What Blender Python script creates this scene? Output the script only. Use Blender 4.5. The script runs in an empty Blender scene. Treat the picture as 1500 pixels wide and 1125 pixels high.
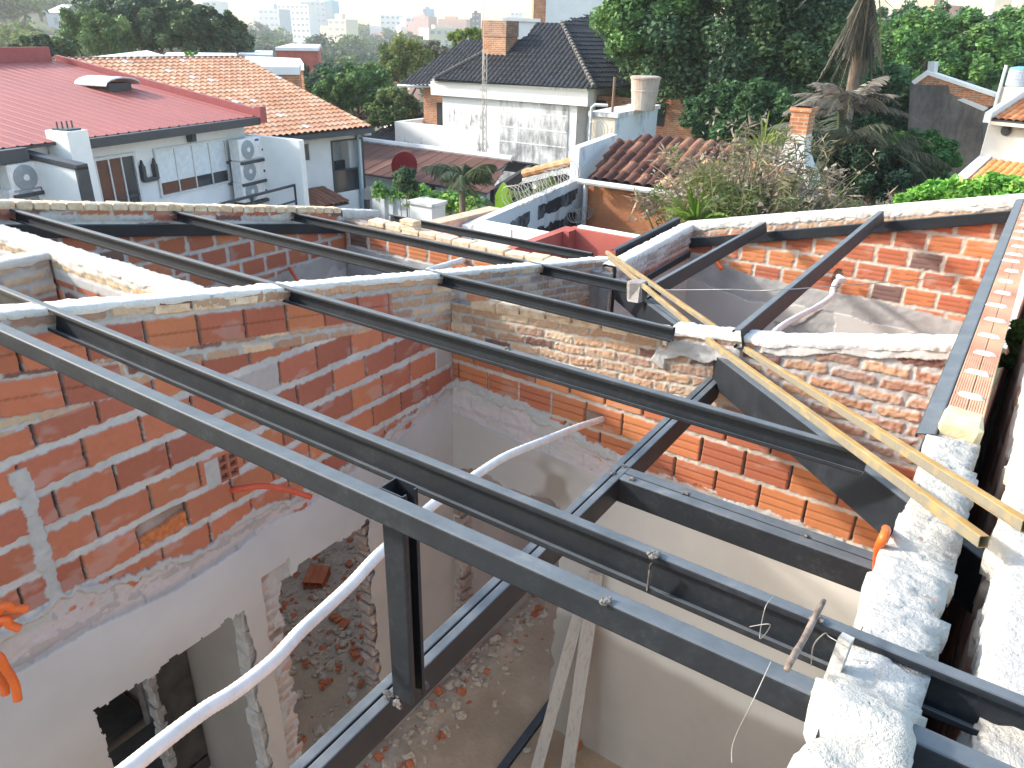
import bpy, math, random
import numpy as np
from mathutils import Vector, Matrix

scene = bpy.context.scene
COL = scene.collection
random.seed(11)
RNG = np.random.default_rng(11)
rad = math.radians

# ------------------------------------------------------------------ camera and survey helpers
FPX = 1105.0
PITCH, ROLL, YAW = rad(25.02), rad(1.35), rad(34.02)
CAM = np.array([0.0, 0.0, 5.15])


def cam_axes():
    cy, sy = math.cos(YAW), math.sin(YAW)
    fh = np.array([-sy, cy, 0.0]); rt = np.array([cy, sy, 0.0]); up = np.array([0, 0, 1.0])
    f = math.cos(PITCH) * fh - math.sin(PITCH) * up
    u = math.sin(PITCH) * fh + math.cos(PITCH) * up
    c, s = math.cos(ROLL), math.sin(ROLL)
    return np.array([c * rt + s * u, -s * rt + c * u, f])


AX = cam_axes()


def ray(x, y):
    return AX.T @ np.array([(x - 750) / FPX, -(y - 562.5) / FPX, 1.0])


def on_x(p, X): d = ray(*p); return CAM + d * ((X - CAM[0]) / d[0])
def on_y(p, Y): d = ray(*p); return CAM + d * ((Y - CAM[1]) / d[1])
def on_z(p, Z): d = ray(*p); return CAM + d * ((Z - CAM[2]) / d[2])


def on_plane(p, n, q):
    d = ray(*p); n = np.array(n, float); q = np.array(q, float)
    return CAM + d * ((n @ (q - CAM)) / (n @ d))


def at(px, py, dist):
    d = ray(px, py)
    return CAM + d * (dist / math.hypot(d[0], d[1]))


def roof_north(y): return 4.34 - 0.176 * y      # slope that carries the long purlins
def roof_east(x): return 4.0 + 0.245 * x        # slope that carries the three short purlins

# ------------------------------------------------------------------ object helpers
LOC = {}


def tag(o, label=None, cat=None, group=None, kind=None):
    if label: o['label'] = label
    if cat: o['category'] = cat
    if group: o['group'] = group
    if kind: o['kind'] = kind
    return o


def thing(name, label, cat, loc, group=None):
    o = bpy.data.objects.new(name, None)
    o.empty_display_size = 0.2
    COL.objects.link(o)
    o.location = tuple(float(v) for v in loc)
    LOC[o.name] = np.array(loc, float)
    return tag(o, label, cat, group)


def link_mesh(name, me, parent=None, origin=(0, 0, 0)):
    o = bpy.data.objects.new(name, me)
    COL.objects.link(o)
    if parent is not None:
        o.parent = parent
    else:
        o.location = tuple(float(v) for v in origin)
    LOC[o.name] = np.array(origin, float)
    return o


def copy_tree(o, parent=None):
    c = o.copy(); COL.objects.link(c)
    if parent is not None: c.parent = parent
    for ch in o.children: copy_tree(ch, c)
    return c


def ident(u, n, z): return (u, n, z)


class MB:
    """collects shapes and links them as one mesh object"""
    def __init__(s, T=None):
        s.v = []; s.f = []; s.m = []; s.T = T or ident

    def add(s, vs, fs, mi=0):
        b = len(s.v)
        s.v += [tuple(float(q) for q in s.T(*p)) for p in vs]
        s.f += [tuple(i + b for i in f) for f in fs]
        s.m += [mi] * len(fs)

    def box(s, x0, x1, y0, y1, z0, z1, mi=0, bev=0.0):
        x0, x1 = sorted((x0, x1)); y0, y1 = sorted((y0, y1)); z0, z1 = sorted((z0, z1))
        if bev <= 0:
            vs = [(x, y, z) for x in (x0, x1) for y in (y0, y1) for z in (z0, z1)]
            s.add(vs, [(0, 1, 3, 2), (4, 6, 7, 5), (0, 4, 5, 1), (2, 3, 7, 6), (0, 2, 6, 4), (1, 5, 7, 3)], mi)
        else:
            s.rbox((x0 + x1) / 2, (y0 + y1) / 2, (z0 + z1) / 2, (x1 - x0) / 2, (y1 - y0) / 2, (z1 - z0) / 2, bev, mi)

    def rbox(s, cx, cy, cz, hx, hy, hz, b, mi=0, rot=None, jit=0.0):
        b = min(b, hx * .9, hy * .9, hz * .9)
        vs = []; idx = {}
        for sx in (-1, 1):
            for sy in (-1, 1):
                for sz in (-1, 1):
                    for a in range(3):
                        p = [sx * (hx - b), sy * (hy - b), sz * (hz - b)]
                        p[a] = (sx * hx, sy * hy, sz * hz)[a]
                        idx[(sx, sy, sz, a)] = len(vs); vs.append(p)
        fs = []
        for a in range(3):
            for sg in (-1, 1):
                o1, o2 = [i for i in range(3) if i != a]
                q = []
                for s1, s2 in ((-1, -1), (1, -1), (1, 1), (-1, 1)):
                    k = [0, 0, 0]; k[a] = sg; k[o1] = s1; k[o2] = s2
                    q.append(idx[(k[0], k[1], k[2], a)])
                fs.append(tuple(q))
        for a in range(3):
            o1, o2 = [i for i in range(3) if i != a]
            for s1 in (-1, 1):
                for s2 in (-1, 1):
                    k0 = [0, 0, 0]; k0[a] = -1; k0[o1] = s1; k0[o2] = s2
                    k1 = list(k0); k1[a] = 1
                    fs.append((idx[(*k0, o1)], idx[(*k1, o1)], idx[(*k1, o2)], idx[(*k0, o2)]))
        for sx in (-1, 1):
            for sy in (-1, 1):
                for sz in (-1, 1):
                    fs.append(tuple(idx[(sx, sy, sz, a)] for a in range(3)))
        out = []
        for p in vs:
            v = Vector(p)
            if jit: v += Vector((random.uniform(-jit, jit), random.uniform(-jit, jit), random.uniform(-jit, jit)))
            if rot is not None: v = rot @ v
            out.append((v.x + cx, v.y + cy, v.z + cz))
        s.add(out, fs, mi)

    def prism(s, poly, axis, a0, a1, mi=0):
        """polygon in the two other axes, extruded along axis (0,1,2)"""
        o = [i for i in range(3) if i != axis]
        vs = []
        for a in (a0, a1):
            for p in poly:
                q = [0, 0, 0]; q[axis] = a; q[o[0]] = p[0]; q[o[1]] = p[1]
                vs.append(tuple(q))
        n = len(poly)
        fs = [tuple(range(n)), tuple(range(2 * n - 1, n - 1, -1))]
        fs += [(i, i + n, (i + 1) % n + n, (i + 1) % n) for i in range(n)]
        s.add(vs, fs, mi)

    def extrude(s, prof, A, B, up=(0, 0, 1), mi=0, capped=True):
        """profile points (side, up) swept from A to B"""
        A = Vector([float(q) for q in A]); B = Vector([float(q) for q in B])
        d = (B - A).normalized(); up = Vector(up)
        side = d.cross(up).normalized(); u = side.cross(d).normalized()
        vs = []
        for c in (A, B):
            for a, b in prof: vs.append(tuple(c + side * a + u * b))
        n = len(prof)
        fs = [(i, (i + 1) % n, (i + 1) % n + n, i + n) for i in range(n)]
        if capped: fs += [tuple(range(n - 1, -1, -1)), tuple(range(n, 2 * n))]
        s.add(vs, fs, mi)

    def tube(s, pts, r, n=8, mi=0, cap=True, rib=0.0):
        pts = [Vector([float(q) for q in p]) for p in pts]
        vs = []; prev = None
        for i, p in enumerate(pts):
            d = (pts[min(i + 1, len(pts) - 1)] - pts[max(i - 1, 0)]).normalized()
            ref = Vector((0, 0, 1)) if abs(d.z) < .95 else Vector((1, 0, 0))
            if prev is None:
                a = d.cross(ref).normalized()
            else:
                a = (prev - d * prev.dot(d)).normalized()
            prev = a; b = d.cross(a)
            rr = r[i] if isinstance(r, (list, tuple)) else r
            if rib: rr *= 1 + rib * (1 if i % 2 else -1)
            for k in range(n):
                t = 2 * math.pi * k / n
                vs.append(tuple(p + (a * math.cos(t) + b * math.sin(t)) * rr))
        fs = []
        for i in range(len(pts) - 1):
            for k in range(n):
                fs.append((i * n + k, i * n + (k + 1) % n, (i + 1) * n + (k + 1) % n, (i + 1) * n + k))
        if cap:
            fs.append(tuple(range(n - 1, -1, -1)))
            fs.append(tuple(range((len(pts) - 1) * n, len(pts) * n)))
        s.add(vs, fs, mi)

    def lathe(s, prof, c, n=20, mi=0, axis=(0, 0, 1)):
        ax = Vector(axis).normalized()
        ref = Vector((1, 0, 0)) if abs(ax.x) < .9 else Vector((0, 1, 0))
        a = ax.cross(ref).normalized(); b = ax.cross(a)
        vs = []
        for r, h in prof:
            for k in range(n):
                t = 2 * math.pi * k / n
                vs.append(tuple(Vector([float(q) for q in c]) + ax * h + (a * math.cos(t) + b * math.sin(t)) * r))
        fs = []
        for i in range(len(prof) - 1):
            for k in range(n):
                fs.append((i * n + k, i * n + (k + 1) % n, (i + 1) * n + (k + 1) % n, (i + 1) * n + k))
        fs.append(tuple(range(n - 1, -1, -1))); fs.append(tuple(range((len(prof) - 1) * n, len(prof) * n)))
        s.add(vs, fs, mi)

    def build(s, name, mats, parent=None, smooth=False):
        if not isinstance(mats, (list, tuple)): mats = [mats]
        V = np.array(s.v, float)
        if parent is None:
            org = np.array([(V[:, 0].min() + V[:, 0].max()) / 2, (V[:, 1].min() + V[:, 1].max()) / 2, V[:, 2].min()])
        else:
            org = LOC[parent.name]
        me = bpy.data.meshes.new(name)
        me.from_pydata((V - org).tolist(), [], s.f)
        for m in mats: me.materials.append(m)
        me.polygons.foreach_set('material_index', s.m)
        if smooth: me.polygons.foreach_set('use_smooth', [True] * len(s.f))
        me.update()
        import bmesh
        bm = bmesh.new(); bm.from_mesh(me)
        bmesh.ops.recalc_face_normals(bm, faces=bm.faces)
        bm.to_mesh(me); bm.free()
        return link_mesh(name, me, parent, org)


def np_mesh(name, V, Q, cols, mat, parent=None, smooth=True, origin=None):
    """vertices (N,3), quads (M,4), per-vertex colours (N,3)"""
    V = np.asarray(V, np.float32); Q = np.asarray(Q, np.int32)
    if parent is not None: origin = LOC[parent.name]
    elif origin is None:
        origin = np.array([(V[:, 0].min() + V[:, 0].max()) / 2, (V[:, 1].min() + V[:, 1].max()) / 2, V[:, 2].min()])
    me = bpy.data.meshes.new(name)
    me.vertices.add(len(V)); me.vertices.foreach_set('co', (V - np.asarray(origin, np.float32)).astype(np.float32).ravel())
    k = Q.shape[1]
    me.loops.add(len(Q) * k); me.loops.foreach_set('vertex_index', Q.ravel())
    me.polygons.add(len(Q)); me.polygons.foreach_set('loop_start', np.arange(0, len(Q) * k, k, dtype=np.int32))
    me.update(calc_edges=True)
    if cols is not None:
        at_ = me.color_attributes.new('Col', 'FLOAT_COLOR', 'POINT')
        c4 = np.ones((len(V), 4), np.float32); c4[:, :3] = cols
        at_.data.foreach_set('color', c4.ravel())
    me.polygons.foreach_set('use_smooth', np.full(len(Q), smooth))
    me.materials.append(mat)
    me.validate(clean_customdata=False)
    return link_mesh(name, me, parent, origin)

# ------------------------------------------------------------------ noise
TAB = RNG.random((256, 256))


def vn(x, y, seed=0):
    x = np.asarray(x, float) + seed * 13.7; y = np.asarray(y, float) + seed * 7.3
    ix = np.floor(x).astype(int); iy = np.floor(y).astype(int)
    fx = x - ix; fy = y - iy
    fx = fx * fx * (3 - 2 * fx); fy = fy * fy * (3 - 2 * fy)
    a = TAB[ix % 256, iy % 256]; b = TAB[(ix + 1) % 256, iy % 256]
    c = TAB[ix % 256, (iy + 1) % 256]; d = TAB[(ix + 1) % 256, (iy + 1) % 256]
    return (a * (1 - fx) + b * fx) * (1 - fy) + (c * (1 - fx) + d * fx) * fy


def fbm(x, y, o=4, seed=0):
    t = 0; a = .5; s = 0
    for i in range(o):
        t = t + a * vn(x * 2 ** i, y * 2 ** i, seed + i); s += a; a *= .5
    return t / s


def sst(a, b, x):
    t = np.clip((x - a) / (b - a), 0, 1); return t * t * (3 - 2 * t)


def mixc(a, b, t):
    return a + (b - a) * t[..., None]


def rgb(*c): return np.array(c, float)

# ------------------------------------------------------------------ materials
def new_mat(name):
    m = bpy.data.materials.new(name); m.use_nodes = True
    nt = m.node_tree
    return m, nt, nt.nodes['Principled BSDF']


def noise_node(nt, scale, detail=4, rough=.6, vec=None):
    n = nt.nodes.new('ShaderNodeTexNoise'); n.inputs['Scale'].default_value = scale
    n.inputs['Detail'].default_value = detail; n.inputs['Roughness'].default_value = rough
    if vec is not None: nt.links.new(vec, n.inputs['Vector'])
    return n


def coords(nt, scale=(1, 1, 1), kind='Object'):
    tc = nt.nodes.new('ShaderNodeTexCoord'); mp = nt.nodes.new('ShaderNodeMapping')
    mp.inputs['Scale'].default_value = scale
    nt.links.new(tc.outputs[kind], mp.inputs['Vector'])
    return mp.outputs['Vector']


def ramp(nt, fac, stops):
    r = nt.nodes.new('ShaderNodeValToRGB')
    e = r.color_ramp.elements
    while len(e) < len(stops): e.new(.5)
    for i, (p, c) in enumerate(stops):
        e[i].position = p; e[i].color = (*c, 1) if len(c) == 3 else c
    nt.links.new(fac, r.inputs['Fac'])
    return r


def bump(nt, b, height, strength=.3, dist=.02, prev=None):
    n = nt.nodes.new('ShaderNodeBump'); n.inputs['Strength'].default_value = strength
    n.inputs['Distance'].default_value = dist
    nt.links.new(height, n.inputs['Height'])
    if prev is not None: nt.links.new(prev, n.inputs['Normal'])
    nt.links.new(n.outputs['Normal'], b.inputs['Normal'])
    return n.outputs['Normal']


def mat_noise(name, c1, c2, scale=8, rough=.85, bstr=.3, bscale=None, bdist=.01, stretch=(1, 1, 1), c3=None, spec=None, metal=0.0, lo=.35, hi=.65):
    """two or three tone noise colour with bump"""
    m, nt, b = new_mat(name)
    v = coords(nt, stretch)
    n = noise_node(nt, scale, 6, .65, v)
    stops = [(lo, c1), (hi, c2)] if c3 is None else [(lo, c1), ((lo + hi) / 2, c2), (hi, c3)]
    r = ramp(nt, n.outputs['Fac'], stops)
    nt.links.new(r.outputs['Color'], b.inputs['Base Color'])
    b.inputs['Roughness'].default_value = rough
    b.inputs['Metallic'].default_value = metal
    if spec is not None: b.inputs['Specular IOR Level'].default_value = spec
    if bstr:
        n2 = noise_node(nt, bscale or scale * 4, 6, .7, v)
        bump(nt, b, n2.outputs['Fac'], bstr, bdist)
    return m


def mat_attr(name, rough=.9, s1=30, s2=170, b1=.35, b2=.35, d1=.006, d2=.003, var=.28, spec=.25):
    m, nt, b = new_mat(name)
    a = nt.nodes.new('ShaderNodeAttribute'); a.attribute_name = 'Col'
    v = coords(nt)
    n1 = noise_node(nt, s1, 6, .7, v); n2 = noise_node(nt, s2, 4, .7, v); n3 = noise_node(nt, 2.2, 4, .6, v)
    mul = nt.nodes.new('ShaderNodeMath'); mul.operation = 'MULTIPLY_ADD'
    mul.inputs[1].default_value = var * 2; mul.inputs[2].default_value = 1 - var
    add = nt.nodes.new('ShaderNodeMath'); add.operation = 'ADD'
    nt.links.new(n1.outputs['Fac'], add.inputs[0]); nt.links.new(n3.outputs['Fac'], add.inputs[1])
    half = nt.nodes.new('ShaderNodeMath'); half.operation = 'MULTIPLY'; half.inputs[1].default_value = .5
    nt.links.new(add.outputs[0], half.inputs[0])
    nt.links.new(half.outputs[0], mul.inputs[0])
    vm = nt.nodes.new('ShaderNodeVectorMath'); vm.operation = 'SCALE'
    nt.links.new(a.outputs['Color'], vm.inputs[0]); nt.links.new(mul.outputs[0], vm.inputs['Scale'])
    nt.links.new(vm.outputs['Vector'], b.inputs['Base Color'])
    b.inputs['Roughness'].default_value = rough
    b.inputs['Specular IOR Level'].default_value = spec
    p = bump(nt, b, n1.outputs['Fac'], b1, d1)
    bump(nt, b, n2.outputs['Fac'], b2, d2, p)
    return m


def mat_plain(name, c, rough=.6, spec=.4, metal=0.0):
    m, nt, b = new_mat(name)
    v = coords(nt); n = noise_node(nt, 9, 5, .6, v)
    r = ramp(nt, n.outputs['Fac'], [(.3, tuple(q * .86 for q in c)), (.7, tuple(min(1, q * 1.1) for q in c))])
    nt.links.new(r.outputs['Color'], b.inputs['Base Color'])
    b.inputs['Roughness'].default_value = rough; b.inputs['Specular IOR Level'].default_value = spec
    b.inputs['Metallic'].default_value = metal
    return m


def mat_steel(name, dust=.5):
    m, nt, b = new_mat(name)
    v = coords(nt)
    n1 = noise_node(nt, 7, 6, .7, v)
    vs = coords(nt, (60, 3, 60)); n2 = noise_node(nt, 1.0, 5, .7, vs)
    n4 = noise_node(nt, 55, 4, .7, v)
    mixn = nt.nodes.new('ShaderNodeMath'); mixn.operation = 'MULTIPLY'
    nt.links.new(n1.outputs['Fac'], mixn.inputs[0]); nt.links.new(n4.outputs['Fac'], mixn.inputs[1])
    geo = nt.nodes.new('ShaderNodeNewGeometry'); sep = nt.nodes.new('ShaderNodeSeparateXYZ')
    nt.links.new(geo.outputs['Normal'], sep.inputs[0])
    upw = nt.nodes.new('ShaderNodeMapRange'); upw.inputs[1].default_value = .5; upw.inputs[2].default_value = .95
    nt.links.new(sep.outputs['Z'], upw.inputs[0])
    r = ramp(nt, mixn.outputs[0], [(.12, (.010, .012, .016)), (.30, (.015, .019, .025)), (.46, (.034, .037, .042))])
    dustc = ramp(nt, n1.outputs['Fac'], [(.3, (.10, .12, .14)), (.6, (.17, .19, .21)), (.78, (.30, .30, .29))])
    f = nt.nodes.new('ShaderNodeMath'); f.operation = 'MULTIPLY'; f.inputs[1].default_value = dust
    nt.links.new(upw.outputs[0], f.inputs[0])
    mx = nt.nodes.new('ShaderNodeMix'); mx.data_type = 'RGBA'
    nt.links.new(f.outputs[0], mx.inputs['Factor']); nt.links.new(r.outputs['Color'], mx.inputs['A']); nt.links.new(dustc.outputs['Color'], mx.inputs['B'])
    nt.links.new(mx.outputs['Result'], b.inputs['Base Color'])
    rr = nt.nodes.new('ShaderNodeMapRange'); rr.inputs[3].default_value = .38; rr.inputs[4].default_value = .7
    nt.links.new(n1.outputs['Fac'], rr.inputs[0]); nt.links.new(rr.outputs[0], b.inputs['Roughness'])
    b.inputs['Specular IOR Level'].default_value = .28
    bump(nt, b, n2.outputs['Fac'], .06, .004)
    return m


M = {}
M['masonry'] = mat_attr('masonry')
M['cement'] = mat_attr('cement_cap', rough=.95, s1=16, s2=90, b1=1.0, b2=.7, d1=.02, d2=.006, var=.2)
M['plaster'] = mat_attr('wall_plaster', rough=.92, s1=5, s2=240, b1=.12, b2=.12, d1=.004, d2=.0015, var=.16)
M['facade'] = mat_attr('painted_render', rough=.85, s1=3, s2=60, b1=.1, b2=.2, d1=.01, d2=.006, var=.08)
M['steel'] = mat_steel('painted_steel', .75)
M['steel_clean'] = mat_steel('painted_steel_clean', .35)
M['weld'] = mat_noise('weld_metal', (.03, .03, .03), (.12, .11, .10), 60, .6, .8, bdist=.004, c3=(.24, .22, .20))
M['rebar'] = mat_noise('rusty_rebar', (.10, .07, .055), (.30, .24, .20), 40, .85, .5, stretch=(1, 1, 1))
M['yellow'] = mat_noise('yellow_galvanised_tube', (.26, .17, .07), (.36, .20, .04), 6, .55, .15, c3=(.42, .29, .13), spec=.5, bdist=.002)
M['tube_inside'] = mat_plain('tube_inside', (.20, .18, .20), .6)
M['white_pipe'] = mat_noise('white_conduit_plastic', (.60, .585, .56), (.74, .725, .70), 14, .55, .2, bdist=.002)
M['orange_pipe'] = mat_plain('orange_conduit_plastic', (.72, .13, .02), .45)
M['red_pipe'] = mat_plain('red_conduit_plastic', (.55, .08, .04), .5)
M['wood'] = mat_noise('grey_timber', (.30, .26, .23), (.41, .37, .335), 9, .9, .4, stretch=(6, 6, .25), c3=(.36, .32, .29))
M['cream_wood'] = mat_noise('cement_stained_stake', (.30, .28, .26), (.62, .59, .55), 24, .9, .4)
M['wire'] = mat_plain('wire', (.30, .29, .28), .5, metal=.6)
M['rubble'] = mat_noise('rubble', (.34, .25, .17), (.56, .45, .33), 30, .95, .7, c3=(.50, .41, .32))
M['clay'] = mat_noise('fired_clay', (.40, .11, .045), (.55, .17, .07), 12, .9, .3)
M['clay_dark'] = mat_plain('clay_inside', (.12, .035, .02), .95)
M['tan_brick'] = mat_noise('tan_brick', (.50, .34, .21), (.64, .49, .34), 14, .92, .5, c3=(.70, .60, .47))

# ------------------------------------------------------------------ masonry walls as relief surfaces
HOLLOW = [rgb(.42, .118, .050), rgb(.375, .100, .048), rgb(.45, .140, .052), rgb(.35, .094, .050), rgb(.435, .125, .054)]
SOLID = [rgb(.44, .28, .175), rgb(.37, .21, .125), rgb(.52, .38, .25), rgb(.33, .20, .14), rgb(.45, .265, .15)]
MORT = rgb(.40, .395, .39)
MORT_TAN = rgb(.47, .425, .365)


def lay(U, V, L, Hc, jv, jh, seed, jit=.25):
    r = np.floor(V / Hc)
    uu = U / L + .5 * (r % 2) + jit * TAB[(r.astype(int) * 7 + seed) % 256, (seed * 5) % 256]
    c = np.floor(uu); fu = (uu - c) * L; fv = V - r * Hc
    du = np.minimum(fu, L - fu) - jv / 2; dv = np.minimum(fv, Hc - fv) - jh / 2
    ci = c.astype(int); ri = r.astype(int)
    R = [TAB[(ci * 7 + ri * 13 + seed * k) % 256, (ci * 3 + ri * 29 + seed * 5 + k * 41) % 256] for k in (1, 2, 3)]
    return du, dv, fu / L, fv / Hc, R


def pal(P, R, dark=None, dthr=.93):
    i = np.minimum((R[0] * len(P)).astype(int), len(P) - 1)
    c = np.array(P)[i] * (.88 + .26 * R[1])[..., None]
    c = c * .88 + .115 * c.mean(-1, keepdims=True) + .012
    if dark is not None: c = np.where((R[2] > dthr)[..., None], dark, c)
    return c


def brick_layer(U, V, L, Hc, jv, jh, seed, P, mort, en, vdark=0.0, grooves=0, dark=rgb(.16, .085, .07), dthr=.94, rough=.0):
    du, dv, fu, fv, R = lay(U, V, L, Hc, jv, jh, seed)
    inside = np.minimum(du, dv) + en
    col = pal(P, R, dark, dthr)
    h = np.where(inside > 0, .004 + .003 * (R[1] - .5) * 2, 0)
    if rough: h = h + rough * (fbm(U * 55, V * 55, 3, seed) - .5) * (inside > 0)
    if grooves:
        for g in ((1 / 3, 2 / 3) if grooves == 2 else (.5,)):
            gd = np.abs((fv - .5) * Hc / (Hc - jh) + .5 - g) * Hc
            k = (gd < .006) & (inside > 0)
            h = np.where(k, h - .004, h); col = np.where(k[..., None], col * .72, col)
    mn = fbm(U * 26, V * 26, 4, seed + 3)
    mcol = mort * (.80 + .36 * fbm(U * 7, V * 7, 3, seed + 9))[..., None]
    isj = 1 - sst(-.0035, .0035, inside)
    hm = -.004 + .016 * (mn - .42)
    col = mixc(col, mcol, isj); h = h + (hm - h) * isj
    if vdark:
        k = sst(.003, -.003, du + en * .35) * sst(-.002, .004, dv) * (R[2] < vdark)
        col = mixc(col, rgb(.055, .045, .04) + 0 * col, k); h = h + (-.022 - h) * k
    # mortar smears over brick faces
    sm = sst(.62, .72, fbm(U * 5.2 + 3, V * 11 + 1, 4, seed + 21)) * .22 * (inside > 0)
    col = mixc(col, mcol, sm)
    return col, h, inside


def relief(name, label, axis, c, face, us, zs, top, thick, style, openings=(), cat='wall', core_mat=None, parent=None, base=0.0, core=True):
    """one wall: relief front split into masonry and plaster_coat, solid core behind it"""
    us = np.asarray(us); zs = np.asarray(zs)
    T = top(us)
    U, Z = np.meshgrid(us, zs, indexing='ij'); TT = np.repeat(T[:, None], len(zs), 1)
    clamp = Z > TT
    Zc = np.minimum(Z, TT)
    h, col, pl = style(U, Zc, TT)
    h = np.where(clamp, np.minimum(h, 0.0), h)
    pos = c + face * h
    Vv = np.stack([pos, U, Zc] if axis == 'X' else [U, pos, Zc], -1).reshape(-1, 3)
    nu, nz = U.shape
    idx = np.arange(nu * nz).reshape(nu, nz)
    A = idx[:-1, :-1]; B = idx[1:, :-1]; Cc = idx[1:, 1:]; D = idx[:-1, 1:]
    quads = np.stack([A, B, Cc, D], -1)
    if (axis == 'X') == (face < 0): quads = quads[..., ::-1]
    if axis == 'X' and face > 0: pass
    keep = ~(clamp[:-1, :-1] & clamp[1:, :-1])
    uc = (U[:-1, :-1] + U[1:, 1:]) / 2; zc = (Zc[:-1, :-1] + Zc[1:, 1:]) / 2
    for (a0, a1, b0, b1) in openings:
        e = (fbm(uc * 9, zc * 9, 4, 5) - .5) * .10
        keep &= ~((uc > a0 + e) & (uc < a1 - e) & (zc > b0 - .5) & (zc < b1 - e))
    plf = (pl[:-1, :-1] & pl[1:, 1:])
    base_loc = [c - face * thick / 2, (us[0] + us[-1]) / 2, base]
    if axis == 'Y': base_loc[0], base_loc[1] = base_loc[1], base_loc[0]
    root = thing(name, label, cat, base_loc)
    flat = col.reshape(-1, 3)
    for nm, mask, mat in (('brickwork', keep & ~plf, M['masonry']), ('plaster_coat', keep & plf, M['plaster'])):
        q = quads[mask]
        if len(q) < 20: continue
        used = np.unique(q); remap = np.zeros(nu * nz, int); remap[used] = np.arange(len(used))
        np_mesh(nm, Vv[used], remap[q], flat[used], mat, root)
    if core:
        mb = MB()
        cut = sorted(set([us[0], us[-1]] + [o[0] for o in openings] + [o[1] for o in openings] + list(np.linspace(us[0], us[-1], 9))))
        cut = [q for q in cut if us[0] - 1e-6 <= q <= us[-1] + 1e-6]
        f0 = c - face * .034; f1 = c - face * thick
        for a0, a1 in zip(cut[:-1], cut[1:]):
            if a1 - a0 < 1e-4: continue
            mid = (a0 + a1) / 2; zb = zs[0]
            for o in openings:
                if o[0] <= mid <= o[1]: zb = o[3]
            t0 = float(top(np.array([a0]))[0]) - .012; t1 = float(top(np.array([a1]))[0]) - .012
            poly = [(a0, zb), (a1, zb), (a1, t1), (a0, t0)]
            if axis == 'X': mb.prism(poly, 0, f0, f1)
            else: mb.prism(poly, 1, f0, f1)
        mb.build('wall_core', core_mat or M['core'], root)
    return root


def cap_strip(parent, name, axis, c, face, thick, u0, u1, top, hgt=.03, drop=.05, over=.012, col=rgb(.62, .60, .565), du=.018, seed=1, rough=.012, mat=None):
    """lumpy cement bed laid along the top of a wall, ragged over both edges"""
    us = np.arange(u0, u1 + du / 2, du)
    ts = [(-over, -1), (-over - .004, -.45), (-over, 0), (.02, 1)] + [(t, 1) for t in np.linspace(.045, thick - .045, 5)] + [(thick - .02, 1), (thick + over, 0), (thick + over + .004, -.45), (thick + over, -1)]
    tt = np.array([t[0] for t in ts]); kk = np.array([t[1] for t in ts])
    U, Tt = np.meshgrid(us, tt, indexing='ij'); K = np.repeat(kk[None, :], len(us), 0)
    n1 = fbm(U * 11, Tt * 11 + 3, 4, seed) - .5; n2 = fbm(U * 38, Tt * 38 + 9, 3, seed + 4) - .5
    nd = fbm(U * 9 + 5, Tt * 0 + (Tt > thick / 2) * 7, 4, seed + 8)
    Zt = top(us)[:, None]
    Z = np.where(K > 0, Zt + hgt * (.55 + .75 * n1) + rough * n2 * .9, np.where(K == 0, Zt + hgt * .35 + rough * n2, Zt + K * drop * (.25 + 1.5 * nd)))
    out = np.where(K <= 0, rough * (n1 * 2.6 + n2 * 1.2), n2 * rough * .6)
    sgn = np.where(Tt < thick / 2, 1, -1)
    N = c - face * Tt + face * sgn * out
    V = np.stack([N, U, Z] if axis == 'X' else [U, N, Z], -1).reshape(-1, 3)
    nu, nt = U.shape; idx = np.arange(nu * nt).reshape(nu, nt)
    Q = np.stack([idx[:-1, :-1], idx[1:, :-1], idx[1:, 1:], idx[:-1, 1:]], -1).reshape(-1, 4)
    cc = col * (.86 + .3 * (fbm(U * 5, Tt * 5, 3, seed + 2)))[..., None]
    g = sst(.55, .7, fbm(U * 3 + 9, Tt * 6, 3, seed + 6))
    cc = mixc(cc, rgb(.47, .46, .45) + 0 * cc, g * .5)
    o = np_mesh(name, V, Q, cc.reshape(-1, 3), mat or M['cement'], parent)
    return o


M['core'] = mat_noise('wall_core_mortar', (.22, .14, .11), (.36, .30, .27), 6, .95, .6)


def brick_row(mb, axis, c0, c1, ua, ub, top, L, hgt, gap=.012, jit=.006, mi=0, zoff=0.0, skew=.03):
    """row of solid bricks bedded along a wall top; c0..c1 is the width across the wall"""
    u = ua
    while u < ub - .04:
        l = min(L * random.uniform(.9, 1.08), ub - u)
        z = float(top(np.array([u + l / 2]))[0]) + zoff + random.uniform(-jit, jit)
        slope = (float(top(np.array([u + l]))[0]) - float(top(np.array([u]))[0])) / max(l, 1e-3)
        cx = (c0 + c1) / 2 + random.uniform(-jit, jit); hw = abs(c1 - c0) / 2 * random.uniform(.94, 1.03)
        ang = math.atan(slope)
        if axis == 'X':
            R = Matrix.Rotation(ang, 3, 'X') @ Matrix.Rotation(random.uniform(-skew, skew), 3, 'Z')
            mb.rbox(cx, u + l / 2, z, hw, (l - gap) / 2, hgt / 2, .009, mi, R, .004)
        else:
            R = Matrix.Rotation(-ang, 3, 'Y') @ Matrix.Rotation(random.uniform(-skew, skew), 3, 'Z')
            mb.rbox(u + l / 2, cx, z, (l - gap) / 2, hw, hgt / 2, .009, mi, R, .004)
        u += l


def zgrid(lo, mid, hi, coarse, fine):
    return np.concatenate([np.arange(lo, mid, coarse), np.arange(mid, hi + fine, fine)])


PLAST = rgb(.42, .395, .39); PLAST_L = rgb(.63, .595, .545); THIN = rgb(.46, .405, .41); CONC = rgb(.37, .36, .35)

M['core_grey'] = mat_noise('rough_grey_render', (.26, .235, .22), (.40, .37, .35), 9, .95, .7)
# ---- near long wall with the two door openings (runs away from the camera, faces right)
XW = -3.15


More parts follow.
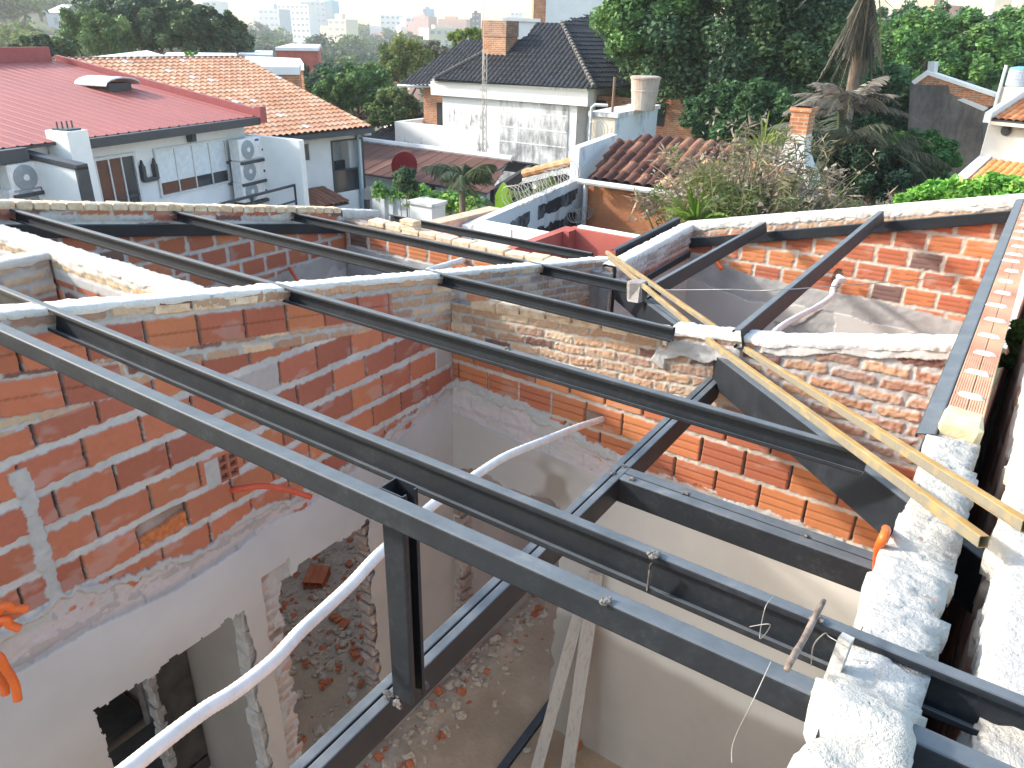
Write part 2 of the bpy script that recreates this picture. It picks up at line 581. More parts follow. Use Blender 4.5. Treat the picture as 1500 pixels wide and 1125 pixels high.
def w1_style(U, Z, T):
    S = T - Z
    en = (fbm(U * 34, Z * 34, 3, 2) - .5) * .016
    col, h, ins = brick_layer(U, Z - 2.967 + 1.83, .268, .1835, .010, .041, 3, HOLLOW, MORT * 1.16, en * 1.5, vdark=.93, grooves=0, dthr=.955, dark=rgb(.36, .33, .325))
    # vertical cement filled toothing
    vj = np.abs(U - 1.055 - .02 * (fbm(Z * 5, Z * 0 + 4, 2) - .5)) - .03 - .05 * (fbm(Z * 13, U * 7, 3, 4) - .5)
    k = (vj + en < 0) & (Z < 3.48) & (Z > 2.7)
    col = np.where(k[..., None], MORT * (.85 + .3 * fbm(U * 20, Z * 20, 3))[..., None], col); h = np.where(k, .004 + .01 * fbm(U * 30, Z * 30, 2), h)
    # sloped hollow courses under the cap
    sl, hs, _ = brick_layer(U + .1, S - .075 + 1.84, .262, .184, .012, .03, 8, HOLLOW, MORT, en, vdark=.95, grooves=1, dthr=.97)
    ts, hts, _ = brick_layer(U, S, .2, .068, .02, .022, 12, SOLID, MORT, en * 1.5, rough=.012)
    wob = .05 * (fbm(U * 3, Z * 0, 3, 6) - .5)
    lim = np.interp(U, [1.0, 1.9, 2.3, 3.2, 3.35], [.52, .33, .33, .30, .40]) + wob
    wedge = (S < lim)
    hol = (S > .072) & (S < .072 + .17) & (U < 3.3)
    hol2 = (S > .262) & (S < .262 + .17) & (U < 1.55)
    solid_end = (U > 3.3)
    col = np.where(wedge[..., None], ts, col); h = np.where(wedge, hts, h)
    k = (hol | hol2)
    col = np.where(k[..., None], sl, col); h = np.where(k, hs, h)
    # small 6-cell vent brick and the broken brick
    v = (np.abs(U - 2.005) < .058) & (np.abs(Z - 3.036) < .077)
    mo = (np.abs(U - 1.905) < .042) & (np.abs(Z - 3.036) < .08); col = np.where(mo[..., None], MORT * (.9 + .2 * fbm(U * 30, Z * 30, 3))[..., None], col); h = np.where(mo, .01 * fbm(U * 20, Z * 20, 3), h)
    cu = ((U - 1.947) / .058) % 1; cz = ((Z - 2.959) / .0513) % 1
    cell = v & (np.abs(cu - .5) < .36) & (np.abs(cz - .5) < .36)
    col = np.where(v[..., None], rgb(.36, .13, .08), col); h = np.where(v, .003, h)
    col = np.where(cell[..., None], rgb(.10, .03, .02), col); h = np.where(cell, -.05, h)
    b = (U > 1.475) & (U < 1.73) & (Z > 2.815) & (Z < 2.955)
    up = b & (Z > 2.868 + .03 * (fbm(U * 16, Z * 0, 3, 2) - .3) + .09 * (U - 1.475))
    col = np.where(b[..., None], rgb(.52, .17, .06) * (.6 + .7 * fbm(U * 60, Z * 60, 3))[..., None], col); h = np.where(b, -.01 + .03 * (fbm(U * 50, Z * 50, 3) - .5), h)
    col = np.where(up[..., None], rgb(.20, .17, .155), col); h = np.where(up, -.085, h)
    # plaster
    zb = np.interp(U, [.5, .815, 1.16, 1.26, 1.39, 1.49, 1.79, 1.92, 2.1, 2.39, 3.1, 3.42, 3.87, 4.3, 5.7, 6.3], [2.76, 2.777, 2.81, 2.77, 2.735, 2.70, 2.645, 2.676, 2.71, 2.64, 2.68, 2.75, 2.85, 2.75, 2.75, 2.8])
    zb = zb + .0 + .06 * (fbm(U * 7, U * 0, 4, 9) - .5) + .05 * (fbm(U * 30, Z * 12, 3, 4) - .5)
    thin = Z < zb
    tn = fbm(U * 16, Z * 22, 4, 14)
    tcol = mixc(THIN + 0 * col, MORT + 0 * col, sst(.60, .82, fbm(U * 5, Z * 9, 3, 31)))
    tcol = mixc(tcol, rgb(.30, .305, .325) + 0 * col, .75 * sst(.06, .015, Z - np.interp(U, [.7, 1.13, 1.62, 2.0, 2.2, 2.5, 3.9], [2.565, 2.55, 2.49, 2.52, 2.56, 2.52, 2.72]) + .04 * (fbm(U * 8, Z * 8, 3, 61) - .5)) * (U < 2.1))  # shade line along the plaster step painted as a blue-grey band
    tcol = np.where(((ins < .004) & (tn > .42))[..., None], tcol * .80, tcol)
    expo = sst(.66, .72, fbm(U * 8, Z * 13, 4, 17)) * (Z > zb - .12)
    tcol = mixc(tcol, col, expo)
    col = np.where(thin[..., None], tcol, col); h = np.where(thin, .002 + .018 * (tn - .45), h)
    edge = thin & (Z > zb - .01 - .05 * fbm(U * 20, Z * 8, 2, 3)); h = np.where(edge, h + .012, h); col = np.where(edge[..., None], MORT * 1.02, col)
    zs_ = np.interp(U, [.7, 1.13, 1.62, 2.0, 2.2, 2.5, 3.9], [2.565, 2.55, 2.49, 2.52, 2.56, 2.52, 2.72]) + .03 * (fbm(U * 10, U * 0, 3, 5) - .5)
    smooth = Z < zs_
    pc = mixc(rgb(.40, .36, .335) + 0 * col, rgb(.44, .43, .445) + 0 * col, sst(1.6, 2.5, Z + .5 * (fbm(U * 1.3, Z * 1.3, 3, 77) - .5))) * (.84 + .32 * fbm(U * 1.7, Z * 1.7, 4, 3))[..., None]
    col = np.where(smooth[..., None], pc, col); h = np.where(smooth, .012 + .003 * fbm(U * 3, Z * 3, 3), h)
    # bare bricks beside the second door
    jb = (U > 2.09 + .05 * (fbm(Z * 7, U * 4, 3, 3) - .5)) & (U < 2.3) & (Z < 2.24 + .1 * (fbm(U * 9, Z * 3, 2) - .5))
    bc, bh, _ = brick_layer(U, Z, .2, .075, .02, .025, 33, [rgb(.36, .20, .15), rgb(.42, .29, .24), rgb(.33, .25, .23)], MORT, en * 2, rough=.012)
    ov = sst(.5, .6, fbm(U * 6, Z * 5, 4, 44))
    bc = mixc(bc, PLAST * .95 + 0 * bc, ov)
    col = np.where(jb[..., None], bc, col); h = np.where(jb, bh - .004, h)
    pl = smooth & ~jb
    return h, col, pl


def w1_top(u): return roof_north(np.asarray(u, float)) - .012


w1 = relief('brick_wall', 'long red hollow brick wall with two door openings, left of the steel post', 'X', XW, 1,
            np.concatenate([np.arange(.2, .7, .02), np.arange(.7, 3.95, .0058), np.arange(3.95, 6.37, .012)]),
            zgrid(-.02, 2.42, 4.32, .013, .0058), w1_top, .125, w1_style,
            openings=[(1.075, 1.955, 0, 2.10), (2.21, 2.965, 0, 2.14)])
cap_strip(w1, 'mortar_cap', 'X', XW, 1, .125, .22, 6.36, w1_top, .014, .022, .006, rgb(.66, .64, .60), seed=3, du=.012)
mb = MB(); brick_row(mb, 'X', XW + .004, XW - .09, 1.75, 2.55, lambda u: w1_top(u) - .045, .2, .05, zoff=0)
mb.build('coping_bricks', M['tan_brick'], w1)
# rough reveals of the two door openings: bare brick ends
mb = MB()
for yy, zt in ((2.965, 2.12),):
    z = .02
    while z < zt - .05:
        hh = random.choice((.06, .07, .09, .075))
        mb.rbox(XW - .066 + random.uniform(-.012, .012), yy + .02, z + hh / 2, .058 + random.uniform(-.006, .006), .045 + random.uniform(-.012, .012), hh / 2 - .008, .01, 0, Matrix.Rotation(random.uniform(-.12, .12), 3, 'Y'), .006)
        z += hh
mbr = MB()
z = .02
while z < 2.06:
    hh = random.uniform(.08, .2)
    mbr.rbox(XW - .068, 1.955 + .022, z + hh / 2, .054 + random.uniform(-.004, .004), .042 + random.uniform(-.008, .008), hh / 2 + .004, .012, 0, None, .006)
    z += hh
mbr.build('door_reveal', M['core_grey'], w1)
mb.build('door_reveal', M['reveal'] if 'reveal' in M else mat_noise('reveal_brick', (.24, .13, .10), (.38, .32, .29), 9, .95, .6, c3=(.36, .18, .10)), w1)

# ---- cross wall with the tan brick gable (runs left-right, faces the camera)
YW = 3.88


def w2_top(u):
    u = np.asarray(u, float)
    return np.where(u < -1.53, np.interp(u, [-3.15, -2.66, -1.53], [3.44, 3.475, 3.555]), np.interp(u, [-1.53, -1.2, -.9, -.1], [3.62, 3.66, 3.70, 3.88]))


def w2_style(U, Z, T):
    S = T - Z
    en = (fbm(U * 34, Z * 34, 3, 7) - .5) * .014
    hol, hh, ins = brick_layer(U + .03, Z - 3.01 + 1.84, .262, .184, .012, .026, 17, [rgb(.50, .15, .045), rgb(.44, .12, .04), rgb(.55, .18, .05), rgb(.40, .105, .042)], MORT_TAN, en, vdark=.8, grooves=2, dthr=.93, dark=rgb(.17, .075, .06))
    irregular = U < -1.15
    s1, h1, _ = brick_layer(U + .04 * (fbm(Z * 12, U * 3, 2) - .5), S + .02 * (fbm(U * 4, Z * 2, 2, 8) - .5), .225, .068, .016, .017, 23, SOLID, MORT_TAN * .95, en * 1.6, rough=.012)
    h1 = h1 * 1.1
    s2, h2, _ = brick_layer(U, Z + .015 * (fbm(U * 4, Z * 2, 2, 9) - .5) + .2 - .02 * U, .235, .074, .03, .026, 29, [rgb(.42, .215, .12), rgb(.36, .18, .11), rgb(.45, .26, .15), rgb(.30, .175, .125)], MORT, en * 1.8, rough=.012)
    sol = np.where(irregular[..., None], s1, s2); hs = np.where(irregular, h1, h2)
    upper = Z > 3.19 + .012 * (fbm(U * 6, U * 0, 2) - .5)
    col = np.where(upper[..., None], sol, hol); h = np.where(upper, hs, hh)
    # cement plastered lump where the long beam and the valley beam sit
    lump = (U > -1.62 + .1 * (fbm(Z * 8, U * 0, 3) - .5)) & (U < -1.1) & (S < .18 + .1 * (fbm(U * 8, U * 0, 3, 3) - .5)) & (S > .06)
    col = np.where(lump[..., None], MORT * (.85 + .25 * fbm(U * 12, Z * 12, 3))[..., None], col); h = np.where(lump, .02 + .03 * (fbm(U * 10, Z * 10, 4, 5) - .5), h)
    topm = (U > -1.0) & (S < .06 + .07 * (fbm(U * 5, U * 0, 3, 13) - .4))
    col = np.where(topm[..., None], rgb(.50, .485, .465), col); h = np.where(topm, .01 + .016 * (fbm(U * 14, Z * 14, 3) - .5), h)
    # hole for the conduit
    ho = (np.abs(U + 1.98) < .07) & (np.abs(Z - 2.90) < .05)
    col = np.where(ho[..., None], rgb(.16, .10, .085), col); h = np.where(ho, -.05, h)
    zb = np.interp(U, [-3.15, -2.9, -2.5, -2.17, -1.86, -1.5, -.9, -.2, 0], [2.86, 2.88, 2.85, 2.80, 2.72, 2.68, 2.66, 2.64, 2.64])
    zb = zb + .10 * (fbm(U * 7, U * 0, 4, 39) - .5) + .05 * (fbm(U * 30, Z * 12, 3, 4) - .5)
    thin = Z < zb
    tn = fbm(U * 16, Z * 22, 4, 24)
    tcol = mixc(THIN * 1.12 + 0 * col, rgb(.46, .45, .44) + 0 * col, sst(.4, .65, fbm(U * 5, Z * 9, 3, 41)))
    expo = sst(.55, .62, fbm(U * 9, Z * 14, 4, 27)) * (Z > zb - .2) * (U > -2.0)
    tcol = mixc(tcol, col, expo); tcol = np.where((ins < .003)[..., None], tcol * .9, tcol)
    col = np.where(thin[..., None], tcol, col); h = np.where(thin, .002 + .016 * (tn - .45), h)
    edge = thin & (Z > zb - .05 - .05 * fbm(U * 20, Z * 8, 2, 3)) & (U < -1.8); h = np.where(edge, h + .012, h); col = np.where(edge[..., None], MORT * 1.05, col)
    zs_ = np.interp(U, [-3.15, -2.6, -1.9, 0], [2.60, 2.55, 2.50, 2.50]) + .012 * (fbm(U * 9, U * 0, 3, 45) - .5)
    smooth = Z < zs_
    pc = mixc(rgb(.43, .40, .385) + 0 * col, PLAST_L + 0 * col, sst(-2.5, -1.0, U + .4 * (fbm(U * 1.2, Z * 1.2, 3, 88) - .5))) * (.86 + .26 * fbm(U * 1.5, Z * 1.5, 4, 13))[..., None]  # plaster lightens to the right; bounced sun put into the colour
    st = sst(.50, .60, fbm(U * 2.3 + 2.2, Z * 2.6 + .6, 3, 66)) * sst(.75, .45, np.hypot((U + 2.62) / 1.0, (Z - 2.33) / .5))
    pc = mixc(pc, rgb(.27, .215, .175) + 0 * pc, st * .8)
    low_band = sst(1.16, 1.04, Z + .06 * U + .10 * (fbm(U * 2, Z * 2, 3, 5) - .5)); pc = mixc(pc, rgb(.33, .285, .25) + 0 * pc, low_band * .8)  # plaster mixed darker and browner towards the bottom
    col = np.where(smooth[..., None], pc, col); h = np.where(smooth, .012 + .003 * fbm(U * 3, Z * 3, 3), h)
    return h, col, smooth


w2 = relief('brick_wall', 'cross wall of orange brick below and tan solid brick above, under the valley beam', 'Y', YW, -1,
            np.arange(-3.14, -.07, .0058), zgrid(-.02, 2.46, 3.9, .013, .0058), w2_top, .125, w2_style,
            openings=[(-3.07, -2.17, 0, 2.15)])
mb = MB(); brick_row(mb, 'Y', YW - .008, YW + .12, -2.98, -1.56, lambda u: w2_top(u) + .012, .205, .062, zoff=0, jit=.005)
mb.build('coping_bricks', M['tan_brick'], w2)
cap_strip(w2, 'mortar_cap', 'Y', YW, -1, .125, -1.56, -.07, lambda u: w2_top(u) + .0, .018, .03, .012, rgb(.70, .685, .65), seed=13, du=.012)
mb = MB()
z = .02
while z < 2.1:
    hh = random.choice((.06, .07, .09, .075))
    mb.rbox(-3.09 + random.uniform(-.012, .012), YW + .05, z + hh / 2, .045, .07, hh / 2 - .008, .01, 0, Matrix.Rotation(random.uniform(-.1, .1), 3, 'X'), .006)
    z += hh
mb.build('door_reveal', M['core'], w2)

# ---- far wall on the right, brick above a concrete band
YF = 7.8


def w5_top(u): return np.interp(np.asarray(u, float), [-3.06, -.05], [3.30, 3.985])


def w5_style(U, Z, T):
    S = T - Z
    en = (fbm(U * 30, Z * 30, 3, 51) - .5) * .014
    col, h, ins = brick_layer(U + .07, Z - 2.0 - .02 * U, .288, .176, .036, .03, 53, [rgb(.52, .16, .05), rgb(.45, .12, .045), rgb(.56, .19, .06), rgb(.42, .115, .05)], rgb(.52, .47, .40), en, grooves=2, dthr=.90, dark=rgb(.20, .12, .105))
    sc, sh, _ = brick_layer(U, S, .22, .075, .02, .02, 57, SOLID + [HOLLOW[0]], rgb(.52, .50, .47), en * 2, rough=.015)
    k = S < .14 + .03 * (fbm(U * 6, U * 0, 3, 6) - .5)
    col = np.where(k[..., None], sc, col); h = np.where(k, sh, h)
    m = S < .07 + .09 * (fbm(U * 7, U * 0, 4, 61) - .35)
    col = np.where(m[..., None], rgb(.55, .535, .51), col); h = np.where(m, .012 + .02 * (fbm(U * 14, Z * 14, 4) - .5), h)
    zb = np.interp(U, [-3.1, -2.7, -2.3, -1.56, -1.0, -.1], [3.02, 2.98, 2.88, 2.85, 2.86, 2.80]) + .03 * (fbm(U * 9, U * 0, 3, 71) - .5)
    c1 = Z < zb
    cc = CONC * (.75 + .5 * fbm(U * 6, Z * 6, 4, 73))[..., None]
    col = np.where(c1[..., None], cc, col); h = np.where(c1, .006 + .012 * (fbm(U * 14, Z * 14, 4, 77) - .5), h)
    zs_ = np.interp(U, [-3.1, -2.2, -1.5, -.1], [2.74, 2.60, 2.66, 2.58]) + .05 * (fbm(U * 6, U * 0, 4, 79) - .5)
    patch = (U > -1.95 + .16 * (fbm(Z * 6, Z * 0, 3, 81) - .5)) & (U < -1.33 + .1 * (fbm(Z * 8, Z * 0, 3, 82) - .5)) & (Z > 2.30) & (Z < 2.44 + .25 * sst(-1.75, -1.4, U) + .04 * (fbm(U * 12, U * 0, 3) - .5))
    sm = (Z < zs_) & ~patch
    pc = rgb(.53, .50, .47) * (.92 + .14 * fbm(U * 1.5, Z * 1.5, 3, 83))[..., None]
    col = np.where(sm[..., None], pc, col); h = np.where(sm, .016, h)
    pat = patch & (Z < zs_)
    col = np.where(pat[..., None], CONC * (.8 + .4 * fbm(U * 8, Z * 8, 4, 84))[..., None], col); h = np.where(pat, .001 + .01 * (fbm(U * 20, Z * 20, 3) - .5), h)
    ho = (np.hypot((U + 1.40) / .045, (Z - 3.0) / .10) < 1)
    col = np.where(ho[..., None], rgb(.14, .07, .05), col); h = np.where(ho, -.06, h)
    return h, col, sm


w5 = relief('brick_wall', 'far right wall of bright orange brick over a grey concrete band, under the ledger channel', 'Y', YF, -1,
            np.arange(-3.05, -.05, .011), zgrid(0, 2.2, 4.0, .03, .011), w5_top, .14, w5_style)
cap_strip(w5, 'mortar_cap', 'Y', YF, -1, .14, -3.06, .06, w5_top, .02, .06, .012, rgb(.64, .63, .60), du=.014, seed=23, rough=.008)

# ---- far left wall behind the first purlins
XL = -6.15


def w3_top(u): return roof_north(np.asarray(u, float)) + .005


def w3_style(U, Z, T):
    S = T - Z
    en = (fbm(U * 30, Z * 30, 3, 91) - .5) * .014
    col, h, ins = brick_layer(U, Z - 1.0 + .01 * U, .285, .178, .034, .032, 93, [rgb(.40, .115, .045), rgb(.35, .095, .045), rgb(.43, .135, .05)], rgb(.43, .42, .41), en, dthr=.92, dark=rgb(.17, .10, .085))
    mm = (S < .16) & (S > .045)
    r, hr, _ = brick_layer(U, S, .3, .1, .03, .02, 95, [HOLLOW[3], MORT, rgb(.46, .44, .42), rgb(.5, .45, .38)], MORT, en, rough=.01)
    col = np.where(mm[..., None], r, col); h = np.where(mm, hr, h)
    zb = np.interp(U, [2, 3.9, 4.23, 4.9, 5.9, 6.3], [2.55, 2.62, 2.77, 2.88, 2.95, 2.9]) + .05 * (fbm(U * 8, U * 0, 3, 97) - .5)
    c1 = Z < zb
    cc = CONC * (.72 + .5 * fbm(U * 5, Z * 5, 4, 98))[..., None]
    wh = sst(.52, .58, fbm(U * 4 + .3, Z * 4, 4, 99)) * (Z < zb - .12)
    cc = mixc(cc, rgb(.50, .49, .49) + 0 * cc, wh)
    col = np.where(c1[..., None], cc, col); h = np.where(c1, .008 + .01 * (fbm(U * 14, Z * 14, 4, 77) - .5), h)
    return h, col, c1


w3 = relief('brick_wall', 'far left red brick wall with a coping of tan bricks, below the white neighbour house', 'X', XL, 1,
            np.arange(1.2, 6.3, .012), zgrid(-.02, 2.3, 4.2, .035, .012), w3_top, .13, w3_style)
mb = MB(); brick_row(mb, 'X', XL + .012, XL - .13, 1.2, 5.75, lambda u: w3_top(u) + .016, .126, .062, gap=.008, jit=.003)
mb.build('coping_bricks', M['tan_brick'], w3)
cap_strip(w3, 'mortar_cap', 'X', XL, 1, .13, 5.72, 6.3, lambda u: w3_top(u) + .01, .03, .06, .012, rgb(.52, .50, .47), seed=33)

# ---- low wall closing the far room on the left
YB = 5.72


def w6_top(u): return np.interp(np.asarray(u, float), [-6.1, -4.0, -3.2], [3.275, 3.225, 3.23])


def w6_style(U, Z, T):
    S = T - Z
    en = (fbm(U * 30, Z * 30, 3, 101) - .5) * .012
    col, h, ins = brick_layer(U, Z - 1.05, .28, .176, .035, .03, 103, [rgb(.52, .16, .05), rgb(.46, .13, .045), rgb(.56, .19, .06)], rgb(.48, .45, .41), en, grooves=2, dthr=.95)
    k = S < .06
    sc, sh, _ = brick_layer(U, S, .22, .08, .02, .02, 57, SOLID, MORT_TAN, en * 2, rough=.012)
    col = np.where(k[..., None], sc, col); h = np.where(k, sh, h)
    c1 = Z < 2.98 + .03 * (fbm(U * 8, U * 0, 3, 107) - .5)
    cc = CONC * (.75 + .5 * fbm(U * 5, Z * 5, 4, 108))[..., None]
    col = np.where(c1[..., None], cc, col); h = np.where(c1, .008 + .01 * (fbm(U * 14, Z * 14, 4, 77) - .5), h)
    return h, col, c1


w6 = relief('brick_wall', 'low far wall topped with sunlit tan bricks, between the two far purlins', 'Y', YB, -1,
            np.arange(-6.1, -3.27, .012), zgrid(0, 2.4, 3.3, .035, .012), w6_top, .13, w6_style)
mb = MB(); brick_row(mb, 'Y', YB - .01, YB + .13, -5.75, -3.3, lambda u: w6_top(u) + .02, .225, .062, jit=.006)
mb.build('coping_bricks', M['tan_brick'], w6)

# ---- short wall beyond the end of the long wall
XS = -2.95


def w7_top(u): return np.interp(np.asarray(u, float), [6.0, 7.8], [3.24, 3.30])


def w7_style(U, Z, T):
    S = T - Z
    en = (fbm(U * 30, Z * 30, 3, 111) - .5) * .012
    col, h, ins = brick_layer(U, Z - 1.0, .16, .26, .016, .03, 113, HOLLOW[:4], MORT, en)
    m = S < .17 + .05 * (fbm(U * 7, U * 0, 3, 115) - .5)
    rc, rh, _ = brick_layer(U, S, .2, .065, .02, .024, 117, [rgb(.33, .22, .18), rgb(.30, .26, .24)], MORT, en * 2, rough=.02)
    g = sst(.42, .55, fbm(U * 5, Z * 8, 4, 119))
    rc = mixc(rc, rgb(.44, .435, .43) + 0 * rc, g)
    col = np.where(m[..., None], rc, col); h = np.where(m, rh + .01 * g, h)
    c1 = Z < 2.94
    col = np.where(c1[..., None], rgb(.46, .44, .43) * (.85 + .3 * fbm(U * 3, Z * 3, 3, 4))[..., None], col); h = np.where(c1, .012, h)
    return h, col, c1


w7 = relief('brick_wall', 'short whitewashed brick wall beside the red parapet, at the low end of the valley beam', 'X', XS, 1,
            np.arange(6.0, 7.81, .011), zgrid(0, 2.3, 3.4, .035, .011), w7_top, .125, w7_style)
mb = MB(); mb.box(XS - .205, XS - .118, 5.9, 6.34, 0, 3.20); mb.box(XS - .118, XS - .02, 5.93, 6.0, 0, 3.19)
mb.build('brick_return', M['core_grey'], w7)
cap_strip(w7, 'mortar_cap', 'X', XS, 1, .125, 6.0, 7.8, w7_top, .025, .05, .01, rgb(.66, .65, .62), seed=43)

# ---- partition left of the long wall
YP = 2.06


def w8_top(u): return np.full(np.shape(u), 3.915)


def w8_style(U, Z, T):
    S = T - Z
    en = (fbm(U * 30, Z * 30, 3, 121) - .5) * .014
    col, h, ins = brick_layer(U, Z - 1.0, .27, .18, .02, .03, 123, HOLLOW, MORT, en, vdark=.3)
    k = S < .17
    sc, sh, _ = brick_layer(U, S - .03, .24, .07, .014, .022, 125, [rgb(.56, .40, .22), rgb(.60, .46, .28), rgb(.50, .33, .17)], rgb(.52, .50, .47), en * 1.5, rough=.012)
    m = S < .03 + .05 * fbm(U * 8, U * 0, 3, 3)
    col = np.where(k[..., None], sc, col); h = np.where(k, sh, h)
    m2 = k & (S > .10)
    col = np.where(m2[..., None], MORT * 1.05, col); h = np.where(m2, .008 * fbm(U * 14, Z * 14, 3), h)
    col = np.where(m[..., None], rgb(.55, .53, .50), col); h = np.where(m, .012 * fbm(U * 14, Z * 14, 3) + .004, h)
    c1 = Z < 2.7 + .05 * (fbm(U * 6, U * 0, 3, 2) - .5)
    col = np.where(c1[..., None], rgb(.25, .21, .185) * (.8 + .4 * fbm(U * 2, Z * 2, 3, 4))[..., None], col); h = np.where(c1, .012, h)
    return h, col, c1


w8 = relief('brick_wall', 'partition of tan and orange brick with a white mortar top, behind the left end of the near purlins', 'Y', YP, -1,
            np.arange(-6.1, -3.27, .012), zgrid(-.02, 2.4, 3.93, .035, .012), w8_top, .125, w8_style)
cap_strip(w8, 'mortar_cap', 'Y', YP, -1, .125, -6.1, -3.27, w8_top, .016, .02, .008, rgb(.62, .60, .56), seed=53)

XQ = -4.70


def w9_top(u): return np.full(np.shape(u), 3.90)


def w9_style(U, Z, T):
    S = T - Z
    en = (fbm(U * 30, Z * 30, 3, 131) - .5) * .014
    col, h, ins = brick_layer(U, S - .23 + 1.8, .27, .18, .014, .03, 133, [rgb(.34, .09, .055), rgb(.30, .085, .06)], MORT, en, vdark=.8)
    k = S < .21
    sc, sh, _ = brick_layer(U, S, .24, .075, .02, .03, 135, [rgb(.44, .33, .22), rgb(.34, .24, .18)], MORT, en * 2, rough=.02)
    col = np.where(k[..., None], sc, col); h = np.where(k, sh, h)
    c1 = Z < 2.7
    col = np.where(c1[..., None], PLAST * (.85 + .3 * fbm(U * 2, Z * 2, 3, 4))[..., None], col); h = np.where(c1, .012, h)
    return h, col, c1


w9 = relief('brick_wall', 'short dark red brick return wall at the left edge, butting the white topped partition', 'X', XQ, 1,
            np.arange(.3, 2.05, .012), zgrid(-.02, 2.4, 3.92, .035, .012), w9_top, .125, w9_style, openings=[(.95, 1.97, 0, 2.1)])
cap_strip(w9, 'mortar_cap', 'X', XQ, 1, .125, .3, 2.06, w9_top, .022, .03, .01, rgb(.60, .55, .48), seed=63)

# ---- boundary wall under the camera on the right, and its neighbour across the gap
XR0, XR1 = -.066, .052


def w4_top(u):
    u = np.asarray(u, float)
    return np.where(u < 2.62, np.maximum(3.955, roof_north(u) - .034), 3.945) + .062 * np.exp(-((u - 1.05) / .085) ** 2)


def w4_style(U, Z, T):
    S = T - Z
    en = (fbm(U * 30, Z * 30, 3, 141) - .5) * .014
    col, h, ins = brick_layer(U, Z - 1.0, .27, .18, .014, .03, 143, HOLLOW, MORT, en, vdark=.8)
    m = (S < .25 * fbm(U * 5, U * 0, 3, 3)) & (U < 2.7)
    col = np.where(m[..., None], rgb(.55, .53, .50), col); h = np.where(m, .012 * fbm(U * 14, Z * 14, 3) + .004, h)
    c1 = Z < 2.6
    col = np.where(c1[..., None], PLAST_L * (.9 + .2 * fbm(U * 2, Z * 2, 3, 4))[..., None], col); h = np.where(c1, .012, h)
    return h, col, c1


w4 = relief('brick_wall', 'boundary wall on the right, white mortar top near the camera and ribbed orange bricks beyond', 'X', XR0, -1,
            np.arange(.2, 7.8, .016), zgrid(0, 2.5, 4.33, .04, .016), w4_top, XR1 - XR0, w4_style)
cap_strip(w4, 'mortar_cap', 'X', XR0, -1, XR1 - XR0, .3, 2.66, w4_top, .022, .075, .012, rgb(.46, .445, .405), du=.009, seed=73, rough=.024)
mb = MB(); mj = MB()
yy = 2.84
k = 0
while yy < 7.6:
    l = random.choice((.25, .255, .19, .26))
    z = 3.955
    for q in range(2):
        x0 = XR0 + .002 + q * .0595; x1 = x0 + .057
        # ribbed top faces of hollow bricks
        nr = 7
        for r in range(nr):
            xa = x0 + (x1 - x0) * r / nr; xb = xa + (x1 - x0) / nr * .62
            mb.box(xa, xb, yy, yy + l - .004, z - .01, z + .0135)
        mb.box(x0, x1, yy, yy + l - .004, z - .12, z + .01)
    # cement left in the joint: an elongated lump
    cx = (XR0 + XR1) / 2 + random.uniform(-.012, .012); js = random.uniform(.85, 1.1)
    vs = []
    for a in range(12):
        t = 2 * math.pi * a / 12
        vs.append((cx + math.cos(t) * .052 * js * random.uniform(.8, 1.1), yy + math.sin(t) * .019 * random.uniform(.6, 1.3), z + .012))
    vs2 = [(cx + (v[0] - cx) * .7, yy + (v[1] - yy) * .5, z + .026) for v in vs]
    mj.add(vs + vs2, [tuple(range(12, 24))] + [(i, (i + 1) % 12, (i + 1) % 12 + 12, i + 12) for i in range(12)])
    yy += l; k += 1
M['ribbed'] = mat_noise('ribbed_clay', (.54, .25, .15), (.62, .35, .22), 3.0, .9, .2, c3=(.66, .44, .26))
M['mortar_white'] = mat_noise('white_mortar', (.55, .53, .50), (.68, .66, .62), 18, .95, .5)
mb.build('coping_bricks', M['ribbed'], w4); mj.build('mortar_joints', M['mortar_white'], w4)
mb = MB(); mb.rbox(-.007, 2.745, 3.955, .062, .075, .05, .014, 0, None, .006); mb.build('end_brick', mat_noise('pale_yellow_brick', (.55, .42, .22), (.68, .58, .40), 10, .9, .4), w4)

XN = .168


def wn_top(u): return 4.0 + .02 * np.sin(np.asarray(u, float) * 1.3)


def wn_style(U, Z, T):
    S = T - Z
    en = (fbm(U * 30, Z * 30, 3, 151) - .5) * .014
    col, h, ins = brick_layer(U, Z - 1.0, .27, .18, .014, .03, 153, [rgb(.40, .12, .06), rgb(.33, .10, .06), rgb(.44, .17, .09)], rgb(.40, .33, .28), en)
    d = sst(.45, .6, fbm(U * 9, Z * 1.6, 4, 155)) * sst(.9, .05, S)
    col = mixc(col, rgb(.58, .50, .42) + 0 * col, d); h = h + .02 * d
    m = S < .05 + .12 * fbm(U * 8, U * 0, 3, 157)
    col = np.where(m[..., None], rgb(.60, .58, .53), col); h = np.where(m, .014 + .02 * (fbm(U * 16, Z * 16, 3) - .5), h)
    return h, col, np.zeros(U.shape, bool)


wn = relief('boundary_wall', 'neighbouring boundary wall with a thick cream mortar top at the right edge, across the dark gap', 'X', XN, -1,
            np.concatenate([np.arange(.3, 3.4, .012), np.arange(3.4, 9, .04)]), zgrid(-1, 3.2, 4.05, .06, .012), wn_top, .2, wn_style)
cap_strip(wn, 'mortar_cap', 'X', XN, -1, .2, .3, 3.4, wn_top, .035, .09, .014, rgb(.52, .49, .43), du=.014, seed=83, rough=.022)
cap_strip(wn, 'mortar_cap', 'X', XN, -1, .2, 3.4, 9.0, wn_top, .03, .06, .012, rgb(.40, .39, .38), du=.04, seed=84, rough=.015)

# ------------------------------------------------------------------ steel roof frame
UPN = (0, .1733, .9849); UPE = (-.238, 0, .9713)


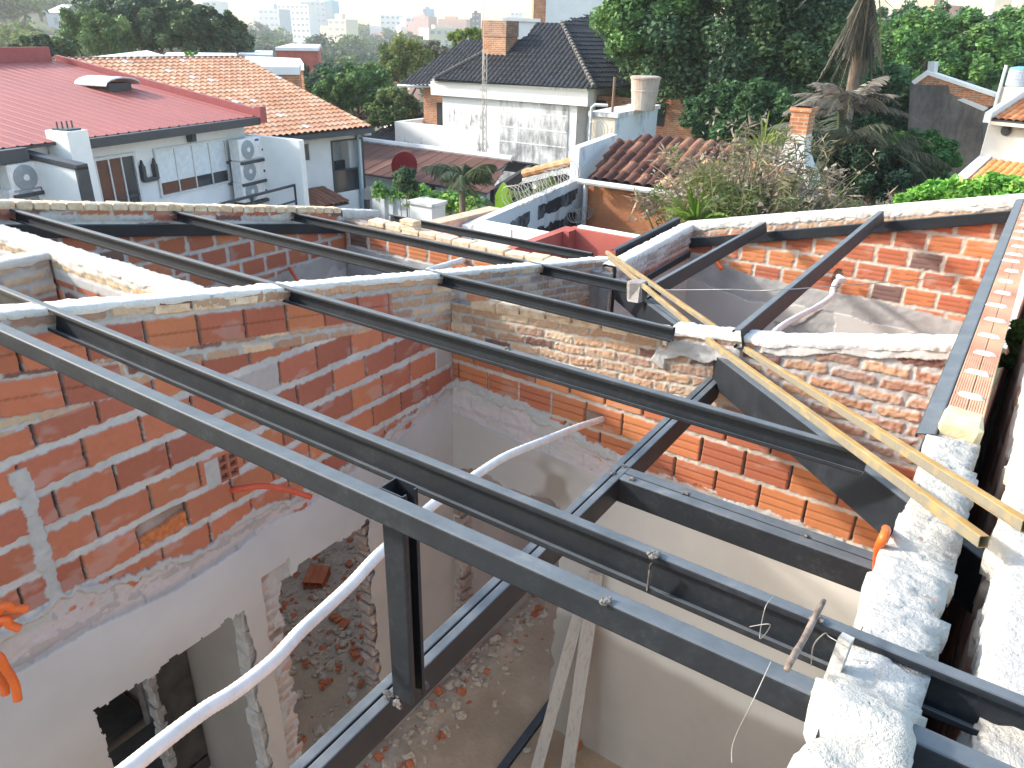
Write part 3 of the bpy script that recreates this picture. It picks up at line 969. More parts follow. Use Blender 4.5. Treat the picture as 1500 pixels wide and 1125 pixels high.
def arc(cx, cy, r, a0, a1, n=3):
    return [(cx + r * math.cos(a0 + (a1 - a0) * i / n), cy + r * math.sin(a0 + (a1 - a0) * i / n)) for i in range(n + 1)]


def c_prof(w=.05, h=.115, lip=.016, t=.004, flip=1, r=.007):
    a = w / 2; p = []
    p += arc(-a + r, -r, r, math.pi, math.pi / 2)
    p += arc(a - r, -r, r, math.pi / 2, 0)
    p += [(a, -lip), (a - t, -lip), (a - t, -t), (-a + t, -t), (-a + t, -h + t), (a - t, -h + t), (a - t, -h + lip), (a, -h + lip)]
    p += arc(a - r, -h + r, r, 0, -math.pi / 2)
    p += arc(-a + r, -h + r, r, -math.pi / 2, -math.pi)
    return [(x * flip, y) for x, y in p] if flip > 0 else [(x * flip, y) for x, y in p][::-1]


def r_prof(w, h, r=.006):
    a = w / 2
    return arc(-a + r, -r, r, math.pi, math.pi / 2) + arc(a - r, -r, r, math.pi / 2, 0) + arc(a - r, -h + r, r, 0, -math.pi / 2) + arc(-a + r, -h + r, r, -math.pi / 2, -math.pi)


def weld(root, pts, r=.010, name='weld_bead'):
    for p in pts:
        mb = MB()
        for k in range(7):
            mb.rbox(p[0] + random.uniform(-r, r), p[1] + random.uniform(-r, r), p[2] + random.uniform(-r * .3, r * .3), r * random.uniform(.4, .9), r * random.uniform(.4, .9), r * .4, r * .25, 0, Matrix.Rotation(random.uniform(0, 3), 3, 'Z'), r * .15)
        mb.build(name, M['weld'], root)


def member(name, label, prof, A, B, up, cat='steel beam', group='roof purlins', welds=(), mat='steel', parts=None):
    A = np.array(A, float); B = np.array(B, float)
    root = thing(name, label, cat, A, group)
    mb = MB(); mb.extrude(prof, A, B, up); mb.build('channel' if len(prof) > 17 else 'tube', M[mat], root)
    weld(root, welds)
    return root


def purl(y, x0, x1, label, h=.115, w=.05, box=False, welds=(), dz=0.0):
    ya, yb = y if isinstance(y, tuple) else (y, y)
    prof = r_prof(w, h) if box else c_prof(w, h)
    return member('purlin', label, prof, (x0, ya, roof_north(ya) + dz), (x1, yb, roof_north(yb) + dz), UPN, group='long roof purlins', welds=welds)


p1 = purl((1.060, 1.090), -3.33, .62, 'nearest steel purlin, a closed box passing in front of the upright post', .058, .052, True,
          welds=[(-.49, 1.06, roof_north(1.06) + .002)], dz=0)
p2 = purl((1.345, 1.314), -4.8, .62, 'second steel purlin, open channel with a rusty stick leaning on it', .100, .037,
          welds=[(-.49, 1.30, roof_north(1.30) + .003), (-.14, 1.30, roof_north(1.30) + .003)])
mb = MB(); mb.box(-.4915, -.4885, 1.284, 1.296, roof_north(1.33) - .085, roof_north(1.33) - .012); mb.build('weld_seam', M['weld'], p2)
p3 = purl(2.508, -6.16, -.24, 'long middle steel purlin ending on the diagonal valley beam', .085, .046,
          welds=[(-1.72, 2.50, roof_north(2.50) + .002)])
p4 = purl(3.785, -6.2, -1.47, 'steel purlin over the row of tan coping bricks', .085, .045)
p5 = purl(5.07, -6.16, -2.33, 'steel purlin before the low tan topped far wall', .085, .045)
p6 = purl(6.42, -6.1, -3.42, 'farthest long steel purlin, beyond the low tan topped wall', .085, .045)


def purl_e(x, y0, y1, label, h=.105, w=.05, flip=-1, dz=0.0):
    z = roof_east(x) + dz
    return member('purlin', label, c_prof(w, h, flip=flip), (x, y0, z), (x, y1, z), UPE, group='short roof purlins')


pa = purl_e(-2.19, 5.02, 7.72, 'short steel purlin nearest the whitewashed stub wall')
pb = purl_e(-1.14, 3.84, 7.72, 'middle short steel purlin, dropping behind the tan brick gable')
pc = purl_e(-.098, 2.62, 7.74, 'steel channel lying along the ribbed brick boundary wall', w=.062, h=.1, dz=-.012)
pz = member('fascia_channel', 'dark steel channel above the red parapet, outside the whitewashed stub wall', c_prof(.05, .10, flip=-1), (-3.16, 6.35, 3.30), (-3.16, 7.86, 3.345), (0, 0, 1), group=None, mat='steel_clean')

# ledger channels fixed along the far walls
member('ledger_channel', 'black ledger channel bolted along the far left brick wall', r_prof(.045, .10), (XL + .03, 1.3, roof_north(1.3) - .115), (XL + .03, 6.05, roof_north(6.05) - .115), (0, 0, 1), group=None, mat='steel_clean')
member('ledger_channel', 'black ledger channel bolted along the far right brick wall', r_prof(.045, .10), (-3.0, YF - .035, 3.155), (-.11, YF - .035, 3.865), (0, 0, 1), group=None, mat='steel_clean')
member('ledger_channel', 'short grey ledger channel low on the whitewashed stub wall', r_prof(.035, .07), (XS + .022, 6.5, 3.02), (XS + .022, 7.70, 3.05), (0, 0, 1), group=None, mat='steel')


def twin(name, label, A, B, w, h, up, cat, welds=(), gap=.004):
    A = np.array(A, float); B = np.array(B, float)
    root = thing(name, label, cat, A)
    d = Vector(B - A).normalized(); side = d.cross(Vector(up)).normalized()
    for s in (-1, 1):
        o = np.array(side) * s * (w / 4 + gap / 4)
        mb = MB(); mb.extrude(r_prof(w / 2 - gap / 2, h, .006), A + o, B + o, up); mb.build('channel', M['steel'], root)
    weld(root, welds)
    return root


ZB = 3.395
tb = twin('tie_beam', 'long twin channel steel beam carrying the upright post', (-1.178, .2, ZB), (-1.236, 3.9, ZB), .076, .118, (0, 0, 1), 'steel beam',
          welds=[(-1.225, 2.62, ZB + .002), (-1.205, 2.70, ZB + .002), (-1.15, 1.16, ZB + .004)])
cb = twin('cross_beam', 'short twin channel steel beam between the long tie beam and the boundary wall', (-1.185, 2.655, ZB - .002), (-.06, 2.655, ZB - .002), .115, .118, (0, 0, 1), 'steel beam',
          welds=[(-.9, 2.66, ZB), (-.4, 2.655, ZB), (-.12, 2.62, ZB), (-1.13, 2.63, ZB)])
_L2 = np.array((.067, 2.283, 3.808)); _L1 = np.array((-2.34, 5.206, 3.294)); _d = _L1 - _L2; _n = np.array((.0386, .0318, 0))
VA = _L2 + _d * 1.24 + _n; VB = _L2 - _d * .06 + _n
vb = twin('valley_beam', 'deep twin channel valley beam running diagonally under the two yellow tubes', VA, VB, .10, .18, (0, 0, 1), 'steel beam',
          welds=[(-.02, 2.42, 3.66)])

mb = MB(); mb.rbox(-2.29, 5.06, 3.40, .06, .06, .075, .012, 0, None, .01)
tag(mb.build('mortar_pad', M['core_grey']), 'grey mortar block bedding a purlin end on the valley beam', 'mortar block')
# upright post
root = thing('steel_post', 'upright open steel channel standing on the twin tie beam under the nearest purlin', 'steel post', (-1.15, 1.19, ZB))
mb = MB()
A = np.array((-1.131, 1.178, ZB)); B = np.array((-1.131, 1.178, 4.105))
prof = [(-.05, 0)] + []
c = c_prof(.078, .062, .016, .004)
mb.extrude([(y + .031, x) for x, y in c], A, B, (1, 0, 0)); mb.build('channel', M['steel_clean'], root)
weld(root, [(-1.175, 1.125, ZB + .008), (-1.11, 1.22, ZB + .006), (-1.13, 1.12, ZB + .008)], .011)

# two yellow tubes laid along the valley
M['yellow_side'] = mat_noise('tube_side_tone', (.21, .18, .11), (.17, .155, .125), 9, .8, .3, c3=(.30, .22, .09), bdist=.002)  # duller grey-olive tone for the side faces of the tubes


def yellow_tube(pts, label, w=.026, h=.032):
    A, Mid, B = [np.array(p, float) for p in pts]
    root = thing('square_tube', label, 'metal tube', A, 'yellow tubes laid over the valley')
    d = Vector(B - A).normalized(); side = d.cross(Vector((0, 0, 1))).normalized(); up = side.cross(d)
    mb = MB()
    prof = r_prof(w, h, .004)
    ctl = [A + (Mid - A) * t for t in np.linspace(0, .85, 5)] + [Mid + (A - Mid) * .04 * 0 + (B - Mid) * 0] + [Mid + (B - Mid) * t for t in np.linspace(.12, 1, 5)]
    n = len(prof)
    vs = []
    seq = [(1, q) for q in ctl] + [(.84, B), (.84, B - np.array(d) * .25)]
    for k, cpt in seq:
        for a, b in prof: vs.append(tuple(Vector(cpt) + side * a * k + up * ((b + h / 2) * k - h / 2)))
    fs = []
    for lv in range(len(seq) - 1): fs += [(lv * n + i, lv * n + (i + 1) % n, (lv + 1) * n + (i + 1) % n, (lv + 1) * n + i) for i in range(n)]
    fs.append(tuple(range(n - 1, -1, -1)))
    mb.add(vs, fs, 0); mb.add([vs[(len(seq) - 1) * n + i] for i in range(n)], [tuple(range(n))], 1)
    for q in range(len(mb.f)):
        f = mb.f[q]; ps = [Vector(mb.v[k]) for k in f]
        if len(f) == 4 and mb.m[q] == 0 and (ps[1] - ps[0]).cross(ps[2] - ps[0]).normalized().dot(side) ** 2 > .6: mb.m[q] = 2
    mb.build('tube', [M['yellow'], M['tube_inside'], M['yellow_side']], root)


def lift(p, z): return on_z(p, z)


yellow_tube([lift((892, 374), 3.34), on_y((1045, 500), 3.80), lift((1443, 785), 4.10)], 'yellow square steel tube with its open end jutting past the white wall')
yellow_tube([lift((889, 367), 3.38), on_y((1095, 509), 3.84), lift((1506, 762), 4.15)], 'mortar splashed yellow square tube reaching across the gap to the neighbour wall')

# rusty stick, timber stake, wires
mb = MB()
a = on_y((1207, 880), 1.285); b = on_y((1152, 982), 1.05); a[2] = max(a[2], roof_north(1.285) + .05)
mb.tube([a + (b - a) * t + np.array((0, 0, .004 * math.sin(t * 9))) for t in np.linspace(0, 1, 9)], [.0048, .006, .0055, .0064, .006, .0056, .0066, .006, .0055], 7)
tag(mb.build('rebar_rod', M['rebar'], smooth=True), 'rusty cement crusted rod leaning between the two nearest purlins', 'metal rod')
mb = MB()
A = on_y((1237, 938), 1.20); B = on_y((1208, 1018), 1.17)
mb.extrude([(-.011, 0), (.011, 0), (.011, -.03), (-.011, -.03)], A, B + (B - A) * .8, (0, -.3, 1))
tag(mb.build('wooden_stake', M['cream_wood']), 'grey wooden stake with a white mortar tip between the nearest purlins', 'stake')


def cable(pts, r, name, label, cat, mat, n=6, sub=10, group=None, smooth=True, rib=0.0):
    pts = [Vector([float(q) for q in p]) for p in pts]
    out = []
    for i in range(len(pts) - 1):
        p0 = pts[max(i - 1, 0)]; p1_ = pts[i]; p2_ = pts[i + 1]; p3_ = pts[min(i + 2, len(pts) - 1)]
        for k in range(sub):
            t = k / sub
            out.append(.5 * ((2 * p1_) + (p2_ - p0) * t + (2 * p0 - 5 * p1_ + 4 * p2_ - p3_) * t * t + (3 * p1_ - p0 - 3 * p2_ + p3_) * t ** 3))
    out.append(pts[-1])
    mb = MB(); mb.tube(out, r, n, rib=rib)
    return tag(mb.build(name, M[mat], smooth=smooth), label, cat, group)


cable([on_y((1236, 945), 1.19), on_y((1215, 933), 1.2), on_y((1208, 928), 1.22), on_y((1192, 945), 1.22), on_y((1188, 975), 1.22)], .0012, 'tie_wire', 'thin bent tie wire curling from the wooden stake', 'wire', 'wire')
cable([on_y((1135, 872), 1.28), on_y((1121, 890), 1.25), on_y((1113, 935), 1.22), on_y((1128, 915), 1.2), on_y((1098, 918), 1.2)], .0009, 'tie_wire', 'hair thin loop of tie wire over the second purlin', 'wire', 'wire')
cable([on_y((1130, 968), 1.03), on_y((1105, 1022), .98), on_y((1075, 1085), .95), on_y((1072, 1118), .93)], .0009, 'tie_wire', 'hair thin wire hanging below the nearest purlin', 'wire', 'wire')
cable([on_y((884, 425), 5.1), on_y((1060, 424), 5.0), on_y((1240, 418), 4.6), on_x((1500, 395), .16)], .003, 'guy_wire', 'thin pale wire stretched across the valley to the boundary wall', 'wire', 'wire')

# ------------------------------------------------------------------ conduits
path = [(884, 613, -1.92), (845, 626, -1.86), (790, 648, -1.76), (742, 668, -1.68), (700, 694, -1.62), (640, 735, -1.53), (590, 780, -1.47), (550, 817, -1.45), (515, 855, -1.42), (480, 888, -1.40),
        (440, 925, -1.37), (400, 968, -1.33), (345, 1012, -1.30), (300, 1040, -1.28), (240, 1085, -1.25), (190, 1125, -1.22), (120, 1180, -1.18)]
pts = [np.array((-1.96, 3.93, 2.895))] + [on_x((x, y), X) for x, y, X in path]
cable(pts, .0195, 'white_conduit', 'thick white taped conduit sagging from the cross wall across the room', 'conduit', 'white_pipe', 12, 14, rib=.035)
pts = [on_y((1228, 405), 7.7), on_y((1236, 411), 7.5), on_y((1226, 412), 7.35), on_y((1220, 424), 7.3), on_y((1218, 434), 7.2), on_y((1196, 450), 6.9), on_y((1165, 466), 6.3), on_y((1140, 482), 5.6), on_y((1120, 505), 4.9), on_y((1105, 530), 4.5)]
cable(pts, .026, 'white_conduit', 'white conduit looping out of the far right brick wall', 'conduit', 'white_pipe', 10, 8, rib=.02)
pts = [on_x((590, 420), -4.6), on_x((625, 398), -4.5), on_x((655, 388), -4.45), on_x((675, 382), -4.45), on_x((684, 379), -4.5)]
cable(pts, .03, 'white_conduit', 'short white conduit in the far left room, under the low tan wall', 'conduit', 'white_pipe', 10, 8, rib=.02)
for pts, lab in (([(-3.12, .35, 2.86), (-2.92, .62, 2.93), on_x((0, 892), -2.8), on_x((20, 892), -2.78), on_x((42, 891), -2.76)], 'straight stub of orange conduit, topmost of the cluster at the left edge'),
                 ([(-3.12, .33, 2.80), (-2.92, .58, 2.88), on_x((0, 911), -2.8), on_x((15, 916), -2.78), on_x((30, 921), -2.76)], 'orange conduit stub pointing slightly down, second of the cluster at the left edge'),
                 ([(-3.12, .33, 2.72), (-2.92, .56, 2.76), on_x((-10, 962), -2.78), on_x((10, 982), -2.75), on_x((22, 1003), -2.74), on_x((26, 1026), -2.73)], 'orange conduit bending downwards, longest of the cluster at the left edge'),
                 ([(-3.12, .30, 2.68), (-2.94, .54, 2.70), on_x((-18, 975), -2.83), on_x((-4, 990), -2.82), on_x((6, 1004), -2.81), on_x((8, 1018), -2.8)], 'short orange conduit tucked behind the longest one at the left edge')):
    cable(pts, .0165, 'orange_conduit', lab, 'conduit', 'orange_pipe', 10, 8, 'orange conduits at the left edge', rib=.02)
cable([(-3.16, 2.0, 2.88), on_x((350, 716), -3.10), on_x((385, 712), -3.02), on_x((420, 717), -2.97), on_x((455, 728), -2.92)], .017, 'red_conduit', 'red orange conduit poking from the long brick wall below the vent brick', 'conduit', 'red_pipe', 9, 7, rib=.02)
cable([on_x((424, 393), -6.1), on_x((430, 402), -6.0), on_x((436, 412), -5.95), on_x((440, 420), -5.9)], .019, 'red_conduit', 'thin red conduit hanging on the far left brick wall', 'conduit', 'red_pipe', 8, 6)
cable([on_y((1044, 375), 7.78), on_y((1050, 384), 7.68), on_y((1057, 394), 7.6)], .022, 'orange_conduit', 'orange conduit stub in the far right brick wall', 'conduit', 'orange_pipe', 8, 6)
pts = [(-.135, 2.56, 3.60), on_x((1298, 778), -.095), on_x((1287, 805), -.098), on_x((1284, 835), -.1), on_x((1281, 868), -.1), on_x((1270, 900), -.1), on_x((1258, 925), -.1), on_x((1240, 965), -.1), on_x((1222, 1000), -.1), on_x((1208, 1050), -.1), on_x((1196, 1090), -.1), on_x((1190, 1130), -.1)]
cable(pts, .0118, 'orange_conduit', 'orange conduit running down inside the boundary wall behind the near beams', 'conduit', 'orange_pipe', 9, 7, rib=.02)

# ------------------------------------------------------------------ loose bricks and timber
def hollow_brick(name, label, cx, cy, cz, rz, L=.25, W=.15, H=.12, tilt=0.0, group=None):
    root = thing(name, label, 'brick', (cx, cy, cz), group); root.rotation_euler = (tilt, 0, rz)
    LOC[root.name] = np.zeros(3)
    mb = MB()
    cols, rows = 3, 2
    wall = .009
    xs = np.linspace(-W / 2, W / 2, cols + 1); zz = np.linspace(0, H, rows + 1)
    for x in xs: mb.box(x - wall / 2, x + wall / 2, -L / 2, L / 2, 0, H)
    for z in zz: mb.box(-W / 2 - wall / 2 + .001, W / 2 + wall / 2 - .001, -L / 2 + .0015, L / 2 - .0015, z - wall / 2, z + wall / 2)
    for x in xs[1:-1]:
        for s in (-.006, .006): mb.box(x + s - .002, x + s + .002, -L / 2 + .003, L / 2 - .003, H + .003, H + .0075)
    mb.build('shell', M['clay'], root)
    mb = MB(); mb.box(-W / 2 + .004, W / 2 - .004, -L / 2 + .05, L / 2 - .05, .004, H - .004); mb.build('dark_core', M['clay_dark'], root)
    return root


q = on_z((465, 853), .06)
hollow_brick('hollow_brick', 'whole orange hollow brick lying on the rubble seen through the second doorway', q[0], q[1], .05, rad(30), .25, .2, .12, rad(4))
mb = MB(); q = on_y((599, 324), 5.77)
mb.rbox(q[0], 5.78, w6_top(-5.2) + .05 + .0, .105, .06, .028, .008, 0, Matrix.Rotation(.12, 3, 'Z'), .003)
mb.rbox(q[0] + .01, 5.78, w6_top(-5.2) + .105, .10, .058, .026, .008, 0, Matrix.Rotation(-.05, 3, 'Z'), .003)
tag(mb.build('loose_brick', M['tan_brick']), 'pale brick left lying crosswise on the low tan topped far wall', 'brick')
mb = MB(); mb.rbox(-2.93, 3.93, w2_top(-2.9) + .06, .075, .06, .028, .009, 0, Matrix.Rotation(.2, 3, 'Z'), .004)
tag(mb.build('loose_brick', mat_noise('loose_red_brick', (.50, .22, .12), (.60, .32, .20), 10, .9, .4)), 'orange half brick lying at the corner where the cross wall meets the long wall', 'brick')


def plank(A, B, w, t, label, up):
    mb = MB(); mb.extrude(r_prof(w, t, .003), A, B, up)
    return tag(mb.build('plank', M['wood']), label, 'plank', 'boards leaning in the room')


T1 = on_y((866, 868), 3.80); B1 = on_z((793, 1135), .02)
plank(T1, T1 + (B1 - T1) * 1.0, .028, .09, 'grey weathered board leaning on the cross wall, left of the pair', (1, .3, 0))
T2 = on_y((884, 842), 3.82); B2 = on_z((838, 1150), .02)
plank(T2, B2, .04, .10, 'paler grooved board leaning on the cross wall, right of the pair', (1, .3, 0))
A = on_z((812, 1022), .04); B = on_z((722, 1142), .04)
member('steel_channel', 'black steel channel lying on the dirt floor beside the leaning boards', c_prof(.07, .05, .014, .004, 1), A, B, (0, 0, 1), group=None, mat='steel_clean')

# ------------------------------------------------------------------ floor of the building and its rubble
def patch(name, us, vs, zf, colf, mat, kind='structure', label=None):
    U, V = np.meshgrid(us, vs, indexing='ij'); Zz = zf(U, V); c = colf(U, V, Zz)
    nu, nv = U.shape; idx = np.arange(nu * nv).reshape(nu, nv)
    Q = np.stack([idx[:-1, :-1], idx[1:, :-1], idx[1:, 1:], idx[:-1, 1:]], -1).reshape(-1, 4)
    o = np_mesh(name, np.stack([U, V, Zz], -1).reshape(-1, 3), Q, c.reshape(-1, 3), mat)
    return tag(o, label, None, None, kind)


M['dirt'] = mat_attr('dirt_floor', rough=.98, s1=24, s2=120, b1=.5, b2=.5, d1=.02, d2=.008, var=.3)


def rub(U, V):
    r2 = sst(.30, .5, fbm(U * .9 + 1.3, V * .9, 3, 201)) * sst(-3.2, -3.6, U) * sst(2.95, 3.6, V + .25 * (fbm(U * 3, V * 3, 3, 211) - .5) - .25 * (U + 4))
    strip = sst(.28, .0, np.abs(U + 3.0)) * .9 * (U > -3.2)
    return np.clip(r2 + strip, 0, 1)


def fl_z(U, V):
    r = rub(U, V)
    return .0 + .02 * fbm(U * 3, V * 3, 3, 203) + r * (.12 * fbm(U * 4, V * 4, 4, 205) * .6 + .05 * fbm(U * 16, V * 16, 4, 206))


def fl_c(U, V, Z):
    r = rub(U, V)
    a = rgb(.43, .315, .21) * (.75 + .5 * fbm(U * 4, V * 4, 4, 207))[..., None]
    b = mixc(rgb(.34, .26, .18) + 0 * a, rgb(.56, .45, .34) + 0 * a, fbm(U * 22, V * 22, 4, 208))
    return mixc(a, b, r)


patch('floor', np.arange(-8.0, .3, .03), np.arange(-.6, 7.9, .03), fl_z, fl_c, M['dirt'])
# loose stones and chips: far too many to count
vs = []; fs = []; mi = []
mb = MB()
for i in range(4200):
    if random.random() < .72: x = random.uniform(-6.0, -3.4); y = random.uniform(2.1, 5.6)
    elif random.random() < .6: x = random.gauss(-2.95, .16); y = random.uniform(.3, 5.6)
    else: x = random.uniform(-3.1, -.2); y = random.uniform(.5, 6)
    if x > -3.1 and x < -3.3: continue
    U = np.array([x]); V = np.array([y])
    if random.random() > .25 + rub(U, V)[0]: continue
    s = random.choice((.008, .012, .016, .022, .03)) * random.uniform(.6, 1.4)
    R = Matrix.Rotation(random.uniform(0, 6), 3, 'Z') @ Matrix.Rotation(random.uniform(-.6, .6), 3, 'X')
    mb.rbox(x, y, fl_z(U, V)[0] + s * .3, s * random.uniform(.7, 1.4), s * random.uniform(.6, 1.1), s * random.uniform(.3, .7), s * .3, 1 if random.random() < .16 else 0, R, s * .25)
tag(mb.build('rubble', [M['rubble'], M['clay']]), None, None, None, 'stuff')
for px, s in (((436, 940), .06), ((505, 918), .085), ((520, 958), .05), ((448, 975), .05), ((497, 978), .04), ((513, 945), .04), ((512, 830), .07), ((470, 1000), .05), ((540, 990), .05), ((528, 1000), .045), ((490, 905), .06), ((850, 1090), .05)):
    q = on_z(px, .06)
    mb = MB()
    for k in range(2):
        mb.rbox(q[0] + random.uniform(-.02, .02), q[1] + random.uniform(-.02, .02), .06 + fl_z(np.array([q[0]]), np.array([q[1]]))[0] * .8 - .03 + k * .012, s * .6, s * .42, s * .2, .004, 0, Matrix.Rotation(random.uniform(0, 3), 3, 'Z') @ Matrix.Rotation(random.uniform(-.4, .4), 3, 'X'), s * .12)
    tag(mb.build('brick_shard', M['clay']), 'small broken piece of orange brick on the dirt floor', 'brick shard', 'broken brick pieces')
# room behind the return wall; slab added, shade put into its near-black colour
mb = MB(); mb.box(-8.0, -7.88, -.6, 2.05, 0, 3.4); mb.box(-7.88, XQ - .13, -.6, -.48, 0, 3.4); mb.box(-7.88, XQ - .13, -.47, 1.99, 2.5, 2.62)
root = thing('back_room', 'closed dark room behind the left doorway', 'room', (-6.4, .8, 0)); mb.box(-7.88, XQ - .13, -.47, 1.99, .08, .12); mb.build('wall', mat_noise('shade_black_render', (.035, .03, .028), (.075, .068, .06), 5, .95, .4), root)


root = thing('added_partition', 'added low partition with a rough doorway, keeping the left doorway dark', 'wall', (-4.1, 1.3, 0))  # added with its strip of ceiling to keep daylight out of the doorway
mb = MB(); mb.box(-4.2, -4.08, 1.78, YP - .02, 0, 2.35); mb.box(-4.2, -4.08, .3, 1.78, 2.05, 2.35); mb.box(-4.68, -4.08, .3, YP - .02, 2.352, 2.42); mb.box(-4.68, -4.08, .3, YP - .02, .13, .15); mb.build('wall', bpy.data.materials['shade_black_render'], root)
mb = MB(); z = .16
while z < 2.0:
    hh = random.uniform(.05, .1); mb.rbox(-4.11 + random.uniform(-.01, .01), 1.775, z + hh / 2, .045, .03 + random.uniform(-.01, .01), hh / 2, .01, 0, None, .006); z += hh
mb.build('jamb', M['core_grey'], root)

# ------------------------------------------------------------------ surroundings: frames, roofs, foliage
class Frame:
    """a house front: u along it, n out of it, z up"""
    def __init__(s, O, ang, flip=False):
        s.O = np.array([O[0], O[1], 0.0]); c, q = math.cos(ang), math.sin(ang)
        s.f = np.array([c, q, 0.0]); s.n = np.array([q, -c, 0.0])

    def P(s, u, n, z): return tuple(s.O + s.f * u + s.n * n + np.array([0, 0, z]))

    def face(s, p, n=0.0):
        w = on_plane(p, s.n, s.O + s.n * n) - s.O; return float(w @ s.f), float(w[2])

    def side(s, p, u=0.0):
        w = on_plane(p, s.f, s.O + s.f * u) - s.O; return float(w @ s.n), float(w[2])

    def rect(s, x0, y0, x1, y1, n=0.0):
        """pixel corners (upper left, lower right) to (u0,u1,z0,z1)"""
        a = s.face((x0, y0), n); b = s.face((x1, y1), n); return a[0], b[0], b[1], a[1]


def in_poly(px, py, poly):
    ins = np.zeros(px.shape, bool); n = len(poly)
    for i in range(n):
        x0, y0 = poly[i]; x1, y1 = poly[(i + 1) % n]
        c = ((y0 > py) != (y1 > py)) & (px < (x1 - x0) * (py - y0) / (y1 - y0 + 1e-12) + x0)
        ins ^= c
    return ins


def roof_sheet(name, pts, eave, mat, colf, pitch=.2, rows=.32, amp=.035, step=.02, parent=None, kind='tile', seed=1, thick=.05):
    """tiled or ribbed sheet filling a planar polygon; eave = direction along the eave"""
    P = [np.array(p, float) for p in pts]
    n = np.zeros(3)
    for i in range(len(P)): n += np.cross(P[i] - P[0], P[(i + 1) % len(P)] - P[0])
    n /= np.linalg.norm(n)
    if n[2] < 0: n = -n
    e = np.array(eave, float); e -= n * (e @ n); e /= np.linalg.norm(e); s = np.cross(n, e)
    if s[2] < 0: s = -s
    O = P[0]; poly = [((p - O) @ e, (p - O) @ s) for p in P]
    u0, u1 = min(p[0] for p in poly), max(p[0] for p in poly); v0, v1 = min(p[1] for p in poly), max(p[1] for p in poly)
    if kind == 'tile':
        nsub = 6; us = np.arange(u0, u1 + pitch / nsub, pitch / nsub)
        k = np.arange(0, (v1 - v0) / rows + 1); vs = np.sort(np.concatenate([v0 + k * rows, v0 + k * rows + rows * .94]))
        U, V = np.meshgrid(us, vs, indexing='ij')
        ph = (U / pitch) % 1
        H = amp * np.abs(np.sin(ph * math.pi)) ** .8 - amp * .3
        fr = ((V - v0) / rows) % 1
        H = H + step * (1 - fr) * (fr < .97)
        H = H + .008 * (fbm(U / pitch * .37, V / rows * .37, 2, seed) - .5)
        ci = np.floor(U / pitch).astype(int); ri = np.floor((V - v0 + 1e-6) / rows).astype(int)
    else:
        per = np.array([0, .1, .16, .24, .3]) * pitch
        ks = np.arange(math.floor(u0 / pitch), math.ceil(u1 / pitch) + 1)
        us = (ks[:, None] * pitch + per[None, :]).ravel(); us = us[(us >= u0 - pitch) & (us <= u1 + pitch)]; us = np.clip(us, u0, u1)
        vs = np.linspace(v0, v1, max(3, int((v1 - v0) / .4)))
        U, V = np.meshgrid(us, vs, indexing='ij')
        ph = (U / pitch) % 1
        H = amp * ((ph > .08) & (ph < .26))
        ci = np.floor(U / pitch * 1.0).astype(int); ri = (V * 0).astype(int)
    R1 = TAB[(ci * 7 + ri * 13 + seed) % 256, (ci * 3 + ri * 29 + seed * 5) % 256]; R2 = TAB[(ci * 5 + ri * 17 + seed * 3) % 256, (ci * 11 + ri * 7 + 9) % 256]
    col = colf(U, V, R1, R2)
    W = O + U[..., None] * e + V[..., None] * s + H[..., None] * n
    nu, nv = U.shape; idx = np.arange(nu * nv).reshape(nu, nv)
    Q = np.stack([idx[:-1, :-1], idx[1:, :-1], idx[1:, 1:], idx[:-1, 1:]], -1)
    keep = in_poly((U[:-1, :-1] + U[1:, 1:]) / 2, (V[:-1, :-1] + V[1:, 1:]) / 2, poly)
    if np.dot(np.cross(e, s), n) < 0: Q = Q[..., ::-1]
    np_mesh(name, W.reshape(-1, 3), Q[keep], col.reshape(-1, 3), mat, parent, smooth=False)
    mb = MB(); a = [tuple(p - n * .012) for p in P]; b = [tuple(p - n * (thick + .012)) for p in P]; m = len(P)
    mb.add(a + b, [tuple(range(m)), tuple(range(2 * m - 1, m - 1, -1))] + [(i, (i + 1) % m, (i + 1) % m + m, i + m) for i in range(m)])
    mb.build('roof_deck', M['dark_trim'], parent)


M['tilemat'] = mat_attr('roof_tiles', rough=.85, s1=20, s2=60, b1=.2, b2=.2, var=.3)
M['dark_trim'] = mat_plain('dark_grey_trim', (.055, .06, .068), .5)
M['red_metal'] = mat_attr('red_sheet_roof', rough=.55, s1=3, s2=40, b1=.05, b2=.1, var=.14, spec=.4)
M['white_wall'] = mat_noise('white_painted_wall', (.70, .71, .70), (.80, .80, .78), 1.2, .8, .15, bscale=40)
M['cool_wall'] = mat_noise('pale_painted_wall', (.60, .63, .65), (.70, .72, .73), 1.0, .8, .15, bscale=40)
M['glass'] = mat_plain('dark_window_glass', (.035, .04, .045), .08, .6)
M['glass_reflecting_brown'] = mat_plain('glass_brown_reflection', (.12, .05, .035), .25, .5)  # brown reflection in the glass painted as its base colour
M['blind'] = mat_plain('white_blind_behind_glass', (.60, .66, .70), .2, .5)
M['alu'] = mat_plain('pale_aluminium', (.55, .57, .58), .4, .5)
M['plastic_white'] = mat_plain('white_plastic', (.72, .72, .71), .45, .4)
M['dark_metal'] = mat_plain('dark_painted_metal', (.05, .058, .066), .5, .4)
M['fan_grey'] = mat_plain('grey_fan_grille', (.27, .30, .32), .5)
M['blue_badge'] = mat_plain('blue_badge', (.05, .07, .30), .4)


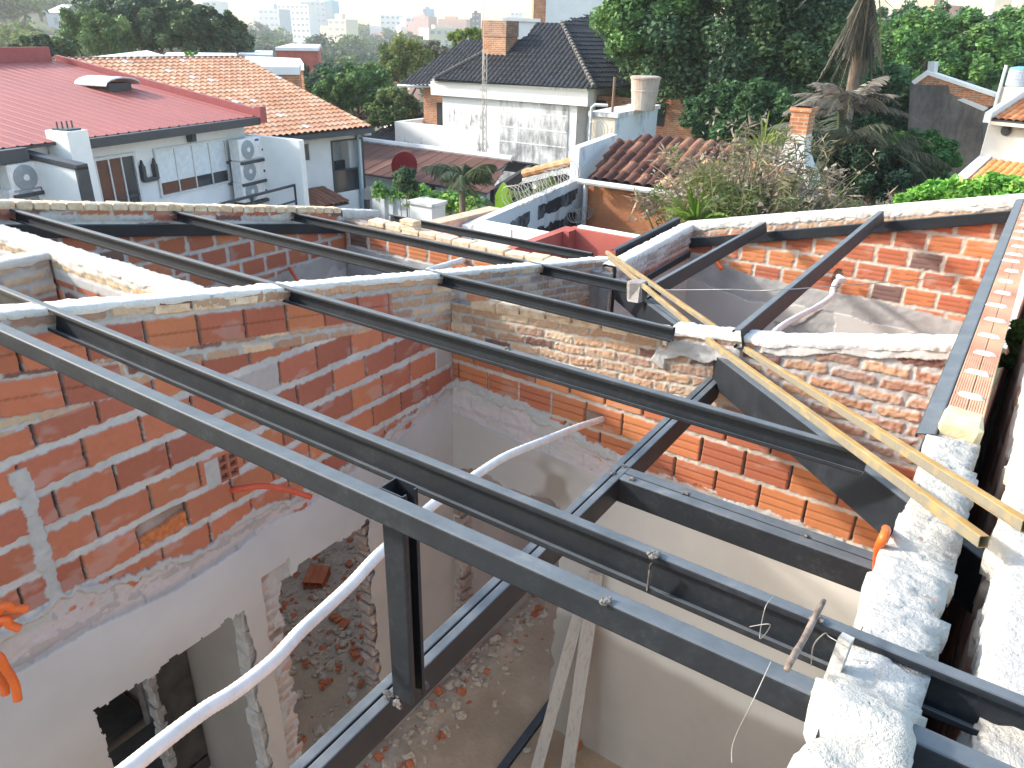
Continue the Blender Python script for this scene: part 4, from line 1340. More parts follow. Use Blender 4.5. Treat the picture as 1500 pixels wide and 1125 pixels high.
def stained(name, c1, c2, seed=0.0, scale=1.6, thr=(.45, .62)):
    """weathered paint with dark vertical streaks"""
    m, nt, b = new_mat(name)
    v = coords(nt, (1, 1, .28)); v2 = coords(nt)
    n1 = noise_node(nt, scale * 2.2, 8, .72, v); n2 = noise_node(nt, scale * .5, 4, .6, v2); n3 = noise_node(nt, 30, 5, .7, v2)
    ad = nt.nodes.new('ShaderNodeMath'); ad.operation = 'ADD'; nt.links.new(n1.outputs['Fac'], ad.inputs[0]); nt.links.new(n2.outputs['Fac'], ad.inputs[1])
    hf = nt.nodes.new('ShaderNodeMath'); hf.operation = 'MULTIPLY'; hf.inputs[1].default_value = .5; nt.links.new(ad.outputs[0], hf.inputs[0])
    r = ramp(nt, hf.outputs[0], [(thr[0], c1), (thr[1], c2)])
    nt.links.new(r.outputs['Color'], b.inputs['Base Color']); b.inputs['Roughness'].default_value = .9
    bump(nt, b, n3.outputs['Fac'], .3, .01)
    return m


def brickmat(name, c1, c2, mort, scale=1.0):
    m, nt, b = new_mat(name)
    tc = nt.nodes.new('ShaderNodeTexCoord'); geo = nt.nodes.new('ShaderNodeNewGeometry')
    # box mapping: use the horizontal run of the face and its height
    sx = nt.nodes.new('ShaderNodeSeparateXYZ'); nt.links.new(tc.outputs['Object'], sx.inputs[0])
    ad = nt.nodes.new('ShaderNodeMath'); ad.operation = 'ADD'; nt.links.new(sx.outputs['X'], ad.inputs[0]); nt.links.new(sx.outputs['Y'], ad.inputs[1])
    cx = nt.nodes.new('ShaderNodeCombineXYZ'); nt.links.new(ad.outputs[0], cx.inputs['X']); nt.links.new(sx.outputs['Z'], cx.inputs['Y'])
    br = nt.nodes.new('ShaderNodeTexBrick'); br.inputs['Scale'].default_value = 1.0
    br.inputs['Brick Width'].default_value = .24 * scale; br.inputs['Row Height'].default_value = .075 * scale; br.inputs['Mortar Size'].default_value = .012 * scale
    br.inputs['Color1'].default_value = (*c1, 1); br.inputs['Color2'].default_value = (*c2, 1); br.inputs['Mortar'].default_value = (*mort, 1)
    nt.links.new(cx.outputs[0], br.inputs['Vector'])
    n = noise_node(nt, 4, 6, .7, coords(nt)); r = ramp(nt, n.outputs['Fac'], [(.3, (.6, .6, .6)), (.7, (1.15, 1.1, 1.05))])
    mx = nt.nodes.new('ShaderNodeMix'); mx.data_type = 'RGBA'; mx.blend_type = 'MULTIPLY'; mx.inputs['Factor'].default_value = 1
    nt.links.new(br.outputs['Color'], mx.inputs['A']); nt.links.new(r.outputs['Color'], mx.inputs['B'])
    nt.links.new(mx.outputs['Result'], b.inputs['Base Color']); b.inputs['Roughness'].default_value = .92
    bump(nt, b, br.outputs['Fac'], -.4, .01)
    return m


M['stain_white'] = stained('weathered_white_wall', (.12, .12, .12), (.80, .80, .78), thr=(.345, .45))
M['stain_heavy'] = stained('mould_stained_wall', (.24, .245, .25), (.74, .74, .73), thr=(.42, .56))
M['stain_blue_shade'] = stained('weathered_wall_blue_shade', (.20, .24, .28), (.62, .67, .71), thr=(.36, .50))  # stains on a white wall; the bluish tone is shade in the colour
M['black_stain'] = stained('black_mould_panel', (.02, .022, .026), (.30, .34, .38), thr=(.50, .66))
M['brick_orange'] = brickmat('small_orange_brick', (.52, .21, .09), (.42, .15, .065), (.45, .36, .28))
M['brick_soot'] = brickmat('sooty_chimney_brick', (.44, .20, .11), (.30, .14, .09), (.36, .30, .25))
M['stucco_orange'] = mat_noise('terracotta_stucco', (.36, .135, .06), (.50, .215, .10), 2.2, .95, .8, bscale=22, bdist=.03)
M['dark_wall'] = stained('blackened_cement_wall', (.075, .07, .068), (.17, .155, .145), thr=(.42, .6))
M['grey_white'] = mat_noise('dusty_white_wall', (.46, .48, .49), (.62, .63, .63), 1.6, .9, .3, bscale=20)
M['rust_roof'] = mat_noise('rusty_sheet_roof', (.13, .055, .042), (.23, .10, .08), 2.2, .85, .3, c3=(.34, .20, .17), stretch=(1, 1, 1))
M['fibre'] = stained('stained_fibre_cement', (.26, .17, .13), (.47, .42, .37), thr=(.38, .58))
M['red_paint'] = mat_noise('red_painted_parapet', (.34, .075, .06), (.43, .12, .095), 2.0, .8, .2)
M['razor'] = mat_plain('galvanised_razor_wire', (.42, .40, .37), .45, .5, .3)
M['tank_grey'] = mat_plain('grey_water_tank', (.38, .42, .48), .4)
M['tank_blue'] = mat_plain('blue_tank_lid', (.16, .42, .62), .4)
M['cream'] = mat_noise('cream_wall', (.55, .49, .40), (.66, .60, .51), 1.5, .85, .2, bscale=20)
M['bark'] = mat_noise('bark', (.07, .05, .035), (.17, .13, .10), 9, .95, .8, stretch=(3, 3, .6))
M['banana_leaf'] = mat_noise('banana_leaf', (.16, .34, .03), (.32, .52, .06), 4, .5, .2, stretch=(8, 1, 1))


def leaf_mat(name):
    m, nt, b = new_mat(name)
    a = nt.nodes.new('ShaderNodeAttribute'); a.attribute_name = 'Col'
    nt.links.new(a.outputs['Color'], b.inputs['Base Color']); b.inputs['Roughness'].default_value = .6; b.inputs['Specular IOR Level'].default_value = .25
    out = nt.nodes['Material Output']
    tr = nt.nodes.new('ShaderNodeBsdfTranslucent'); nt.links.new(a.outputs['Color'], tr.inputs['Color'])
    ms = nt.nodes.new('ShaderNodeMixShader'); ms.inputs[0].default_value = .28
    nt.links.new(b.outputs[0], ms.inputs[1]); nt.links.new(tr.outputs[0], ms.inputs[2]); nt.links.new(ms.outputs[0], out.inputs['Surface'])
    return m


M['leaf'] = leaf_mat('foliage')
GREEN = [rgb(.055, .105, .032), rgb(.075, .13, .035), rgb(.045, .085, .03), rgb(.095, .15, .04)]
DARKG = [rgb(.040, .074, .040), rgb(.052, .09, .044), rgb(.034, .062, .038), rgb(.065, .107, .048)]
LIGHT = [rgb(.13, .17, .045), rgb(.10, .15, .04), rgb(.16, .19, .06), rgb(.085, .13, .04)]
BLUEG = [rgb(.046, .082, .054), rgb(.06, .10, .06), rgb(.038, .07, .048), rgb(.075, .118, .062)]
GREYG = [rgb(.085, .095, .065), rgb(.11, .115, .08), rgb(.065, .08, .055), rgb(.13, .13, .095)]
FRESH = [rgb(.12, .24, .035), rgb(.16, .29, .045), rgb(.085, .18, .03), rgb(.20, .32, .06)]


def leaves_np(centres, spread, n_each, size, palette, rng, aspect=.55, droop=0.0):
    k = len(centres)
    C_ = np.repeat(centres, n_each, 0); N = len(C_)
    S_ = np.repeat(spread, n_each)[:, None]
    off = rng.normal(size=(N, 3)); off /= np.linalg.norm(off, axis=1)[:, None]; off *= rng.random((N, 1)) ** .45
    P = C_ + off * S_
    a = rng.normal(size=(N, 3)); a[:, 2] *= .6; a[:, 2] -= droop; a /= np.linalg.norm(a, axis=1)[:, None]
    nrm = off * .8 + rng.normal(size=(N, 3)) * .6 + np.array([0, 0, .5])
    b = np.cross(nrm, a); b /= np.linalg.norm(b, axis=1)[:, None] + 1e-9
    L = size * (.6 + .8 * rng.random((N, 1)))
    V = np.stack([P - a * L * .5, P + b * L * aspect * .5, P + a * L * .5, P - b * L * aspect * .5], 1).reshape(-1, 3)
    pc = np.array(palette)[rng.integers(0, len(palette), k)] * (1.15 + .55 * rng.random((k, 1)))
    col = np.repeat(pc, n_each, 0) * (.75 + .5 * rng.random((N, 1)))
    Q = np.arange(N * 4).reshape(N, 4)
    return V, Q, np.repeat(col, 4, 0)


def crown_np(c, radii, nclump, n_each, size, palette, seed, lo=-.55, cs=.30, aspect=.55, droop=0.0, lobes=0):
    rng = np.random.default_rng(seed)
    d = rng.normal(size=(nclump, 3)); d /= np.linalg.norm(d, axis=1)[:, None]
    d = d[d[:, 2] > lo] if lo > -1 else d
    r = .62 + .38 * rng.random((len(d), 1)) ** .6
    inner = rng.random((len(d), 1)) < .22; r = np.where(inner, r * .55, r)
    bumps = .85 + .3 * fbm(d[:, 0] * 1.7 + seed, d[:, 1] * 1.7 + d[:, 2] * 2.3, 3, seed % 50)[:, None]
    ctr = np.array(c) + d * r * bumps * np.array(radii)
    spread = cs * min(radii) * (.7 + .6 * rng.random(len(ctr)))
    return leaves_np(ctr, spread, n_each, size, palette, rng, aspect, droop), ctr


def tree(name, label, cat, base, cz, radii, palette, seed, nclump=120, n_each=110, size=.22, group=None, lo=-.6, cs=.3, trunk_r=.2, limbs=7, droop=0.0, aspect=.55):
    base = np.array(base, float)
    root = thing(name, label, cat, base, group)
    c = base + np.array([0, 0, cz])
    (V, Q, colr), ctr = crown_np(c, radii, nclump, n_each, size, palette, seed, lo, cs, aspect, droop)
    np_mesh('crown', V, Q, colr, M['leaf'], root, smooth=False)
    rnd = random.Random(seed); mb = MB()
    top = c + np.array([0, 0, radii[2] * .2])
    fork = base + (c - base) * .45
    mb.tube([base, base + (fork - base) * .5 + np.array([rnd.uniform(-.1, .1), rnd.uniform(-.1, .1), 0]), fork, top], [trunk_r, trunk_r * .85, trunk_r * .7, trunk_r * .25], 8)
    for i in range(limbs):
        t = ctr[rnd.randrange(len(ctr))]; m = fork + (t - fork) * .5 + np.array([0, 0, .15 * radii[2]])
        mb.tube([fork + (top - fork) * rnd.uniform(0, .5), m, t], [trunk_r * .42, trunk_r * .28, trunk_r * .1], 6)
    mb.build('trunk', M['bark'], root, smooth=True)
    return root


def px_tree(name, label, cat, x, ytop, ybot, halfw, dist, palette, seed, ground=None, **kw):
    """tree at a measured bearing and distance, crown between two heights"""
    top = at(x, ytop, dist); bot = at(x, ybot, dist)
    rz = (top[2] - bot[2]) / 2; cz = (top[2] + bot[2]) / 2
    rh = halfw / FPX * dist * 1.05
    g = ground if ground is not None else min(bot[2] - 1.0, -2.6)
    kw['size'] = kw.get('size', .22) * .7; kw['n_each'] = int(kw.get('n_each', 110) * 1.8)
    return tree(name, label, cat, (top[0], top[1], g), cz - g, (rh, rh, rz), palette, seed, **kw)

# ------------------------------------------------------------------ terrain
def smooth01(a, b, x): return sst(a, b, x)


def ground_z(x, y):
    r = np.hypot(x, y)
    az = np.degrees(np.arctan2(x, y)) + math.degrees(YAW)          # bearing from the view axis, left negative
    base = np.interp(r, [0, 9, 14, 45, 150, 400, 900, 6000], [-2.4, -2.6, -3.0, -4.2, -10, -8, 5, 10])
    hill = np.interp(r, [0, 9, 14, 45, 110, 220, 450, 900, 6000], [-2.4, -2.6, -3.0, -4.5, -7, -1, 13, 17, 20])
    right = np.interp(r, [0, 9, 14, 45, 150, 400, 900, 6000], [-2.4, -2.6, -3.0, -3.2, -2, 2, 4, 4])
    wl = sst(-21, -31, az); wr = sst(8, 20, az)
    z = base * (1 - wl) + hill * wl
    z = z * (1 - wr) + right * wr
    return z + np.minimum(r / 60, 1.6) * (fbm(x * .02, y * .02, 3, 301) - .5) * 2


def gz(x, y): return float(ground_z(np.array([x]), np.array([y]))[0])


th = np.radians(np.linspace(-180, 180, 181)); rr = np.concatenate([[.01, 3, 6, 9], np.geomspace(12, 9000, 60)])
TH, RR = np.meshgrid(th, rr, indexing='ij')
GX = RR * np.sin(TH); GY = RR * np.cos(TH); GZ = ground_z(GX, GY)
idx = np.arange(GX.size).reshape(GX.shape)
Q = np.stack([idx[:-1, :-1], idx[:-1, 1:], idx[1:, 1:], idx[1:, :-1]], -1).reshape(-1, 4)
gc = mixc(rgb(.085, .10, .055) + np.zeros(GX.shape + (3,)), rgb(.20, .17, .125) + np.zeros(GX.shape + (3,)), sst(.4, .65, fbm(GX * .05, GY * .05, 4, 303)))
M['ground'] = mat_attr('ground', rough=.98, s1=.4, s2=4, b1=.3, b2=.3, d1=.2, d2=.05, var=.3)
tag(np_mesh('ground', np.stack([GX, GY, GZ], -1).reshape(-1, 3), Q, gc.reshape(-1, 3), M['ground'], None), None, None, None, 'structure')

# ------------------------------------------------------------------ white house with the red sheet roof
LH = Frame((-16.0, 11.99), rad(90 + 12)); O_ = LH.P(0, 0, -3.2)


def lh_root(name, label, cat, u, n, z, group=None): return thing(name, label, cat, LH.P(u, n, z), group)


lh = lh_root('house', 'white two storey house under a red corrugated sheet roof, at the left', 'house', -6, 0, -3.2)
mb = MB(LH.P); mb.box(-13, 0, -8, 0, -3.4, 3.12); mb.build('wall', M['cool_wall'], lh)
UE, ZE = -13, 3.22
nr, zr = LH.side((78, 89), .05)
redc = lambda U, V, a, b: rgb(.34, .10, .085) * (.86 + .22 * fbm(U * .8, V * .5, 3, 5))[..., None]
roof_sheet('roof', [LH.P(-13, .28, 3.20), LH.P(.12, .28, 3.20), LH.P(.12, nr, zr), LH.P(-13, nr, zr)], LH.f, M['red_metal'], redc, pitch=.26, amp=.016, parent=lh, kind='rib')
mb = MB(LH.P)
mb.add([(.12, .34, 3.14), (.22, .34, 3.14), (.22, .34, 3.36), (.12, .34, 3.36), (.12, nr, zr - .1), (.22, nr, zr - .1), (.22, nr, zr + .14), (.12, nr, zr + .14)],
       [(0, 1, 2, 3), (7, 6, 5, 4), (0, 4, 5, 1), (1, 5, 6, 2), (2, 6, 7, 3), (3, 7, 4, 0)])
mb.box(-13, -.0, nr - .12, nr + .02, zr - .2, zr + .33); mb.box(.08, .30, .30, .46, 3.06, 3.42)
mb.build('roof_flashing', mat_plain('red_flashing', (.33, .085, .085), .55), lh)
mb = MB(LH.P); mb.box(-5.15, .1, .26, .42, 3.02, 3.19); mb.box(-13, -5.9, .26, .46, 2.98, 3.19); mb.build('gutter', M['dark_trim'], lh)
# arched roof vent
a = LH.side((155, 120), -3.2)
q = on_plane((158, 121), np.array([LH.n[0] * .2, LH.n[1] * .2, 1]) / 1.02, np.array(LH.P(0, 0, 3.24)))
loc = q - LH.O; vu, vnn = float(loc @ LH.f), float(loc @ LH.n)
vz = 3.2 + (zr - 3.2) * (.28 - vnn) / (.28 - nr)
mb = MB(LH.P); mb.box(vu - .32, vu + .32, vnn - .38, vnn + .38, vz - .05, vz + .12, 0)
arcp = [(vu + .5 * math.cos(t), vz + .10 + .16 * math.sin(t)) for t in np.linspace(0, math.pi, 9)]
arcp2 = [(p[0] * 1.0, p[1] - .03) for p in arcp][::-1]
mb.prism([(p[0], p[1]) for p in arcp + arcp2], 1, vnn - .5, vnn + .5, 1)
mb.build('roof_vent', [M['dark_trim'], M['alu']], lh)
# chimney-like white shaft in front of the eave
u0, z0 = LH.face((97, 192), .60); u1, z1 = LH.face((128, 190), .60); n_ = .06
mb = MB(LH.P); mb.box(u0, u1, n_, .60, -.6, z1); mb.box(u0 + .08, u1 - .06, n_ + .08, .52, z1, z1 + .03, 1)
sh = mb.build('white_shaft', [M['white_wall'], M['dark_trim']], lh)
for k in range(4):
    mb = MB(LH.P); mb.box(u0 + .06 + k * .1, u0 + .08 + k * .1, .3, .32, z1 + .03, z1 + .15); mb.build('rebar_stub', M['dark_metal'], sh)
# fins
fz = LH.face((355, 198))[1]; nR = LH.side((437, 206), .0)[0]; zR = LH.side((437, 206), .0)[1]
mb = MB(LH.P); mb.prism([(0, -3.3), (nR, -3.3), (nR, zR), (0, fz)], 0, 0.02, .20); mb.build('fin_wall', M['white_wall'], lh)
uL = -5.80
nL, zL = LH.side((126, 247), -5.60)
mb = MB(LH.P); mb.prism([(0, -3.3), (nL, -3.3), (nL, zL), (0, zL + .13)], 0, uL, uL + .18); fw = mb.build('fin_wall', M['white_wall'], lh)
mb = MB(LH.P); mb.prism([(-.0, zL + .13), (nL + .06, zL), (nL + .06, zL + .09), (0, zL + .22)], 0, uL - .02, uL + .20); mb.box(uL - .02, uL + .20, nL + .002, nL + .06, -3.3, zL + .05); mb.build('coping', M['dark_trim'], fw)
# window with blinds
u0, u1, z0, z1 = LH.rect(226, 222, 334, 262)
_, z1 = LH.face((330, 205)); z0 = LH.face((335, 264))[1]
mb = MB(LH.P); fr = .05
mb.box(u0 - fr, u1 + fr, .0, .05, z1, z1 + fr); mb.box(u0 - fr, u1 + fr, .0, .05, z0 - fr, z0); mb.box(u0 - fr, u0, 0, .05, z0, z1); mb.box(u1, u1 + fr, 0, .05, z0, z1)
win = mb.build('window', M['alu'], lh)
zs = z0 + (z1 - z0) * .27
for k in range(4):
    a = u0 + (u1 - u0) * k / 4; b = u0 + (u1 - u0) * (k + 1) / 4
    mb = MB(LH.P); mb.box(a + .012, b - .012, .004, .02, zs, z1 - .005); mb.build('blind_pane', M['blind'], win)
    mb = MB(LH.P); mb.box(a + .012, b - .012, .004, .018, z0 + .005, zs); mb.build('pane', M['glass_reflecting_brown'] if k < 2 else M['glass'], win)
    if k: mb = MB(LH.P); mb.box(a - .014, a + .014, .018, .04, z0, z1); mb.build('mullion', M['alu'], win)
# glazed door
u0, z1 = LH.face((137, 236)); u1 = LH.face((192, 226))[0]; z0 = z1 - 2.15
mb = MB(LH.P); mb.box(u0 - .06, u0, 0, .06, z0, z1); mb.box(u1, u1 + .06, 0, .06, z0, z1); mb.box(u0 - .06, u1 + .06, 0, .06, z1, z1 + .06)
dr = mb.build('glass_door', M['alu'], lh)
for k in range(3):
    a = u0 + (u1 - u0) * k / 3; b = u0 + (u1 - u0) * (k + 1) / 3
    mb = MB(LH.P); mb.box(a + .01, b - .01, .003, .02, z0, z1 - .01); mb.build('pane', M['glass'] if k == 2 else M['glass_reflecting_brown'], dr)
    if k: mb = MB(LH.P); mb.box(a - .015, a + .015, .02, .045, z0, z1); mb.build('mullion', M['alu'], dr)
for dz in (.95, .62):
    mb = MB(LH.P); mb.box(u0, u1, -.002 + .024, .035, z1 - 1.1 - .62 + dz - .03, z1 - 1.1 - .62 + dz + .015); mb.build('door_rail', M['dark_metal'], dr)
# second glazed opening at the far left edge
u0, z1 = LH.face((-20, 246)); u1 = LH.face((2, 241))[0]
mb = MB(LH.P); mb.box(u0, u1, .0, .03, z1 - 2.2, z1, 0); mb.box(u1, u1 + .06, .0, .05, z1 - 2.2, z1 + .05, 1); mb.build('glass_door', [M['blind'], M['dark_metal']], lh)
# wall lamp (U shaped) and small box
u0, z0 = LH.face((217, 263)); mb = MB(LH.P)
mb.box(u0 - .17, u0 + .17, .02, .12, z0 - .03, z0 + .05); mb.box(u0 - .2, u0 - .12, .02, .12, z0, z0 + .3); mb.box(u0 + .12, u0 + .2, .02, .12, z0, z0 + .3)
mb.prism([(u0 - .22, z0 + .22), (u0 - .1, z0 + .22), (u0 - .16, z0 + .42)], 1, .04, .1); mb.prism([(u0 + .1, z0 + .22), (u0 + .22, z0 + .22), (u0 + .16, z0 + .42)], 1, .04, .1)
tag(mb.build('wall_bracket', M['dark_metal']), 'black U shaped bracket on the white house between its door and window', 'wall bracket')
u0, z0 = LH.face((277, 201)); mb = MB(LH.P); mb.box(u0 - .09, u0 + .09, .01, .12, z0 - .09, z0 + .09); mb.box(u0 - .06, u0 + .06, .12, .14, z0 - .06, z0 + .06)
tag(mb.build('wall_lamp', M['dark_metal']), 'small square black lamp above the blinded window of the white house', 'wall lamp')


def ac_unit(u, z, label, F=LH, n0=.14):
    root = thing('air_conditioner', label, 'air conditioner', F.P(u, n0, z), 'outdoor air conditioning units')
    mb = MB(F.P); mb.box(u - .41, u + .41, n0, n0 + .30, z, z + .485, 0, .02); mb.build('casing', M['plastic_white'], root)
    c = F.P(u - .13, n0 + .302, z + .243)
    mb = MB(); mb.lathe([(.215, 0), (.215, .012), (.18, .022), (.06, .026), (.05, .03)], c, 22, 0, tuple(F.n)); g = mb.build('fan_grille', M['fan_grey'], root)
    mb = MB(); mb.lathe([(.055, .03), (.055, .036), (.02, .04)], c, 12, 0, tuple(F.n)); mb.build('fan_hub', M['plastic_white'], g)
    mb = MB(F.P); mb.box(u + .16, u + .28, n0 + .30, n0 + .306, z + .40, z + .45); mb.build('badge', M['blue_badge'], root)
    mb = MB(F.P); mb.box(u - .42, u + .42, .0, n0 + .35, z - .075, z - .012); mb.build('bracket', M['dark_metal'], root)
    mb = MB(); mb.tube([F.P(u + .36, n0 + .31, z + .2), F.P(u + .42, n0 + .32, z + .14), F.P(u + .46, n0 + .22, z + .08), F.P(u + .47, n0 + .1, z - .3)], .022, 7); mb.build('pipe', M['dark_metal'], root)
    return root


for (x, y, lab) in ((363, 233, 'topmost of the three stacked air conditioners beside the right fin of the white house'), (366, 264, 'middle one of the three stacked air conditioners beside the right fin of the white house'), (369, 293, 'lowest of the three stacked air conditioners, half behind the balcony railing')):
    u, z = LH.face((x, y), .3); ac_unit(u, z, lab)
for (x, y, lab) in ((44, 278, 'upper air conditioner at the far left, beside the grey coped fin'), (48, 313, 'lower air conditioner at the far left, cut off by the brick coping')):
    u, z = LH.face((x, y), .3); ac_unit(u, z, lab)
# balcony railing
nRl = nR - .25
rl = lh_root('railing', 'dark metal balcony railing in front of the white house', 'railing', -2, nRl, -.4)
ur, zt = LH.face((433, 269), nRl)
mb = MB(LH.P); mb.box(-7.6, ur, nRl - .03, nRl + .03, zt - .05, zt); mb.build('top_rail', M['dark_metal'], rl)
mb = MB(LH.P); mb.box(-7.6, ur, nRl - .02, nRl + .02, zt - .42, zt - .38); mb.build('middle_rail', M['dark_metal'], rl)
for k in range(5):
    mb = MB(LH.P); mb.box(ur - .05 - k * 1.55, ur - k * 1.55, nRl - .03, nRl + .03, zt - 1.1, zt); mb.build('post', M['dark_metal'], rl)
mb = MB(LH.P); mb.box(-13, 0, 0.01, nR - .02, -.45, zt - 1.1); mb.build('balcony_floor', M['cool_wall'], lh)

# ------------------------------------------------------------------ white house with the clay tile roof
a = on_x((545, 190), -17.2); TH_ = Frame((a[0], a[1]), rad(90 - 3.5))
th_ = thing('house', 'white house under a large faded clay tile roof, behind the red roofed house', 'house', TH_.P(-3, 0, -3.4))
eu0, ez = TH_.face((335, 206), .5); eu1, ez1 = TH_.face((547, 187), .5); ez = (ez + ez1) / 2
TU = eu1
TW = TU - .2
u0, u1, z0, z1 = TH_.rect(486, 209, 533, 273); z1 = TH_.face((533, 203))[1]; z0 = TH_.face((490, 284))[1]
mb = MB(TH_.P)
mb.box(-8, u0, -.2, 0, -.35, ez - .02); mb.box(u1, TW, -.2, 0, -.35, ez - .02); mb.box(u0, u1, -.2, 0, -.35, z0); mb.box(u0, u1, -.2, 0, z1, ez - .02)
mb.box(-8, -7.8, -7, -.2, -.35, ez); mb.box(TW - .2, TW, -7, -.2, -.35, ez); mb.box(-7.8, TW - .2, -3.2, -3.0, -.35, ez); mb.box(-7.8, TW - .2, -3, -.2, -.35, z0 - .45)
mb.build('wall', M['cool_wall'], th_)
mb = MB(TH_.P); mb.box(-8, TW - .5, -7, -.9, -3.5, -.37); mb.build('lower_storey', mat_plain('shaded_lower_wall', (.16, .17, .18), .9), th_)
ridge = TH_.side((355, 84), TU); nr_, zr_ = ridge
tcol = lambda U, V, a, b: np.where((b > .965)[..., None], rgb(.62, .55, .50), mixc(rgb(.50, .23, .13) + 0 * U[..., None], rgb(.60, .36, .24) + 0 * U[..., None], a)) * (.75 + .4 * fbm(U * 1.1, V * 1.1, 3, 8))[..., None]
roof_sheet('roof', [TH_.P(-8.2, .5, ez), TH_.P(TU, .5, ez), TH_.P(TU, nr_, zr_), TH_.P(-8.2, nr_, zr_)], TH_.f, M['tilemat'], tcol, pitch=.20, rows=.30, amp=.05, step=.03, parent=th_)
mb = MB(TH_.P); mb.tube([(-8.2, nr_, zr_ - .02), (TU, nr_, zr_ - .02)], .08, 8); mb.build('ridge_cap', mat_plain('mossy_ridge', (.14, .10, .085), .9), th_)
mb = MB(TH_.P); mb.box(-8, TU, .40, .56, ez - .16, ez - .03); mb.build('gutter', M['dark_trim'], th_)
mb = MB(TH_.P); mb.tube([(TW + .1, .2, ez - .22), (TU + .12, .2, ez - .24), (TU + .14, .2, ez - .12)], .05, 8); mb.build('gutter_outlet', M['plastic_white'], th_)
mb = MB(TH_.P); mb.tube([(TW - .06, .06, ez - .2), (TW - .06, .06, -.3)], .045, 8); mb.build('downpipe', mat_plain('blue_grey_pipe', (.24, .33, .40), .5), th_)
# open balcony: glass, monitor shape
mb = MB(TH_.P); fr = .05
mb.box(u0 - fr, u0, -.02, .03, z0, z1); mb.box(u1, u1 + fr, -.02, .03, z0, z1); mb.box(u0 - fr, u1 + fr, -.02, .03, z1, z1 + fr)
op = mb.build('window', M['dark_metal'], th_)
mb = MB(TH_.P); mb.box(u0, u1, -.07, -.05, z0, z0 + (z1 - z0) * .42); mb.build('glass_balustrade', M['glass'], op)
mb = MB(TH_.P); mb.box(u0, u1, -.09, -.03, z0 + (z1 - z0) * .42, z0 + (z1 - z0) * .45); mb.build('handrail', M['dark_metal'], op)
mb = MB(TH_.P); mb.box(u0, u1, -.6, -.55, z0 + .35, z1, 0); mb.box(u0 + .0, u0 + .5, -.55, -.5, z0 + .35, z1, 1); mb.build('inner_pane', [mat_plain('grey_interior', (.26, .30, .33), .7), mat_plain('pale_interior', (.30, .33, .35), .7)], op)
tu, tz = TH_.face((502, 247), -.45); mb = MB(TH_.P); mb.box(tu - .28, tu + .28, -.5, -.42, tz - .2, tz + .26, 0, .02); mb.box(tu - .05, tu + .05, -.5, -.42, tz - .5, tz - .2)
tag(mb.build('chair', M['glass']), 'dark high backed chair on the balcony of the tile roofed house', 'chair')
wu, wz = TH_.face((446, 223)); mb = MB(TH_.P); mb.box(wu - .17, wu + .17, .0, .03, wz - .26, wz + .26, 0); mb.box(wu - .13, wu + .13, .03, .04, wz - .22, wz + .22, 1); mb.build('window', [M['alu'], M['glass']], th_)
# brown tile lean-to
cz_ = .35
cp = [on_plane(p, (.93, .05, .8), np.array(TH_.P(-2.4, .9, .55))) for p in ((449, 290), (508, 302), (472, 274), (447, 277))]
zlr = TH_.face((460, 274), .02)[1]; zle = TH_.face((470, 304), 1.3)[1]
cp = [TH_.P(-3.6, 1.3, zle), TH_.P(TH_.face((512, 303), 1.3)[0], 1.3, zle), TH_.P(TH_.face((474, 274), .02)[0], .02, zlr), TH_.P(-3.6, .02, zlr)]
lt = thing('lean_to_roof', 'small brown tile lean-to roof against the tile roofed house', 'roof', TH_.P(-2.5, .8, -.3))
bcol = lambda U, V, a, b: mixc(rgb(.20, .085, .055) + 0 * U[..., None], rgb(.30, .14, .09) + 0 * U[..., None], a)
roof_sheet('tiles', cp, TH_.f, M['tilemat'], bcol, pitch=.17, rows=.4, amp=.05, step=.012, parent=lt)
mb = MB(TH_.P)
mb.box(-1.46, -1.34, 1.1, 1.22, -3.4, zle - .06)
mb.build('post', M['dark_metal'], lt)

# ------------------------------------------------------------------ big white house with the dark tile roof
a = on_y((865, 130), 27.0); DH = Frame((a[0], a[1]), rad(2)); ZT = a[2]
dh = thing('house', 'large weathered white house under a dark tiled hip roof', 'house', DH.P(-4, -2, -3.8))
uW0 = DH.face((648, 140))[0]; uW1 = DH.face((846, 150))[0]
mb = MB(DH.P); mb.box(uW0, uW1, -6, 0, -4, ZT - .1); mb.build('wall', M['stain_white'], dh)
ug = DH.face((733, 160))[0]
mb = MB(DH.P); mb.box(ug, uW1 - .35, .001, .035, -4, DH.face((740, 133))[1]); mb.build('stained_panel', M['stain_heavy'], dh)
mb = MB(DH.P); mb.box(uW0 - .45, .02, -.3, .22, ZT - .62, ZT - .08); mb.box(uW0 - .3, .02, -.3, .32, ZT - .08, ZT + .02); mb.build('cornice', M['stain_white'], dh)
for y in (167, 190, 212):
    z = DH.face((790, y))[1]; mb = MB(DH.P); mb.box(ug + .05, uW1 - .4, .036, .045, z - .02, z + .02); mb.build('string_course', M['stain_white'], dh)
ub0 = DH.face((578, 180))[0]; zb = DH.face((600, 180))[1]
mb = MB(DH.P); mb.box(ub0, uW0, -.18, 0, -4, zb); mb.box(ub0, ub0 + .18, -3, -.19, -4, zb); mb.build('balcony_wall', M['stain_white'], dh)
un = DH.face((620, 140), -1.8)[0]
mb = MB(DH.P); mb.box(un, uW0 - .01, -5, -1.8, -4, ZT - .2); bw = mb.build('brick_bay', M['brick_orange'], dh)
q = DH.rect(641, 150, 650, 182, -1.78); mb = MB(DH.P); mb.box(q[0] - .05, q[0] + .75, -1.8, -1.77, q[2] - .3, q[3]); mb.build('window', M['glass'], bw)
mb = MB(DH.P); mb.box(uW1 + .0, uW1 + 4.2, -6, -1.6, -4, ZT - .35); bw = mb.build('brick_bay', M['brick_orange'], dh)
